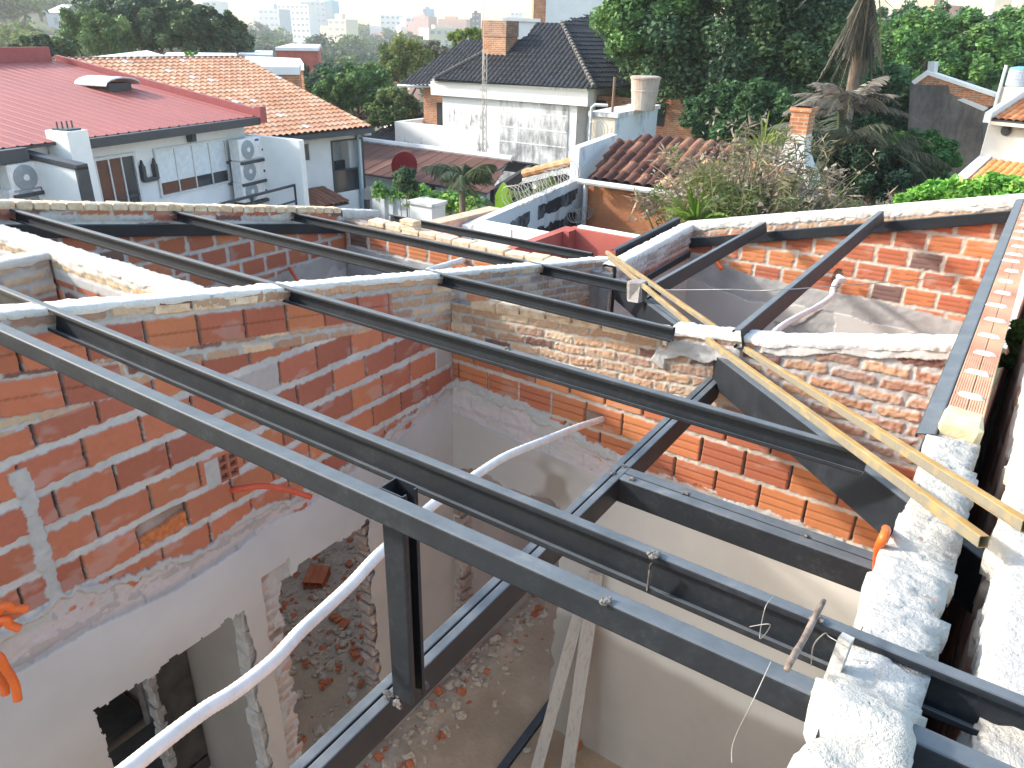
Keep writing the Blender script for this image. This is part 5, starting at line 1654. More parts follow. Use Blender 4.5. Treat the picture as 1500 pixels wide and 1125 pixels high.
for x0, x1, y0, y1 in ((866, 884, 146, 200), (955, 972, 150, 185)):
    q = DH.rect(x0, y0, x1, y1, -1.58); mb = MB(DH.P); mb.box(q[0], q[1], -1.6, -1.57, q[2], q[3], 0); mb.build('window', M['glass'], bw)
mb = MB(DH.P); mb.box(uW1 + .1, uW1 + .22, -.9, -.75, -4, ZT - .4); mb.build('pillar', M['cool_wall'], dh)
dcol = lambda U, V, a, b: rgb(.017, .019, .023) * (.7 + .7 * a + .3 * fbm(U, V, 2, 4))[..., None]
DM = mat_attr('dark_glazed_tiles', rough=.62, s1=20, s2=60, b1=.1, b2=.1, var=.2, spec=.3)
pn = DH.n * -.62 * -1; pnorm = np.array([DH.n[0] * .60, DH.n[1] * .60, 1.0]); E0 = np.array(DH.P(0, .42, ZT + .02))
fp = [on_plane(p, pnorm, E0) for p in ((636, 117), (870, 128.5), (822, 33), (785, 33), (772, 55), (738, 62))]
roof_sheet('roof', fp, DH.f, DM, dcol, pitch=.22, rows=.34, amp=.045, step=.03, parent=dh, seed=4)
A_ = fp[2]; A2 = A_ + np.array([-DH.n[0], -DH.n[1], 0]) * 1.6
E3 = fp[1] + np.array([-DH.n[0], -DH.n[1], 0]) * 9.5 + DH.f * 2.6; E3[2] = fp[1][2]
rt = [fp[1], E3 + DH.f * 0, A2 + (A2 - A_) * 2.2, A_]
nrm_ = np.cross(rt[1] - rt[0], rt[3] - rt[0]); rt[2] = rt[2] - np.array([0, 0, 1]) * float(nrm_ @ (rt[2] - rt[0])) / nrm_[2]
roof_sheet('roof', rt, E3 - fp[1], DM, dcol, pitch=.22, rows=.34, amp=.045, step=.035, parent=dh, seed=6)
lo = np.array(DH.P(0, -1.7, ZT - .12))
lw = [on_plane(p, pnorm, lo) for p in ((583, 124), (650, 124), (760, 60), (678, 60))]
roof_sheet('roof', lw, DH.f, DM, dcol, pitch=.22, rows=.34, amp=.045, step=.03, parent=dh, seed=7)
capm = mat_plain('grey_hip_tiles', (.11, .105, .10), .8)
for p0, p1_ in ((fp[1], fp[2]), (fp[0], fp[5])):
    mb = MB()
    for k in range(22):
        q0 = p0 + (p1_ - p0) * k / 22; q1 = p0 + (p1_ - p0) * (k + 1) / 22
        mb.tube([q0 + np.array([0, 0, .05]), q1 + np.array([0, 0, .03])], [.10, .075], 7)
    mb.build('hip_cap', capm, dh)
mb = MB(); mb.tube([lw[0] + np.array([0, 0, -.05]), lw[1] + np.array([0, 0, -.05])], .08, 6); mb.build('gutter', M['alu'], dh)
# low dark lean-to roof left of it
lp = [on_y(p, Y) for p, Y in (((540, 200), 24.0), ((605, 200), 24.5), ((640, 150), 27.6), ((590, 150), 27.6))]
lp = [DH.P(ub0 - 3.2, -.6, .2), DH.P(ub0 + .6, -.6, .2), DH.P(ub0 + .9, -4.2, 1.7), DH.P(ub0 - .6, -4.2, 1.7)]
low = thing('low_roof', 'low dark roof left of the large weathered white house', 'roof', DH.P(ub0 - 1.5, -2, -4))
roof_sheet('tiles', lp, DH.f, DM, dcol, pitch=.22, rows=.34, amp=.045, step=.03, parent=low, seed=9)
mb = MB(DH.P); mb.box(ub0 - 2.9, ub0 - .1, -4.2, -.9, -4.2, .1); mb.build('wall', M['dark_wall'], low)
# chimney
cu, cz0 = DH.face((707, 72), -1.2); cu1 = DH.face((741, 60), -1.2)[0]; ct = DH.face((722, 30), -1.2)[1]
ch = thing('chimney', 'square brick chimney with a sooty top on the dark tiled roof', 'chimney', DH.P((cu + cu1) / 2, -1.6, cz0 - 1))
mb = MB(DH.P); mb.box(cu, cu1, -2.1, -1.2, cz0 - 1.6, cz0 + (ct - cz0) * .45); mb.build('shaft', M['brick_orange'], ch)
mb = MB(DH.P); mb.box(cu - .03, cu1 + .03, -2.13, -1.17, cz0 + (ct - cz0) * .45, ct); mb.build('top', M['brick_soot'], ch)
# sheds of colour behind the ridge
def slab(name, label, cat, px, dist, mat, depth=4, extra=None):
    x0, y0, x1, y1 = px; a = at((x0 + x1) / 2, y1, dist); F = Frame((a[0], a[1]), math.atan2(-AX[2][0], AX[2][1]) * 1.0)
    q = F.rect(x0, y0, x1, y1)
    root = thing(name, label, cat, F.P((q[0] + q[1]) / 2, -depth / 2, min(q[2], -3)))
    mb = MB(F.P); mb.box(q[0], q[1], -depth, 0, gz(a[0], a[1]) - 1, q[3]); mb.build('wall', M[mat], root)
    return root, F, q


r_, F_, q_ = slab('house', 'small pale blue flat roofed house behind the dark roof chimney', 'house', (739, 31, 788, 56), 42, 'cool_wall')
mb = MB(F_.P); mb.box(q_[0] - .1, q_[1] + .1, -4.1, .1, q_[3], q_[3] + .15); mb.build('roof', M['white_wall'], r_)
r_, F_, q_ = slab('apartment_block', 'tall pale blue grey building behind the dark roof, cut by the top of the photo', 'building', (802, -60, 905, 60), 52, 'cool_wall', 8)
mb = MB(F_.P); mb.box(q_[0] - .75, q_[0] - .002, -8, .02, -6, q_[3]); mb.build('brick_edge', M['brick_orange'], r_)
mb = MB(F_.P); mb.box(q_[0] + 1, q_[0] + 1.5, .001, .02, q_[2] + 3.4, q_[2] + 4.4); mb.build('window', M['alu'], r_)

# lattice mast
p0 = on_y((709, 232), 22.5)
ms = thing('antenna_mast', 'slim triangular lattice antenna mast in front of the white house', 'antenna mast', (p0[0], p0[1], gz(p0[0], p0[1])))
zt_ = on_y((709, 72), 22.5)[2]; w_ = .085
mb = MB(); legs = [(w_ * math.cos(t), w_ * math.sin(t)) for t in (.3, 2.39, 4.49)]
for lx, ly in legs: mb.tube([(p0[0] + lx, p0[1] + ly, gz(p0[0], p0[1])), (p0[0] + lx, p0[1] + ly, zt_)], .013, 5)
z = -3.0; k = 0
while z < zt_ - .2:
    for i in range(3):
        a_, b_ = legs[i], legs[(i + 1) % 3]
        if k % 2: a_, b_ = b_, a_
        mb.tube([(p0[0] + a_[0], p0[1] + a_[1], z), (p0[0] + b_[0], p0[1] + b_[1], z + .2)], .008, 4)
    z += .2; k += 1
mb.build('lattice', M['razor'], ms)
mb = MB(); mb.tube([(p0[0] - .05, p0[1], zt_ - .5), (p0[0] - .05, p0[1], zt_ + 2.6)], .012, 5); mb.build('top_pole', M['razor'], ms)

# ------------------------------------------------------------------ rusty shed, wall with creepers, gate pillar
YS = 18.6
el = on_y((540, 268), YS); er = on_y((702, 266), YS); eze = (el[2] + er[2]) / 2
rg = on_y((747, 233), YS + 2.6); rgl = on_y((538, 209), YS + 2.6); rz_ = (rg[2] + rgl[2]) / 2
sd = thing('shed', 'long shed with a rusty sheet roof and black gable end', 'shed', ((el[0] + rg[0]) / 2, YS + 2, gz(el[0], YS)))
rc = lambda U, V, a, b: mixc(rgb(.085, .040, .031) + 0 * U[..., None], rgb(.135, .066, .052) + 0 * U[..., None], fbm(U * 1.3, V * .5, 4, 6)) * np.where((fbm(U * 2.2, V * .8, 3, 12) > .72)[..., None], 1.9, 1.0)
roof_sheet('roof', [(el[0] - 3, YS, eze), (er[0] + .3, YS, eze), (rg[0], YS + 2.6, rz_), (rgl[0] - 3, YS + 2.6, rz_)], (1, 0, 0), M['tilemat'], rc, pitch=.5, amp=.014, parent=sd, kind='rib')
mb = MB(); mb.tube([(rgl[0] - 3, YS + 2.6, rz_ + .04), (rg[0] + .1, YS + 2.6, rz_ + .04)], .11, 7); mb.build('ridge_cap', M['grey_white'], sd)
gxr = er[0] + .05
mb = MB(); mb.box(el[0] - 3, gxr, YS + .35, YS + .5, -4, eze + .06); mb.build('wall', M['cool_wall'], sd)
gl = on_y((833, 300), YS + 5.2)
mb = MB(); mb.prism([(YS + .5, -4), (YS + 5.4, -4), (YS + 5.4, eze - .25), (YS + 2.6, rz_ - .08), (YS + .5, eze)], 0, gxr - .02, gxr + .14); mb.build('gable_wall', mat_plain('black_gable', (.035, .038, .042), .9), sd)
mb = MB(); mb.add([(gxr + .3, YS + 2.6, rz_), (gxr + .3, YS + 5.6, eze - .35), (el[0] - 3, YS + 5.6, eze - .35), (el[0] - 3, YS + 2.6, rz_), (gxr + .3, YS + 2.6, rz_ - .05), (gxr + .3, YS + 5.6, eze - .40), (el[0] - 3, YS + 5.6, eze - .40), (el[0] - 3, YS + 2.6, rz_ - .05)],
                  [(0, 1, 2, 3), (7, 6, 5, 4), (0, 4, 5, 1), (1, 5, 6, 2), (2, 6, 7, 3), (3, 7, 4, 0)]); mb.build('back_roof', M['dark_trim'], sd)
mb = MB(); mb.box(el[0] + 2.5, el[0] + 2.62, YS + .2, YS + .34, -4, eze); mb.build('downpipe', M['dark_trim'], sd)
# satellite dish
c = on_y((592, 242), YS - .6)
ds = thing('satellite_dish', 'round red satellite dish above the creeper covered wall', 'satellite dish', (c[0], c[1], -3))
ax = Vector((.35, -.75, .35)).normalized()
mb = MB(); mb.lathe([(.42, 0), (.40, -.03), (.30, -.08), (.12, -.115), (.02, -.12), (.02, -.10), (.12, -.095), (.30, -.06), (.395, -.012)], c, 24, 0, tuple(ax)); mb.build('dish', mat_plain('red_dish', (.17, .005, .009), .6, .2), ds)
mb = MB(); mb.tube([Vector(c) - ax * .1, Vector(c) + Vector((0, .15, -.25)), Vector((c[0], c[1] + .15, -3.2))], .04, 7); mb.build('pole', M['dark_metal'], ds)
mb = MB(); mb.tube([Vector(c) - ax * .02 + Vector((0, 0, -.4)), Vector(c) + ax * .4 + Vector((0, 0, -.1))], .015, 5); mb.build('feed_arm', M['dark_metal'], ds)

YBW = 14.6
bl = on_y((545, 292), YBW); br_ = on_y((712, 318), YBW)
zw = on_y((640, 300), YBW)[2]
mb = MB(); mb.box(bl[0] - .0, br_[0] + .6, YBW, YBW + .15, -4.2, zw); bwall = thing('garden_wall', 'dusty white garden wall overgrown with creepers, behind the open roof', 'wall', ((bl[0] + br_[0]) / 2, YBW, -4.2)); mb.build('wall', M['grey_white'], bwall)
for x in (563, 575, 612, 668):
    q = on_y((x, 310), YBW)[0]; mb = MB(); mb.box(q - .07, q + .07, YBW - .06, YBW - .002, -4.2, zw + .02); mb.build('pilaster', M['grey_white'], bwall)
# painted round sign
c = on_y((655, 322), YBW - .02)
mb = MB(); mb.lathe([(.46, 0), (.46, .012)], (c[0], YBW - .02, c[2] - .12), 30, 0, (0, -1, 0))
rs = thing('round_emblem', 'round white and black emblem painted on the dusty garden wall', 'wall emblem', (c[0], YBW - .03, c[2] - .6))
mb.build('disc', M['white_wall'], rs)
mb = MB()
for k in range(30):
    t0 = 2 * math.pi * k / 30; t1 = 2 * math.pi * (k + 1) / 30
    vs = [(c[0] + r * math.cos(t), YBW - .034 - d, c[2] - .12 + r * math.sin(t)) for d in (0, .004) for r, t in ((.46, t0), (.46, t1), (.42, t1), (.42, t0))]
    mb.add(vs, [(0, 1, 2, 3), (7, 6, 5, 4), (0, 4, 5, 1), (2, 6, 7, 3)])
for (x0, z0, x1, z1, w) in ((-.02, -.3, .02, .15, .035), (-.1, .1, .12, .2, .05), (.02, .1, .2, -.05, .035), (-.02, .12, -.2, .0, .03), (.0, -.1, .16, -.28, .03), (-.04, -.08, -.2, -.25, .03)):
    mb.tube([(c[0] + x0, YBW - .036, c[2] - .12 + z0), (c[0] + x1, YBW - .036, c[2] - .12 + z1)], w, 6)
mb.build('figure', mat_plain('black_paint', (.03, .03, .03), .8), rs)
a = on_y((600, 300), 13.6); b = on_y((638, 300), 13.6); zt_ = on_y((615, 297), 13.6)[2]
gp = thing('gate_pillar', 'squat white gate pillar with a moss dark cap', 'pillar', ((a[0] + b[0]) / 2, 13.9, -4))
mb = MB(); mb.box(a[0], b[0] - .12, 13.6, 14.1, -4.2, zt_ - .06); mb.build('shaft', M['white_wall'], gp)
mb = MB(); mb.box(a[0] - .05, b[0] - .07, 13.55, 14.15, zt_ - .06, zt_ + .02, 0, .01); mb.build('cap', M['stain_heavy'], gp)

# ------------------------------------------------------------------ stained side wall with razor wire, shed with barrel tiles
XSW = -6.75
pts_ = [on_x(p, XSW) for p in ((700, 328), (850, 262))]
yA, yB = 8.6, 12.0
def swz(y): return float(np.interp(y, [pts_[0][1], pts_[1][1]], [pts_[0][2], pts_[1][2]]))
sw = thing('side_wall', 'white side wall in painted bluish shade with black mould panels, stepping up to the barrel tiled shed', 'wall', (XSW, 10.5, -3.5))
mb = MB(); mb.prism([(pts_[0][1] - .2, -3.6), (12.0, -3.6), (12.0, swz(12.0)), (pts_[0][1] - .2, swz(pts_[0][1] - .2))], 0, XSW - .15, XSW); mb.build('wall', M['stain_blue_shade'], sw)
for f0, f1, g0, g1 in ((.08, .47, .08, .42), (.55, .98, .06, .30), (.55, .98, .42, 1.0)):
    ya = pts_[0][1] + (12 - pts_[0][1]) * f0; yb_ = pts_[0][1] + (12 - pts_[0][1]) * f1
    ys = np.linspace(ya, yb_, 90); tt = np.linspace(0, 1, 60); YY, TT_ = np.meshgrid(ys, tt, indexing='ij')
    top_ = np.interp(YY, [pts_[0][1], pts_[1][1]], [pts_[0][2], pts_[1][2]]); ZZ = top_ - .08 - g0 - TT_ * (g1 - g0)
    if f0 < .3: ZZ = np.maximum(ZZ, top_ - .10 - g0 - (YY - ya) * .35)
    e_ = np.minimum(np.minimum((YY - ya) / .15, (yb_ - YY) / .1), np.minimum(TT_ * 6, (1 - TT_) * 3))
    keep = (fbm(YY * 6, ZZ * 4, 4, 71) + .35 * np.clip(e_, 0, 1) > .56)
    gi = np.arange(YY.size).reshape(YY.shape); Qm = np.stack([gi[:-1, :-1], gi[1:, :-1], gi[1:, 1:], gi[:-1, 1:]], -1)[keep[:-1, :-1]]
    np_mesh('mould_panel', np.stack([np.full(YY.shape, XSW + .006), YY, ZZ], -1).reshape(-1, 3), Qm, None, M['black_stain'], sw, smooth=False)
hz0 = on_x((848, 217), XSW)[2]; hy = 20.5; hz1 = on_x((905, 197), XSW)
uy = hz1[1]
mb = MB(); mb.prism([(11.95, -3.6), (uy, -3.6), (uy, hz1[2]), (11.95, hz0)], 0, XSW - .18, XSW - .01); mb.build('upper_wall', M['stain_blue_shade'], sw)
# razor wire coils
def coil(name, label, A, B, r, pitch, group='razor wire coils'):
    A = Vector([float(q) for q in A]); B = Vector([float(q) for q in B]); L = (B - A).length; d = (B - A).normalized()
    a = d.cross(Vector((0, 0, 1))).normalized(); b = a.cross(d)
    n = int(L / pitch * 14); pts = []
    for i in range(n + 1):
        t = i / 14 * 2 * math.pi; rr_ = r * (1 + .12 * math.sin(i * .37))
        pts.append(A + d * (i / n * L) + (a * math.cos(t) + b * math.sin(t)) * rr_)
    mb = MB(); mb.tube(pts, .006, 4)
    for p in pts[::4]:
        s_ = .018; mb.add([tuple(p + Vector((-s_, 0, 0))), tuple(p + Vector((0, 0, s_ * .6))), tuple(p + Vector((s_, 0, 0))), tuple(p + Vector((0, .004, -s_ * .6)))], [(0, 1, 2, 3)])
    tag(mb.build(name, M['razor']), label, 'razor wire', group)


coil('razor_wire', 'long coil of razor wire along the top of the mould stained side wall', (XSW - .07, pts_[0][1] + .9, swz(pts_[0][1] + .9) + .15), (XSW - .07, 11.9, swz(11.9) + .16), .17, .11)
coil('razor_wire', 'coil of razor wire on the upper wall before the cream tank tower', (XSW - .1, 12.6, np.interp(12.6, [11.95, uy], [hz0, hz1[2]]) + .14), (XSW - .1, uy - .4, hz1[2] + .16), .17, .12)
coil('razor_wire', 'short loose coil of razor wire low in front of the mould panels', on_x((838, 318), XSW + .2), on_x((875, 306), XSW + .2), .12, .09)
# white wall closing the yard
a = on_y((694, 318), 8.75); b = on_y((852, 345), 8.75)
mb = MB(); mb.box(a[0], -5.35, 8.75, 8.9, -3.4, on_y((745, 333), 8.75)[2]); mb.box(-6.02, -5.98, 8.735, 8.748, -3, on_y((745, 333), 8.75)[2] - .02)
tag(mb.build('yard_wall', M['stain_white']), 'low bright white yard wall left of the red parapet', 'wall')
a = on_y((650, 335), 8.0); a2 = on_y((712, 306), 9.6)
mb = MB(); mb.prism([(8.2, -3.2), (9.9, -3.2), (9.9, on_y((712, 306), 9.7)[2]), (8.2, on_y((668, 330), 8.3)[2] - .03)], 0, on_y((700, 310), 9.2)[0] - .3, on_y((700, 310), 9.2)[0] - .05)
tag(mb.build('brick_wall', mat_noise('pink_brick_rubble', (.52, .30, .20), (.62, .45, .34), 12, .95, .5)), 'pinkish sloping brick wall end beside the white yard wall', 'wall')

# red parapet
yr = 9.1; c0 = on_y((834, 334), yr); c1 = on_y((926, 349), yr); zp = (c0[2] + c1[2]) / 2
rp = thing('red_parapet', 'red painted parapet box with a white top edge behind the far purlin', 'parapet', ((c0[0] + c1[0]) / 2, 8.4, -1))
mb = MB(); mb.box(c0[0], c1[0] + .8, yr, yr + .13, -3, zp); mb.box(c0[0] - .13, c0[0], 7.1, yr + .13, -3, zp - .02); mb.box(c0[0], c1[0] + .8, 7.1, yr, .8, .92); mb.build('wall', M['red_paint'], rp)
px_ = on_y((831, 350), yr)[0]; mb = MB(); mb.box(c0[0] + .005, c0[0] + .10, yr - .18, yr - .003, .93, zp - .01); mb.build('pilaster', M['red_paint'], rp)
mb = MB(); mb.box(c0[0] + .1, c1[0] + .8, yr + .05, yr + .15, zp + .002, zp + .03); mb.build('top_edge', M['white_wall'], rp)

# terracotta shed
YD = 12.0
sh = thing('shed', 'terracotta rendered shed under dark mossy barrel tiles', 'shed', (-5, 14, -3.4))
ez_ = 2.80
mb = MB(); mb.box(-6.60, -4.25, YD, 16.5, -3.6, ez_); mb.build('wall', M['stucco_orange'], sh)
q = on_y((1020, 208), 15.0)
pit = np.array([0, -.40, 1.0]); E0 = np.array([-6.6, YD - .22, ez_ + .05])
rp_ = [on_plane(p, pit, E0) for p in ((861, 266), (1030, 283), (1030, 207), (935, 204), (905, 206))]
rp_[0][1] = YD - .22; rp_[0][2] = ez_ + .05
rp_[1] = np.array([-4.1, YD - .22, ez_ + .05]); rp_[2] = np.array([-4.1, rp_[3][1], rp_[3][2]])
mossy = lambda U, V, a, b: mixc(rgb(.085, .038, .030) + 0 * U[..., None], rgb(.26, .13, .085) + 0 * U[..., None], sst(.35, .95, a)) * (.7 + .6 * fbm(U * 3, V * 3, 3, 4))[..., None] + np.where((b > .93)[..., None], rgb(.25, .18, .10), 0.0)
roof_sheet('roof', rp_, (1, 0, 0), M['tilemat'], mossy, pitch=.205, rows=.34, amp=.075, step=.03, parent=sh, seed=14)
mb = MB(); mb.tube([(-6.62, YD - .28, ez_ + .02), (-4.1, YD - .28, ez_ + .02)], .05, 8); mb.build('gutter', M['grey_white'], sh)
mb = MB(); mb.tube([(-6.56, YD - .1, ez_), (-6.56, YD - .1, -3)], .045, 8); mb.build('downpipe', M['alu'], sh)
# orange canopy left of the upper wall
cp = [on_y((782, 252), 15.6), on_y((848, 230), 16.2)]
cn = thing('canopy', 'small orange tile canopy on white posts against the upper wall', 'canopy', (cp[0][0], 15.8, -3.5))
A = np.array(cp[0]); B = np.array([XSW - .25, 15.6, cp[0][2] + .0]); B[2] = on_x((846, 226), XSW - .25)[2]
B = np.array([XSW - .2, 14.6, 0]); B[2] = on_x((846, 228), XSW - .2)[2]
W = XSW - .2 - 1.75
zc = on_y((784, 254), 13.6)[2]; zcr = on_y((846, 226), 13.2)[2]
ocol = lambda U, V, a, b: mixc(rgb(.50, .21, .09) + 0 * U[..., None], rgb(.58, .32, .17) + 0 * U[..., None], a)
roof_sheet('tiles', [(W, 13.2, zc - .02), (W, 15.6, zc - .02), (XSW - .2, 15.6, zcr), (XSW - .2, 13.2, zcr)], (0, 1, 0), M['tilemat'], ocol, pitch=.2, rows=.34, amp=.05, step=.025, parent=cn)
mb = MB(); mb.tube([(W + (XSW - .2 - W) * k / 16, 13.12, zc + .06 + (zcr - zc) * k / 16) for k in range(17)], .085, 8, rib=.12); mb.build('verge_tiles', mat_noise('orange_verge', (.44, .18, .08), (.56, .30, .16), 6, .85, .2), cn)
mb = MB(); mb.add([(W, 13.08, zc - .14), (XSW - .2, 13.08, zcr - .14), (XSW - .2, 13.08, zcr - .03), (W, 13.08, zc - .03), (W, 13.12, zc - .14), (XSW - .2, 13.12, zcr - .14), (XSW - .2, 13.12, zcr - .03), (W, 13.12, zc - .03)], [(0, 1, 2, 3), (7, 6, 5, 4), (0, 4, 5, 1), (1, 5, 6, 2), (2, 6, 7, 3), (3, 7, 4, 0)]); mb.build('fascia', M['grey_white'], cn)
mb = MB(); mb.box(W + .1, W + .22, 13.3, 13.42, -3.6, zc - .1); mb.box(W + .1, W + .22, 15.3, 15.42, -3.6, zc - .1); mb.build('post', M['white_wall'], cn)
mb = MB(); mb.box(W + .6, W + 1.0, 13.25, 13.4, -3.6, zc - .25); mb.build('pillar', M['grey_white'], cn)

# cream tower with the fibre cement water tank
DT = 24.0
a = on_y((902, 170), 20.6)
FT = Frame((a[0], a[1]), rad(6))
tz = FT.face((902, 166))[1]; ul = FT.face((866, 160))[0]
nback = FT.side((962, 170), 0)[0]
tw = thing('tank_tower', 'cream tower, blue shade painted on its right side, carrying the round water tank', 'tower', FT.P(ul / 2, nback / 2, -3.6))
mb = MB(FT.P); mb.box(ul, 0, nback, 0, -3.8, tz - .12); mb.build('wall', M['cream'], tw)
mb = MB(FT.P); mb.box(.001, .02, nback, -.02, -3.8, tz - .13); mb.build('side_wall', M['stain_blue_shade'], tw)  # shade of the right face painted as a thin blue skin
mb = MB(FT.P); mb.box(ul - .06, .08, nback - .06, .06, tz - .12, tz); mb.build('slab', M['stain_heavy'], tw)
mb = MB(FT.P); mb.tube([(ul + .05, .09, 0), (ul + .05, .09, tz + .12), (ul + .15, .09, tz + .2), (-.25, .05, tz + .2)], .045, 8); mb.build('pipe', M['alu'], tw)
mb = MB(FT.P); mb.tube([(ul * .30, -.3, tz), (ul * .30, -.3, tz + .95)], .04, 7); mb.build('vent_pipe', mat_plain('brown_pipe', (.20, .12, .09), .7), tw)
tc = FT.P(.22, nback * .45, tz)
kt = .85
wt = thing('water_tank', 'tapered fibre cement water tank with stained sides on the cream tower', 'water tank', tc)
mb = MB(); mb.lathe([(.34, 0), (.38, .30), (.405, .52), (.415, .53), (.415, .56), (.405, .57), (.435, .86), (.46, .87), (.46, .92), (.42, .93)], tc, 26, 0); mb.build('body', M['fibre'], wt, smooth=False)
mb = MB(); mb.lathe([(.45, .925), (.40, .95), (.02, .955)], tc, 26, 0); mb.build('lid', M['fibre'], wt)

# ------------------------------------------------------------------ right side: flared chimney, black wall, right house
a = at(1178, 262, 16.5); FC = Frame((a[0], a[1]), rad(0))
cx0, cz_ = FC.face((1153, 200)); cx1, _ = FC.face((1180, 200)); ctop = FC.face((1165, 157))[1]; cfl = FC.face((1160, 262))[1]
dp = .45
fc = thing('chimney', 'flared white and brick chimney standing between the palms', 'chimney', FC.P((cx0 + cx1) / 2, -dp / 2, -3))
mb = MB(FC.P); mb.box(cx0, cx1, -dp, 0, cz_ + .02, ctop); mb.box(cx0 - .03, cx1 + .03, -dp - .03, .03, ctop - .08, ctop); mb.build('brick_top', M['brick_orange'], fc)
mb = MB(FC.P)
lv = [(cz_ + .05, 0), (cz_ - .25, .03), (cz_ - .5, .14), (cz_ - .75, .32), (cfl - .8, .42)]
rings = [[(cx0 - f, f * .6, z), (cx1 + f * .8, f * .6, z), (cx1 + f * .8, -dp - f * .8, z), (cx0 - f, -dp - f * .8, z)] for z, f in lv]
vs = [p for r in rings for p in r]; fs = []
for i in range(len(rings) - 1): fs += [(i * 4 + k, i * 4 + (k + 1) % 4, i * 4 + 4 + (k + 1) % 4, i * 4 + 4 + k) for k in range(4)]
fs += [(0, 1, 2, 3), tuple(len(vs) - 4 + k for k in (3, 2, 1, 0))]
mb.add(vs, fs); mb.build('flared_base', M['grey_white'], fc)

a = at(1385, 250, 33); FK = Frame((a[0], a[1]), rad(-10))
def fk(*p, n=0.0): return FK.face(p, n)
kb = thing('building', 'building with a tall blackened side wall and an orange brick gable', 'building', FK.P(0, -3, -4))
P1, P2, P3, P4, P5, P6 = [fk(*p) for p in ((1333, 123), (1389, 125), (1391, 136), (1440, 160), (1440, 300), (1325, 300))]
def slant(poly, n0, n1, mat, name, root):
    mb = MB(FK.P); mb.prism([tuple(p) for p in poly], 1, n0, n1); return mb.build(name, M[mat], root)
slant([P6, P5, P4, P3, P2, P1], -.6, 0, 'dark_wall', 'wall', kb)
G = [fk(*p) for p in ((1340, 124), (1345, 113), (1360, 106), (1456, 138), (1449, 156), (1432, 157), (1400, 143), (1391, 136), (1389, 125))]
slant(G, -.5, -.02, 'brick_orange', 'brick_gable', kb)
Cp = [fk(*p) for p in ((1336, 119), (1358, 103), (1362, 105), (1458, 137), (1457, 142), (1360, 110), (1340, 124))]
slant([Cp[0], Cp[1], Cp[2], Cp[5], Cp[6]], -.52, .06, 'white_wall', 'coping', kb); slant([Cp[2], Cp[3], Cp[4], Cp[5]], -.52, .05, 'white_wall', 'coping', kb)
pl = [fk(*p) for p in ((1357, 110), (1366, 110), (1369, 90), (1359, 90))]
slant(pl, -.5, -.05, 'grey_white', 'chimney', kb)
mb = MB(FK.P); mb.box(P1[0] + .4, P4[0] - .1, -7, -.61, -5, P4[1] - .6); mb.build('wall', M['dark_wall'], kb)
g2 = [fk(*p) for p in ((1402, 146), (1412, 144), (1448, 158), (1441, 163), (1425, 156))]
slant(g2, .0, .03, 'grey_white', 'plaster_patch', kb)

a = at(1470, 230, 27); FR = Frame((a[0], a[1]), rad(-22))
rh = thing('house', 'pale house with two bands of orange roof tiles at the right edge', 'house', FR.P(0, -2, -4))
w0 = FR.face((1449, 180))[0]; w1 = FR.face((1530, 180))[0] + 2; zt1 = FR.face((1475, 178))[1]; zlo = FR.face((1470, 236))[1]
mb = MB(FR.P); mb.box(w0, w1, -5, 0, -4.5, zt1); mb.build('wall', mat_noise('pale_grey_wall', (.55, .55, .54), (.64, .63, .62), 1, .85, .1), rh)
zr1 = FR.face((1470, 146), -.9)[1]
otile = lambda U, V, a, b: mixc(rgb(.42, .15, .065) + 0 * U[..., None], rgb(.56, .26, .11) + 0 * U[..., None], a)
roof_sheet('roof', [FR.P(w0 + .2, .35, zt1 + .05), FR.P(w1, .35, zt1 + .05), FR.P(w1, -1.3, zr1 + .1), FR.P(w0 + .2, -1.3, zr1 + .1)], FR.f, M['tilemat'], otile, pitch=.2, rows=.34, amp=.055, step=.03, parent=rh, seed=17)
mb = MB(FR.P); mb.prism([(.4, zt1 - .05), (-1.4, zr1 + .05), (-1.4, zr1 + .35), (.4, zt1 + .22)], 0, w0 + .0, w0 + .2); mb.build('verge', M['white_wall'], rh)
mb = MB(FR.P); mb.box(w0 + .2, w1, .3, .42, zt1 - .09, zt1 + .0); mb.build('gutter', M['cream'], rh)
zl1 = zlo; nl = 1.5
roof_sheet('roof', [FR.P(w0 + .35, nl, zl1 - .75), FR.P(w1, nl, zl1 - .75), FR.P(w1, .02, zl1), FR.P(w0 + .35, .02, zl1)], FR.f, M['tilemat'], lambda U, V, a, b: mixc(rgb(.56, .22, .07) + 0 * U[..., None], rgb(.64, .33, .13) + 0 * U[..., None], a), pitch=.2, rows=.34, amp=.055, step=.03, parent=rh, seed=18)
mb = MB(FR.P); mb.prism([(.0, zl1 + .1), (nl + .1, zl1 - .72), (nl + .1, zl1 - 1.1), (0, zl1 - .3)], 0, w0 + .0, w0 + .34); mb.box(w0, w0 + .3, 0.005, nl, -4.5, zl1 - 1.05); mb.build('side_wall', M['grey_white'], rh)
q = FR.face((1458, 150), -2.5); q2 = FR.face((1458, 127), -2.5)
mb = MB(FR.P); mb.box(q[0], w1, -4.8, -2.5, zr1 - 1, q2[1]); mb.build('roof_room', M['cream'], rh)
u_, z_ = FR.face((1475, 191), .0); mb = MB(FR.P); mb.lathe([(.14, 0), (.15, .05), (.10, .12)], (u_, 0.01, z_), 12, 0, (0, 1, 0))
tag(mb.build('wall_lamp', M['dark_metal']), 'dark round lamp on the pale wall at the right edge', 'wall lamp')
tcx, tcz = FR.face((1488, 128), -3.6); ct2 = FR.face((1488, 97), -3.6)[1]
hh = ct2 - tcz; rt_ = hh * .52
wt2 = thing('water_tank', 'grey plastic water tank with a blue lid on the right hand house', 'water tank', FR.P(tcx + .0, -3.6, tcz))
cc = FR.P(tcx, -3.6, tcz)
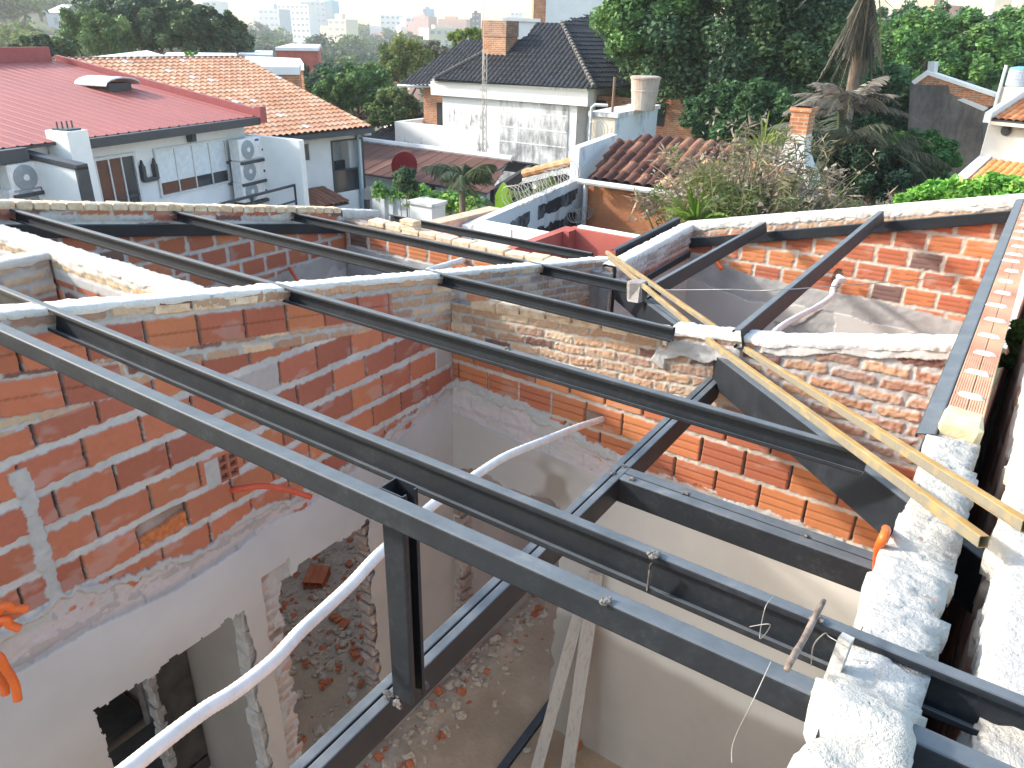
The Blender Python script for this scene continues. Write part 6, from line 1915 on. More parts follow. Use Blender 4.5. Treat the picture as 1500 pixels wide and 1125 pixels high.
mb = MB(); mb.lathe([(rt_ * .9, 0), (rt_, .05), (rt_, hh * .4), (rt_ * 1.03, hh * .42), (rt_, hh * .45), (rt_, hh * .72), (rt_ * 1.03, hh * .74), (rt_, hh * .77), (rt_, hh * .86)], cc, 26); mb.build('body', M['tank_grey'], wt2)
mb = MB(); mb.lathe([(rt_ * 1.02, hh * .86), (rt_ * .9, hh * .94), (rt_ * .3, hh), (.02, hh)], cc, 26); mb.build('lid', M['tank_blue'], wt2)
mb = MB(FR.P); mb.tube([(q[0] + .05, -2.45, -1), (q[0] + .05, -2.45, ct2 + .05)], .05, 7); mb.build('pipe', M['grey_white'], rh)

# ------------------------------------------------------------------ trees and plants near the building
def big(seedgrp=None): pass


BT = px_tree('broadleaf_tree', 'huge dark green broadleaf tree right of the dark tiled roof', 'tree', 1092, -120, 205, 140, 33, [rgb(.046, .09, .05), rgb(.062, .112, .055), rgb(.036, .072, .043), rgb(.08, .135, .058)], 21, ground=-3.2, nclump=330, n_each=150, size=.26, cs=.17, lo=-.75, trunk_r=.38, limbs=12)
for (x, y0, y1, hw, dist, pal_, sd_) in ((945, -70, 100, 62, 31, [rgb(.075, .15, .05), rgb(.095, .18, .055), rgb(.06, .125, .045)], 20), (1085, 120, 215, 75, 28, [rgb(.046, .10, .042), rgb(.058, .118, .046), rgb(.038, .082, .038)], 22), (1190, 20, 170, 55, 31, [rgb(.05, .10, .048), rgb(.066, .12, .052)], 29)):  # left bough gets lighter greens, its sunlit side put into the colour
    a_ = at(x, y0, dist); b_ = at(x, y1, dist); rh = hw / FPX * dist; V, Q, c_n, ct_ = (*crown_np((a_ + b_) / 2, (rh, rh, (a_[2] - b_[2]) / 2), 110, 220, .17, pal_, sd_, -.8, .24)[0], None)
    np_mesh('bough', V, Q, c_n, M['leaf'], BT, smooth=False)
px_tree('broadleaf_tree', 'bright green spreading tree behind the orange gable', 'tree', 1372, 22, 150, 105, 46, [rgb(.06, .14, .04), rgb(.08, .17, .045), rgb(.05, .11, .038), rgb(.10, .19, .05)], 23, ground=-3, nclump=170, n_each=120, size=.32, cs=.22, trunk_r=.3)
px_tree('broadleaf_tree', 'green tree at the right edge behind the water tank', 'tree', 1475, 10, 140, 90, 50, [rgb(.06, .14, .04), rgb(.075, .16, .045), rgb(.05, .11, .038)], 24, ground=-3, nclump=150, n_each=120, size=.34, cs=.22, trunk_r=.3)
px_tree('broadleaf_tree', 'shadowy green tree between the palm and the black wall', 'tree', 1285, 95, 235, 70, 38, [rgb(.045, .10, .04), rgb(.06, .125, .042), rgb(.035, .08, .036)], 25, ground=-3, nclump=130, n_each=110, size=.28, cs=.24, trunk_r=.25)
px_tree('broadleaf_tree', 'tall hazy green tree far behind the palm', 'tree', 1345, 5, 95, 110, 75, [rgb(.05, .10, .05), rgb(.065, .125, .055)], 26, ground=-3, nclump=130, n_each=90, size=.5, cs=.22, trunk_r=.3)
px_tree('round_shrub', 'dense round dark green shrub in front of the black wall', 'shrub', 1357, 192, 285, 42, 22, [rgb(.03, .09, .028), rgb(.04, .11, .03), rgb(.025, .07, .025), rgb(.06, .15, .04)], 27, ground=-3, nclump=110, n_each=120, size=.13, cs=.24, trunk_r=.1)
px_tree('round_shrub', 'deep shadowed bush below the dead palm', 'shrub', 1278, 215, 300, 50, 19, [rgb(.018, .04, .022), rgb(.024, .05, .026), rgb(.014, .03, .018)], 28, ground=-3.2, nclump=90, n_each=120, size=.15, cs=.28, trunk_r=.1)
px_tree('broadleaf_tree', 'pale yellow green tree left of the dark tiled roof', 'tree', 592, 55, 135, 36, 58, LIGHT, 31, nclump=110, n_each=110, size=.30, cs=.24, trunk_r=.22)
px_tree('broadleaf_tree', 'small bright yellow green tree touching the sooty chimney', 'tree', 688, 40, 75, 26, 62, [rgb(.15, .22, .04), rgb(.12, .19, .04)], 32, nclump=60, n_each=90, size=.32, cs=.28, trunk_r=.2)
px_tree('broadleaf_tree', 'mid green tree over the shaded low roof', 'tree', 520, 95, 170, 55, 44, [rgb(.05, .11, .04), rgb(.07, .14, .045), rgb(.09, .16, .05)], 33, nclump=130, n_each=110, size=.28, cs=.24, trunk_r=.22)
px_tree('broadleaf_tree', 'blue green tree left of the shaded low roof', 'tree', 470, 92, 165, 42, 50, BLUEG, 34, nclump=110, n_each=100, size=.30, cs=.24, trunk_r=.22)
px_tree('broadleaf_tree', 'olive green tree beside the low dark roof', 'tree', 575, 130, 195, 36, 40, [rgb(.09, .14, .045), rgb(.11, .15, .05), rgb(.06, .10, .04)], 35, nclump=100, n_each=100, size=.24, cs=.24, trunk_r=.2)
px_tree('broadleaf_tree', 'grey green tree behind the pale yellow green tree', 'tree', 635, 62, 100, 30, 70, GREYG, 36, nclump=70, n_each=90, size=.36, cs=.28, trunk_r=.2)
px_tree('broadleaf_tree', 'large dark blue green tree above the clay tile roof, left half of the clump', 'tree', 195, -18, 90, 68, 62, BLUEG, 37, nclump=190, n_each=120, size=.38, cs=.2, trunk_r=.35)
px_tree('broadleaf_tree', 'large dark blue green tree above the clay tile roof, right half of the clump', 'tree', 272, 2, 92, 62, 58, DARKG, 38, nclump=190, n_each=120, size=.36, cs=.2, trunk_r=.35)
px_tree('broadleaf_tree', 'light green feathery tree at the left of the dark clump', 'tree', 130, 12, 95, 38, 57, [rgb(.08, .14, .05), rgb(.10, .16, .055), rgb(.065, .115, .045)], 39, nclump=110, n_each=110, size=.26, cs=.24, trunk_r=.22)
px_tree('broadleaf_tree', 'dark green bushy tree behind the red roof ridge', 'tree', 60, 52, 95, 34, 48, DARKG, 40, nclump=90, n_each=100, size=.26, cs=.26, trunk_r=.2)
px_tree('broadleaf_tree', 'dark green tree behind the white flat roofs', 'tree', 330, 32, 88, 30, 66, BLUEG, 41, nclump=90, n_each=100, size=.34, cs=.26, trunk_r=.2)
px_tree('round_shrub', 'bright green sprig growing on the white flat roof', 'shrub', 277, 75, 84, 9, 33, FRESH, 42, nclump=14, n_each=60, size=.12, cs=.4, trunk_r=.03, limbs=3)


def strip(P0, dirv, L, w, arch, n, rng, colr, V, Q, Cc, twist=0.0, tip=.15):
    """one arching blade"""
    d = np.array(dirv, float); h = np.array([d[0], d[1], 0.0]); hl = np.linalg.norm(h) + 1e-9; h /= hl
    side = np.array([-h[1], h[0], 0]); base = len(V)
    for i in range(n + 1):
        t = i / n
        p = np.array(P0) + d * L * t + np.array([0, 0, -arch * L * t * t])
        ww = w * (1 - (1 - tip) * t ** 1.5) * (.55 + .45 * min(1, t * 6))
        s = side * math.cos(twist) + np.array([0, 0, 1]) * math.sin(twist)
        V.append(p - s * ww / 2); V.append(p + s * ww / 2)
        Cc.append(colr); Cc.append(colr)
    for i in range(n): Q.append((base + 2 * i, base + 2 * i + 1, base + 2 * i + 3, base + 2 * i + 2))


def frond(P0, dirv, L, arch, rng, palette, V, Q, Cc, nl=26, ll=.45, lw=.035, hang=.5, stemw=.03, stemc=rgb(.12, .13, .05)):
    """pinnate palm frond: rachis and hanging leaflets"""
    d = np.array(dirv, float); d /= np.linalg.norm(d); h = np.array([d[0], d[1], 0.0]); h /= np.linalg.norm(h) + 1e-9; side = np.array([-h[1], h[0], 0])
    pts = [np.array(P0) + d * L * t + np.array([0, 0, -arch * L * t * t]) for t in np.linspace(0, 1, 9)]
    base = len(V)
    for i, p in enumerate(pts):
        ww = stemw * (1 - .8 * i / 8); V.append(p - side * ww); V.append(p + side * ww); Cc.append(stemc); Cc.append(stemc)
    for i in range(8): Q.append((base + 2 * i, base + 2 * i + 1, base + 2 * i + 3, base + 2 * i + 2))
    pc = palette[rng.integers(0, len(palette))] * (.8 + .4 * rng.random())
    for k in range(nl):
        t = .12 + .88 * k / nl
        i = min(int(t * 8), 7); f = t * 8 - i; p = pts[i] * (1 - f) + pts[i + 1] * f; tg = pts[min(i + 1, 8)] - pts[i]; tg /= np.linalg.norm(tg)
        for sg in (-1, 1):
            dd = side * sg * (.8 + .3 * rng.random()) + tg * .55 + np.array([0, 0, -hang * (.5 + rng.random())]); dd /= np.linalg.norm(dd)
            l = ll * math.sin(math.pi * (.12 + .86 * t) ** .8) * (.8 + .4 * rng.random()) + .05
            b = len(V); q = np.cross(dd, [0, 0, 1]); q /= np.linalg.norm(q) + 1e-9; q = q * .5 + tg * .6; q /= np.linalg.norm(q)
            c = pc * (.75 + .5 * rng.random())
            V.append(p - q * lw * .4); V.append(p + q * lw * .4); V.append(p + dd * l * .6 + q * lw * .5 + np.array([0, 0, -.03 * l])); V.append(p + dd * l + np.array([0, 0, -.12 * l]))
            Cc += [c] * 4; Q.append((b, b + 1, b + 2, b + 3))


def plant_mesh(name, V, Q, Cc, parent):
    return np_mesh(name, np.array(V), np.array(Q), np.array(Cc), M['leaf'], parent, smooth=False)


# dry arching grass clump in front of the flared chimney
DRY = [rgb(.26, .21, .15), rgb(.20, .17, .13), rgb(.33, .27, .19), rgb(.15, .16, .08), rgb(.16, .19, .07), rgb(.28, .25, .15)]
rng = np.random.default_rng(51)
for (x, yb, dist, n, L, lab, pal_, seed) in ((1092, 335, 11.2, 900, 2.0, 'large clump of dry grey brown arching grass before the flared chimney', DRY, 1), (1185, 338, 11.6, 520, 1.1, 'dry straw coloured grass clump spilling towards the hedge', DRY, 2), (1066, 325, 10.6, 380, 1.35, 'greener half of the dry grass, beside the barrel tiled shed', [rgb(.19, .22, .07), rgb(.15, .18, .06), rgb(.26, .25, .12)], 3)):
    P = at(x, yb, dist); g = gz(P[0], P[1]); root = thing('pampas_grass', lab, 'grass clump', (P[0], P[1], g))
    V = []; Q = []; Cc = []; rng = np.random.default_rng(50 + seed)
    zt = P[2] - .25
    cs_ = np.array([P[0], P[1], zt + L * .30]) + rng.normal(size=(int(n / 5), 3)) * np.array([L * .30, L * .30, L * .20])
    Vb, Qb, Cb_ = leaves_np(cs_, np.full(len(cs_), .16), 34, .20, [q * .62 for q in pal_] + [rgb(.10, .13, .05)], rng, .10, .25); np_mesh('arching_leaves', Vb, Qb, Cb_, M['leaf'], root, smooth=False)
    for i in range(n):
        a = rng.random() * 6.283; tilt = .12 + rng.random() * .75
        d = np.array([math.cos(a) * tilt, math.sin(a) * tilt, 1.0]); d /= np.linalg.norm(d)
        p0 = np.array([P[0] + rng.normal() * .28, P[1] + rng.normal() * .28, zt - rng.random() * .6])
        strip(p0, d, L * (.45 + .65 * rng.random()), .02 + .03 * rng.random(), .15 + .5 * rng.random() * tilt, 6, rng, pal_[rng.integers(0, len(pal_))] * (.7 + .6 * rng.random()), V, Q, Cc, twist=rng.random() * 3)
        if i % 3 == 0:      # dry seed heads along the blade
            pp = V[-1]
            for k in range(7):
                q = V[-1 - 2 * min(k // 2, 5)] + rng.normal(size=3) * .05; b = len(V); s_ = .022; r_ = rng.normal(size=(4, 3)) * s_
                c = rgb(.34, .28, .22) * (.6 + .7 * rng.random())
                for m in range(4): V.append(q + r_[m]); Cc.append(c)
                Q.append((b, b + 1, b + 2, b + 3))
    plant_mesh('blades', V, Q, Cc, root)
    mb = MB(); mb.tube([(P[0], P[1], g), (P[0] + .03, P[1], zt)], [.16, .10], 8); mb.build('stem', M['bark'], root)
for (x, yb, dist, n, L, lab, pal_, seed) in ((1022, 312, 10.2, 70, .85, 'bright green fan palm at the corner of the whitewashed walls', FRESH, 4), (1118, 205, 12.5, 26, .8, 'yellow green palm tip above the dry grass', [rgb(.24, .27, .06), rgb(.19, .24, .05)], 5)):
    P = at(x, yb, dist); g = gz(P[0], P[1]); root = thing('fan_palm', lab, 'palm', (P[0], P[1], g)); V = []; Q = []; Cc = []; rng = np.random.default_rng(50 + seed)
    for i in range(n):
        a = rng.random() * 6.283; t = .3 + rng.random() * 1.3; d = np.array([math.cos(a) * t, math.sin(a) * t, .9]); d /= np.linalg.norm(d)
        strip((P[0], P[1], P[2] - .15), d, L * (.6 + .5 * rng.random()), .05, .15 + .35 * rng.random(), 5, rng, pal_[rng.integers(0, len(pal_))] * (.8 + .4 * rng.random()), V, Q, Cc, twist=rng.random() * 1.2)
    plant_mesh('leaves', V, Q, Cc, root); mb = MB(); mb.tube([(P[0], P[1], g), (P[0], P[1], P[2] - .1)], [.09, .06], 7); mb.build('stem', M['bark'], root)


def palm(name, label, x, ycrown, dist, n, L, palette, seed, skirt=0, up=.6, hang=.5, trunk=.16, arch=.55, ll=.5):
    P = at(x, ycrown, dist); g = gz(P[0], P[1]); root = thing(name, label, 'palm', (P[0], P[1], g)); V = []; Q = []; Cc = []; rng = np.random.default_rng(seed)
    for i in range(n):
        a = 2.4 * i + rng.random() * .5; e = up + rng.normal() * .35
        frond(P, (math.cos(a), math.sin(a), e), L * (.8 + .4 * rng.random()), arch * (.7 + .6 * rng.random()), rng, palette, V, Q, Cc, 30, ll, .045, hang)
    plant_mesh('fronds', V, Q, Cc, root)
    if skirt:
        V = []; Q = []; Cc = []
        for i in range(skirt):
            a = rng.random() * 6.283; frond(P - np.array([0, 0, .1 + rng.random() * 1.0]), (math.cos(a) * (.12 + .3 * rng.random()), math.sin(a) * (.12 + .3 * rng.random()), -.6), L * (.25 + .6 * rng.random()), .2, rng, [rgb(.10, .10, .08), rgb(.14, .135, .11), rgb(.08, .085, .065)], V, Q, Cc, 26, ll * .8, .05, 1.2, stemc=rgb(.14, .11, .08))
        plant_mesh('dead_skirt', V, Q, Cc, root)
    mb = MB(); mb.tube([(P[0], P[1], g), (P[0] + .1, P[1], (g + P[2]) / 2), tuple(P)], [trunk, trunk * .85, trunk * .8], 9); mb.build('trunk', M['bark'], root, smooth=True)
    return root


palm('tall_palm', 'tall palm with a hanging skirt of dead grey fronds, top cut off by the photo', 1278, -40, 26, 34, 2.6, GREYG, 61, skirt=60, up=.7, trunk=.2)
palm('dead_palm', 'grey dried palm with brittle bare fronds right of the huge tree', 1238, 160, 21, 34, 1.7, [rgb(.20, .18, .16), rgb(.26, .23, .20), rgb(.14, .13, .11)], 62, up=.9, hang=.4, ll=.32)
palm('grey_palm', 'grey green palm with drooping fronds beside the flared chimney', 1225, 215, 19.5, 40, 2.2, [rgb(.075, .09, .065), rgb(.10, .11, .08), rgb(.055, .07, .05)], 63, up=.5, hang=.7, ll=.42)
palm('grey_palm', 'dark drooping palm left of the round shrub', 1285, 235, 20.5, 34, 2.0, [rgb(.045, .06, .045), rgb(.065, .08, .06)], 64, up=.4, hang=.7, ll=.45)
palm('small_palm', 'drooping grey green palm fronds in front of the rusty shed', 676, 262, 15.4, 14, .95, [rgb(.10, .13, .07), rgb(.14, .17, .10), rgb(.08, .10, .06)], 65, up=.6, hang=.8, ll=.3, trunk=.08)
palm('small_palm', 'yellowing palm fronds behind the razor wire by the black gable', 800, 300, 14.6, 9, 1.2, [rgb(.13, .17, .05), rgb(.17, .20, .06)], 66, up=1.1, hang=.6, ll=.22, trunk=.07)
# banana plant
P = at(738, 300, 15.2); g = gz(P[0], P[1]); root = thing('banana_plant', 'banana plant with one bright upright leaf before the black gable', 'banana plant', (P[0], P[1], g))
rng = np.random.default_rng(71)
for (dx, dy, dz, L, w, arch, c) in ((.05, -.1, 1, .75, .36, .12, 1), (-.75, -.2, .8, 1.3, .36, .35, 0), (.6, .2, 1.0, 1.3, .30, .30, 0), (-.4, .5, .7, 1.1, .36, .5, 0), (-.9, .1, .35, 1.1, .34, .4, 0)):
    V = []; Q = []; Cc = []; d = np.array([dx, dy, dz]); d /= np.linalg.norm(d)
    h = np.array([d[0], d[1], 0]); h /= np.linalg.norm(h); side = np.array([-h[1], h[0], 0]) if c == 0 else np.array([math.cos(YAW), math.sin(YAW), 0])
    cc = rgb(.30, .50, .05) if c else rgb(.09, .14, .06)
    for i in range(13):
        t = i / 12; p = np.array([P[0], P[1], P[2] - .2]) + d * L * t + np.array([0, 0, -arch * L * t * t]); ww = w * math.sin(math.pi * (.08 + .9 * t)) ** .6 * (.35 if t < .2 else 1) * (.92 + .16 * rng.random())
        lift = np.array([0, 0, -.25 * ww])
        V += [p - side * ww / 2 + lift, p, p + side * ww / 2 + lift]; Cc += [cc * (.8 + .4 * rng.random()), cc * 1.25, cc * (.8 + .4 * rng.random())]
    for i in range(12):
        for k in (0, 1):
            if c == 0 and rng.random() < .25: continue
            Q.append((3 * i + k, 3 * i + k + 1, 3 * i + 4 + k, 3 * i + 3 + k))
    plant_mesh('leaf', V, Q, Cc, root)
mb = MB(); mb.tube([(P[0], P[1], g), (P[0], P[1], P[2] - .1)], [.12, .07], 8); mb.build('stem', mat_plain('banana_stem', (.20, .19, .08), .7), root)


def vine(name, label, pts, n, spread, size, palette, seed, cat='creeper', drop=.25):
    rng = np.random.default_rng(seed); pts = [np.array(p, float) for p in pts]; cs = []
    for i in range(n):
        k = rng.integers(0, len(pts) - 1); t = rng.random(); p = pts[k] * (1 - t) + pts[k + 1] * t
        cs.append(p + np.array([rng.normal() * spread * .3, rng.normal() * spread * .5, rng.normal() * spread * .35 - drop * rng.random() ** 2]))
    V, Q, c = leaves_np(np.array(cs), np.full(n, spread * .6), 26, size, palette, rng, .7)
    c0 = pts[len(pts) // 2]; root = thing(name, label, cat, (c0[0], c0[1], gz(c0[0], c0[1])))
    np_mesh('leaves', V, Q, c, M['leaf'], root, smooth=False)
    mb = MB(); mb.tube([p + np.array([0, 0, -.1]) for p in pts], .02, 5); mb.build('stem', M['bark'], root)
    return root


vine('creeper', 'green creeper draped along the dusty white garden wall', [on_y(p, YBW + .05) for p in ((545, 274), (590, 280), (640, 288), (680, 294), (700, 297))], 150, .22, .10, [rgb(.09, .20, .04), rgb(.13, .26, .05), rgb(.06, .14, .035)], 81)
vine('creeper', 'brighter yellow green creeper tuft at the right end of the garden wall', [on_y(p, YBW - .05) for p in ((645, 292), (672, 296), (698, 298))], 60, .20, .11, [rgb(.17, .30, .05), rgb(.21, .34, .06)], 82)
px_tree('conical_shrub', 'dark shrub climbing the pole of the red satellite dish', 'shrub', 594, 246, 285, 16, 17, DARKG, 83, nclump=40, n_each=90, size=.10, cs=.35, trunk_r=.04, limbs=3)
# fresh green hedge behind the far right wall
for k, (x, y, hw, yb) in enumerate(((1335, 284, 22, 305), (1375, 270, 32, 305), (1420, 266, 34, 305), (1462, 262, 36, 305), (1500, 262, 40, 305))):
    px_tree('hedge_bush', ['lowest fresh green bush behind the far right wall', 'fresh green bush behind the far right wall, left of the tallest ones', 'fresh green bush behind the far right wall, below the pale house', 'tall fresh green bush behind the far right wall, under the orange tiles', 'fresh green bush cut by the right edge of the photo'][k], 'bush', x, y, yb + 25, hw, 10.6, [rgb(.10, .25, .04), rgb(.14, .30, .05), rgb(.07, .18, .03), rgb(.19, .35, .07)], 90 + k, ground=-2.8, nclump=70, n_each=70, size=.10, cs=.32, trunk_r=.05, limbs=4, group='fresh green hedge', aspect=.6)
px_tree('hedge_bush', 'low leafy bush in the gap beyond the boundary wall at the right edge', 'bush', 1503, 470, 560, 16, 5.2, [rgb(.12, .20, .04), rgb(.16, .24, .06), rgb(.08, .15, .04)], 99, ground=1.2, nclump=24, n_each=40, size=.07, cs=.4, trunk_r=.02, limbs=3)

# ------------------------------------------------------------------ flat white roofs behind the clay tiles, other near roofs
def flat(name, label, quad, dist, mat, th=.25, wall='brick_orange', cat='house'):
    """low building whose roof outline was measured in the photo"""
    P = [at(x, y, d) for (x, y), d in zip(quad, dist)]
    z = sum(p[2] for p in P) / len(P)
    root = thing(name, label, cat, (P[0][0], P[0][1], gz(P[0][0], P[0][1]) - .5))
    poly = [(p[0], p[1]) for p in P]
    mb = MB(); mb.prism(poly, 2, z - th, z); mb.build('roof', M[mat], root)
    c = np.mean(np.array(poly), 0); mb = MB(); mb.prism([tuple(c + (np.array(p) - c) * .97) for p in poly], 2, gz(c[0], c[1]) - 1, z - th - .002); mb.build('wall', M[wall], root)
    return root


M['sheet_white'] = mat_noise('white_sheet_roof', (.66, .68, .70), (.78, .79, .80), .6, .5, .1)
r_ = flat('house', 'white flat roofed house behind the clay tile ridge, with a dark roof light', ((128, 82), (190, 82), (245, 85), (215, 74)), (33, 33, 35, 42), 'sheet_white')
flat('house', 'long white flat roof behind the clay tile ridge, right of the roof sprig', ((238, 84), (350, 80), (345, 77), (245, 80)), (34, 35, 40, 40), 'sheet_white')
flat('house', 'white flat roof with brown walls right of the clay tile roof', ((355, 84), (445, 96), (440, 90), (360, 80)), (36, 34, 40, 42), 'sheet_white')
flat('house', 'brown walled box beside the clay tile roof', ((380, 97), (438, 96), (440, 92), (385, 92)), (29, 29, 33, 33), 'sheet_white')
flat('house', 'pale blue roofed house with a red side wall in the mid distance', ((403, 70), (466, 68), (470, 66), (425, 64)), (75, 75, 92, 92), 'sheet_white', wall='red_paint')
flat('house', 'grey flat roofed building before the dark trees left of the white flat roofs', ((348, 77), (398, 79), (400, 77), (352, 74)), (60, 60, 70, 70), 'sheet_white', wall='grey_white')

# ------------------------------------------------------------------ the distant town
random.seed(5)
rt_cols = {'clay': (.46, .20, .12), 'clay2': (.40, .24, .17), 'zinc': (.55, .57, .60), 'white': (.70, .70, .70), 'grey': (.33, .33, .34)}
for k_, c_ in rt_cols.items(): M['roof_' + k_] = mat_plain('far_roof_' + k_, c_, .8)
for k_, c_ in {'w1': (.74, .73, .71), 'w2': (.60, .55, .48), 'w3': (.50, .30, .24), 'w4': (.66, .59, .48), 'w5': (.52, .54, .57)}.items(): M['far_' + k_] = mat_plain('far_wall_' + k_, c_, .9)
M['far_win'] = mat_plain('far_window', (.36, .37, .38), .5)


def far_house(label, px, dist, w, d, h, roof, wall, hip=True, rot=None):
    P = at(px, 40, dist); x, y = P[0], P[1]; z = gz(x, y); rot = random.uniform(0, 1.5) if rot is None else rot
    c, s = math.cos(rot), math.sin(rot)
    T = lambda u, n, zz: (x + c * u - s * n, y + s * u + c * n, zz)
    root = thing('house', label, 'house', (x, y, z), 'houses of the distant town')
    mb = MB(T); mb.box(-w / 2, w / 2, -d / 2, d / 2, z - 2, z + h); mb.build('wall', M['far_' + wall], root)
    for sgn in (-1, 1):
        for u in (-.28, .2):
            mb = MB(T); mb.box(u * w, u * w + 1.1, sgn * (d / 2 + .01), sgn * (d / 2 + .05), z + h * .35, z + h * .75); mb.build('window', M['far_win'], root)
    mb = MB(T)
    if hip:
        a, b, r = w / 2 + .5, d / 2 + .5, w / 2 - d * .35
        vs = [(-a, -b, z + h), (a, -b, z + h), (a, b, z + h), (-a, b, z + h), (-r, 0, z + h + d * .27), (r, 0, z + h + d * .27)]
        mb.add(vs, [(0, 1, 5, 4), (1, 2, 5), (2, 3, 4, 5), (3, 0, 4), (3, 2, 1, 0)])
    else: mb.box(-w / 2 - .3, w / 2 + .3, -d / 2 - .3, d / 2 + .3, z + h, z + h + .3)
    mb.build('roof', M['roof_' + roof], root)


hl = {'clay': 'clay tiled', 'clay2': 'brown tiled', 'zinc': 'grey metal', 'white': 'white', 'grey': 'dark grey'}
for i in range(64):
    px = random.uniform(-60, 830); dist = random.choice((110, 140, 180, 220, 270, 320, 400, 480, 560)) * random.uniform(.9, 1.12)
    rk = random.choice(list(hl)); hip = random.random() < .6
    far_house('small distant house with a ' + hl[rk] + (' hipped' if hip else ' flat') + ' roof among the town trees', px, dist, random.uniform(8, 15), random.uniform(7, 10), random.uniform(3, 5.5), rk, random.choice(('w1', 'w2', 'w3', 'w4', 'w5')), hip)
for i in range(14):
    px = random.uniform(1280, 1560); dist = random.uniform(110, 240); rk = random.choice(list(hl))
    far_house('small distant house with a ' + hl[rk] + ' hipped roof on the wooded rise at the right', px, dist, random.uniform(8, 14), 8, random.uniform(4, 6), rk, random.choice(('w1', 'w2', 'w4')), True)


def tower(label, px, ytop, dist, w, wall, n_floor=None, d=10):
    w *= .62; P = at(px, ytop + (4 if px < 485 else 14), dist); x, y, zt = P; z = gz(x, y); F = Frame((x, y), YAW + rad(random.uniform(-35, 35)))
    root = thing('tower_block', label, 'building', (x, y, z))
    mb = MB(F.P); mb.box(-w / 2, w / 2, -d, 0, z - 3, zt)
    sw = random.uniform(.3, .6) * w; mb.box(-w / 2 - sw, -w / 2 - .01, -d * .8, -d * .1, z - 3, zt - random.uniform(3, 7)); mb.build('wall', M['far_' + wall], root)
    n = max(2, int(w / 3)); zz = zt - 2.0; k = 0
    while zz > z + 1 and k < 6:
        for q in range(n):
            a = -w / 2 + w * (q + .2) / n; mb = MB(F.P); mb.box(a, a + w / n * random.uniform(.3, .6), .01, .06, zz, zz + 1.1); mb.build('window', M['far_win'], root)
        zz -= 3.2; k += 1
    mb = MB(F.P); mb.box(-w * .3, w * .1, -d * .6, -d * .3, zt, zt + random.uniform(1, 3)); mb.build('roof_hut', M['far_' + wall], root)


M['far_blue'] = mat_plain('far_blue_glass', (.28, .44, .55), .3); M['far_pink'] = mat_plain('far_pink_wall', (.56, .36, .33), .9); M['far_dark'] = mat_plain('far_dark_tower', (.10, .105, .11), .7)
for (lab, px, yt, dist, w, wall) in (('wide white apartment block on the skyline left of the blue glass tower', 425, 2, 520, 40, 'w1'), ('white and grey apartment block behind the hazy white one', 458, -2, 560, 28, 'w5'), ('narrow blue glass tower on the skyline', 479, -4, 600, 9, 'blue'), ('cream apartment block with stepped top on the far left skyline', 308, -3, 420, 14, 'w1'),
                                     ('low grey office block at the left of the skyline', 393, 9, 480, 22, 'w5'), ('cream office block under the blue glass tower', 493, 14, 430, 18, 'w4'), ('white church like block with a pointed top on the skyline', 572, 8, 560, 22, 'w1'), ('pink brick apartment block on the skyline', 616, 10, 520, 18, 'pink'),
                                     ('pale blue tower behind the pink block', 628, -1, 640, 14, 'blue'), ('white block beside the pink one', 602, 12, 540, 12, 'w1'), ('red roofed long building right of the pink block', 662, 14, 600, 36, 'w3'), ('slim dark tower left of the sooty chimney', 697, 5, 560, 8, 'dark'),
                                     ('small blue tower right of the sooty chimney', 740, 13, 640, 9, 'blue'), ('white pair of towers right of the sooty chimney', 757, 4, 700, 16, 'w1'), ('pink block before the pale blue grey building', 776, 16, 560, 20, 'pink'), ('cream block over the yellow green treetop', 660, 28, 330, 30, 'w4'),
                                     ('orange brick block on the wooded rise at the right', 1398, -6, 160, 7, 'w3'), ('cream block at the right edge on the wooded rise', 1480, 10, 150, 10, 'w4')):
    tower(lab, px, yt, dist, w, wall)

protos = []
for k in range(5):
    (V, Q, c), ctr = crown_np((0, 0, 4.6), (4.2, 4.2, 3.4), 60, 26, .85, [GREEN, BLUEG, LIGHT, DARKG, GREYG][k], 400 + k, -.7, .3)
    root = thing('distant_tree', 'x', 'tree', (0, 0, 0), 'trees of the distant town'); np_mesh('crown', V, Q, c, M['leaf'], root, smooth=False)
    mb = MB(); mb.tube([(0, 0, -1), (0, 0, 2), (0, 0, 5)], [.35, .3, .1], 6); mb.build('trunk', M['bark'], root); protos.append(root)
tl = ['distant mid green tree among the town roofs', 'distant blue green tree among the town roofs', 'distant yellow green tree among the town roofs', 'distant dark green tree among the town roofs', 'distant grey green tree among the town roofs']
used = [False] * 5
for i in range(285):
    if i < 232: px = random.uniform(-60, 700) if random.random() < .85 else random.uniform(700, 860); dist = 100 * (640 / 100) ** (random.random() ** .8)
    else: px = random.uniform(1240, 1600); dist = random.uniform(62, 210)
    if dist < 85 and 100 < px < 360: dist += 40
    if 640 < px < 860 and dist < 90: dist += 60
    P = at(px, 40, dist); k = random.choice((0, 0, 1, 1, 1, 2, 3, 3, 4))
    o = protos[k] if not used[k] else copy_tree(protos[k]); used[k] = True
    o.location = (P[0], P[1], gz(P[0], P[1])); s = random.uniform(.7, 1.3) * (.8 if dist < 150 else 1.0 if dist < 250 else 1.25)
    o.scale = (s * random.uniform(.9, 1.3), s * random.uniform(.9, 1.3), s); o.rotation_euler = (0, 0, random.uniform(0, 6.28)); o['label'] = tl[k]

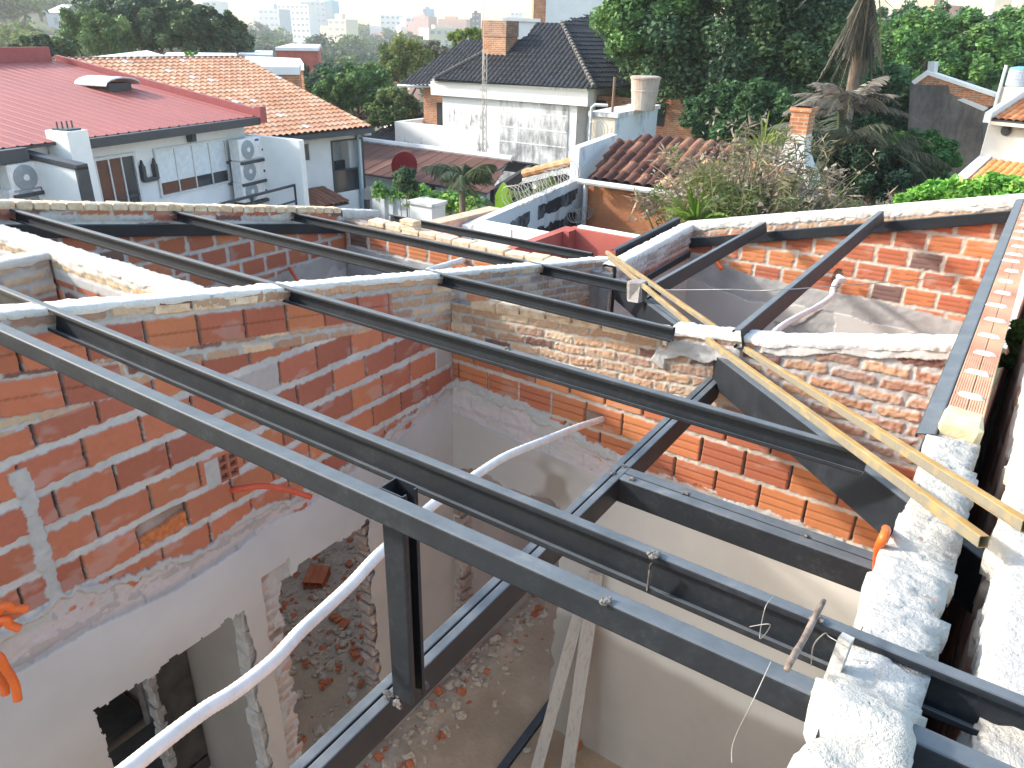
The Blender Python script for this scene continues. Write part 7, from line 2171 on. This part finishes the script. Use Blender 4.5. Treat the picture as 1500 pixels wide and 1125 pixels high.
# air between the town and the camera
mb = MB(); mb.box(-900, 500, -60, 1000, -40, 60)
hz = mb.build('haze', bpy.data.materials.new('haze'))
tag(hz, None, None, None, 'stuff')
hm = hz.data.materials[0]; hm.use_nodes = True; nt = hm.node_tree; nt.nodes.clear()
o_ = nt.nodes.new('ShaderNodeOutputMaterial'); vp = nt.nodes.new('ShaderNodeVolumePrincipled')
vp.inputs['Color'].default_value = (.93, .96, 1.0, 1); vp.inputs['Density'].default_value = .00045; vp.inputs['Anisotropy'].default_value = .3
nt.links.new(vp.outputs[0], o_.inputs['Volume'])

# ------------------------------------------------------------------ camera, light, sky
SUN = Vector((-1.0, -.48, .62)).normalized()
cam = bpy.data.cameras.new('camera'); cam.lens = 36.0 * FPX / 1500.0; cam.sensor_width = 36.0; cam.clip_end = 20000; cam.clip_start = .05
co = bpy.data.objects.new('camera', cam); COL.objects.link(co)
co.matrix_world = Matrix(((AX[0][0], AX[1][0], -AX[2][0], CAM[0]), (AX[0][1], AX[1][1], -AX[2][1], CAM[1]), (AX[0][2], AX[1][2], -AX[2][2], CAM[2]), (0, 0, 0, 1)))
scene.camera = co
sun = bpy.data.lights.new('sun', 'SUN'); sun.energy = 2.0; sun.angle = rad(4.0); sun.color = (1.0, .95, .87)
so = bpy.data.objects.new('sun', sun); COL.objects.link(so)
so.rotation_euler = (-SUN).to_track_quat('-Z', 'Y').to_euler()
so.location = (-20, -10, 25)
w = bpy.data.worlds.new('World'); scene.world = w; w.use_nodes = True
nt = w.node_tree; bg = nt.nodes['Background']
sky = nt.nodes.new('ShaderNodeTexSky'); sky.sky_type = 'NISHITA'; sky.sun_disc = False
sky.sun_elevation = math.asin(SUN.z); sky.sun_rotation = math.atan2(SUN.x, SUN.y)
sky.altitude = 100; sky.air_density = 1.5; sky.dust_density = 2.2; sky.ozone_density = 1.0
nt.links.new(sky.outputs['Color'], bg.inputs['Color']); bg.inputs['Strength'].default_value = .15
scene.view_settings.view_transform = 'Standard'; scene.view_settings.look = 'None'
scene.view_settings.exposure = 1.65; scene.view_settings.gamma = 1.0
scene.cycles.max_bounces = 8; scene.cycles.diffuse_bounces = 4; scene.cycles.volume_bounces = 1
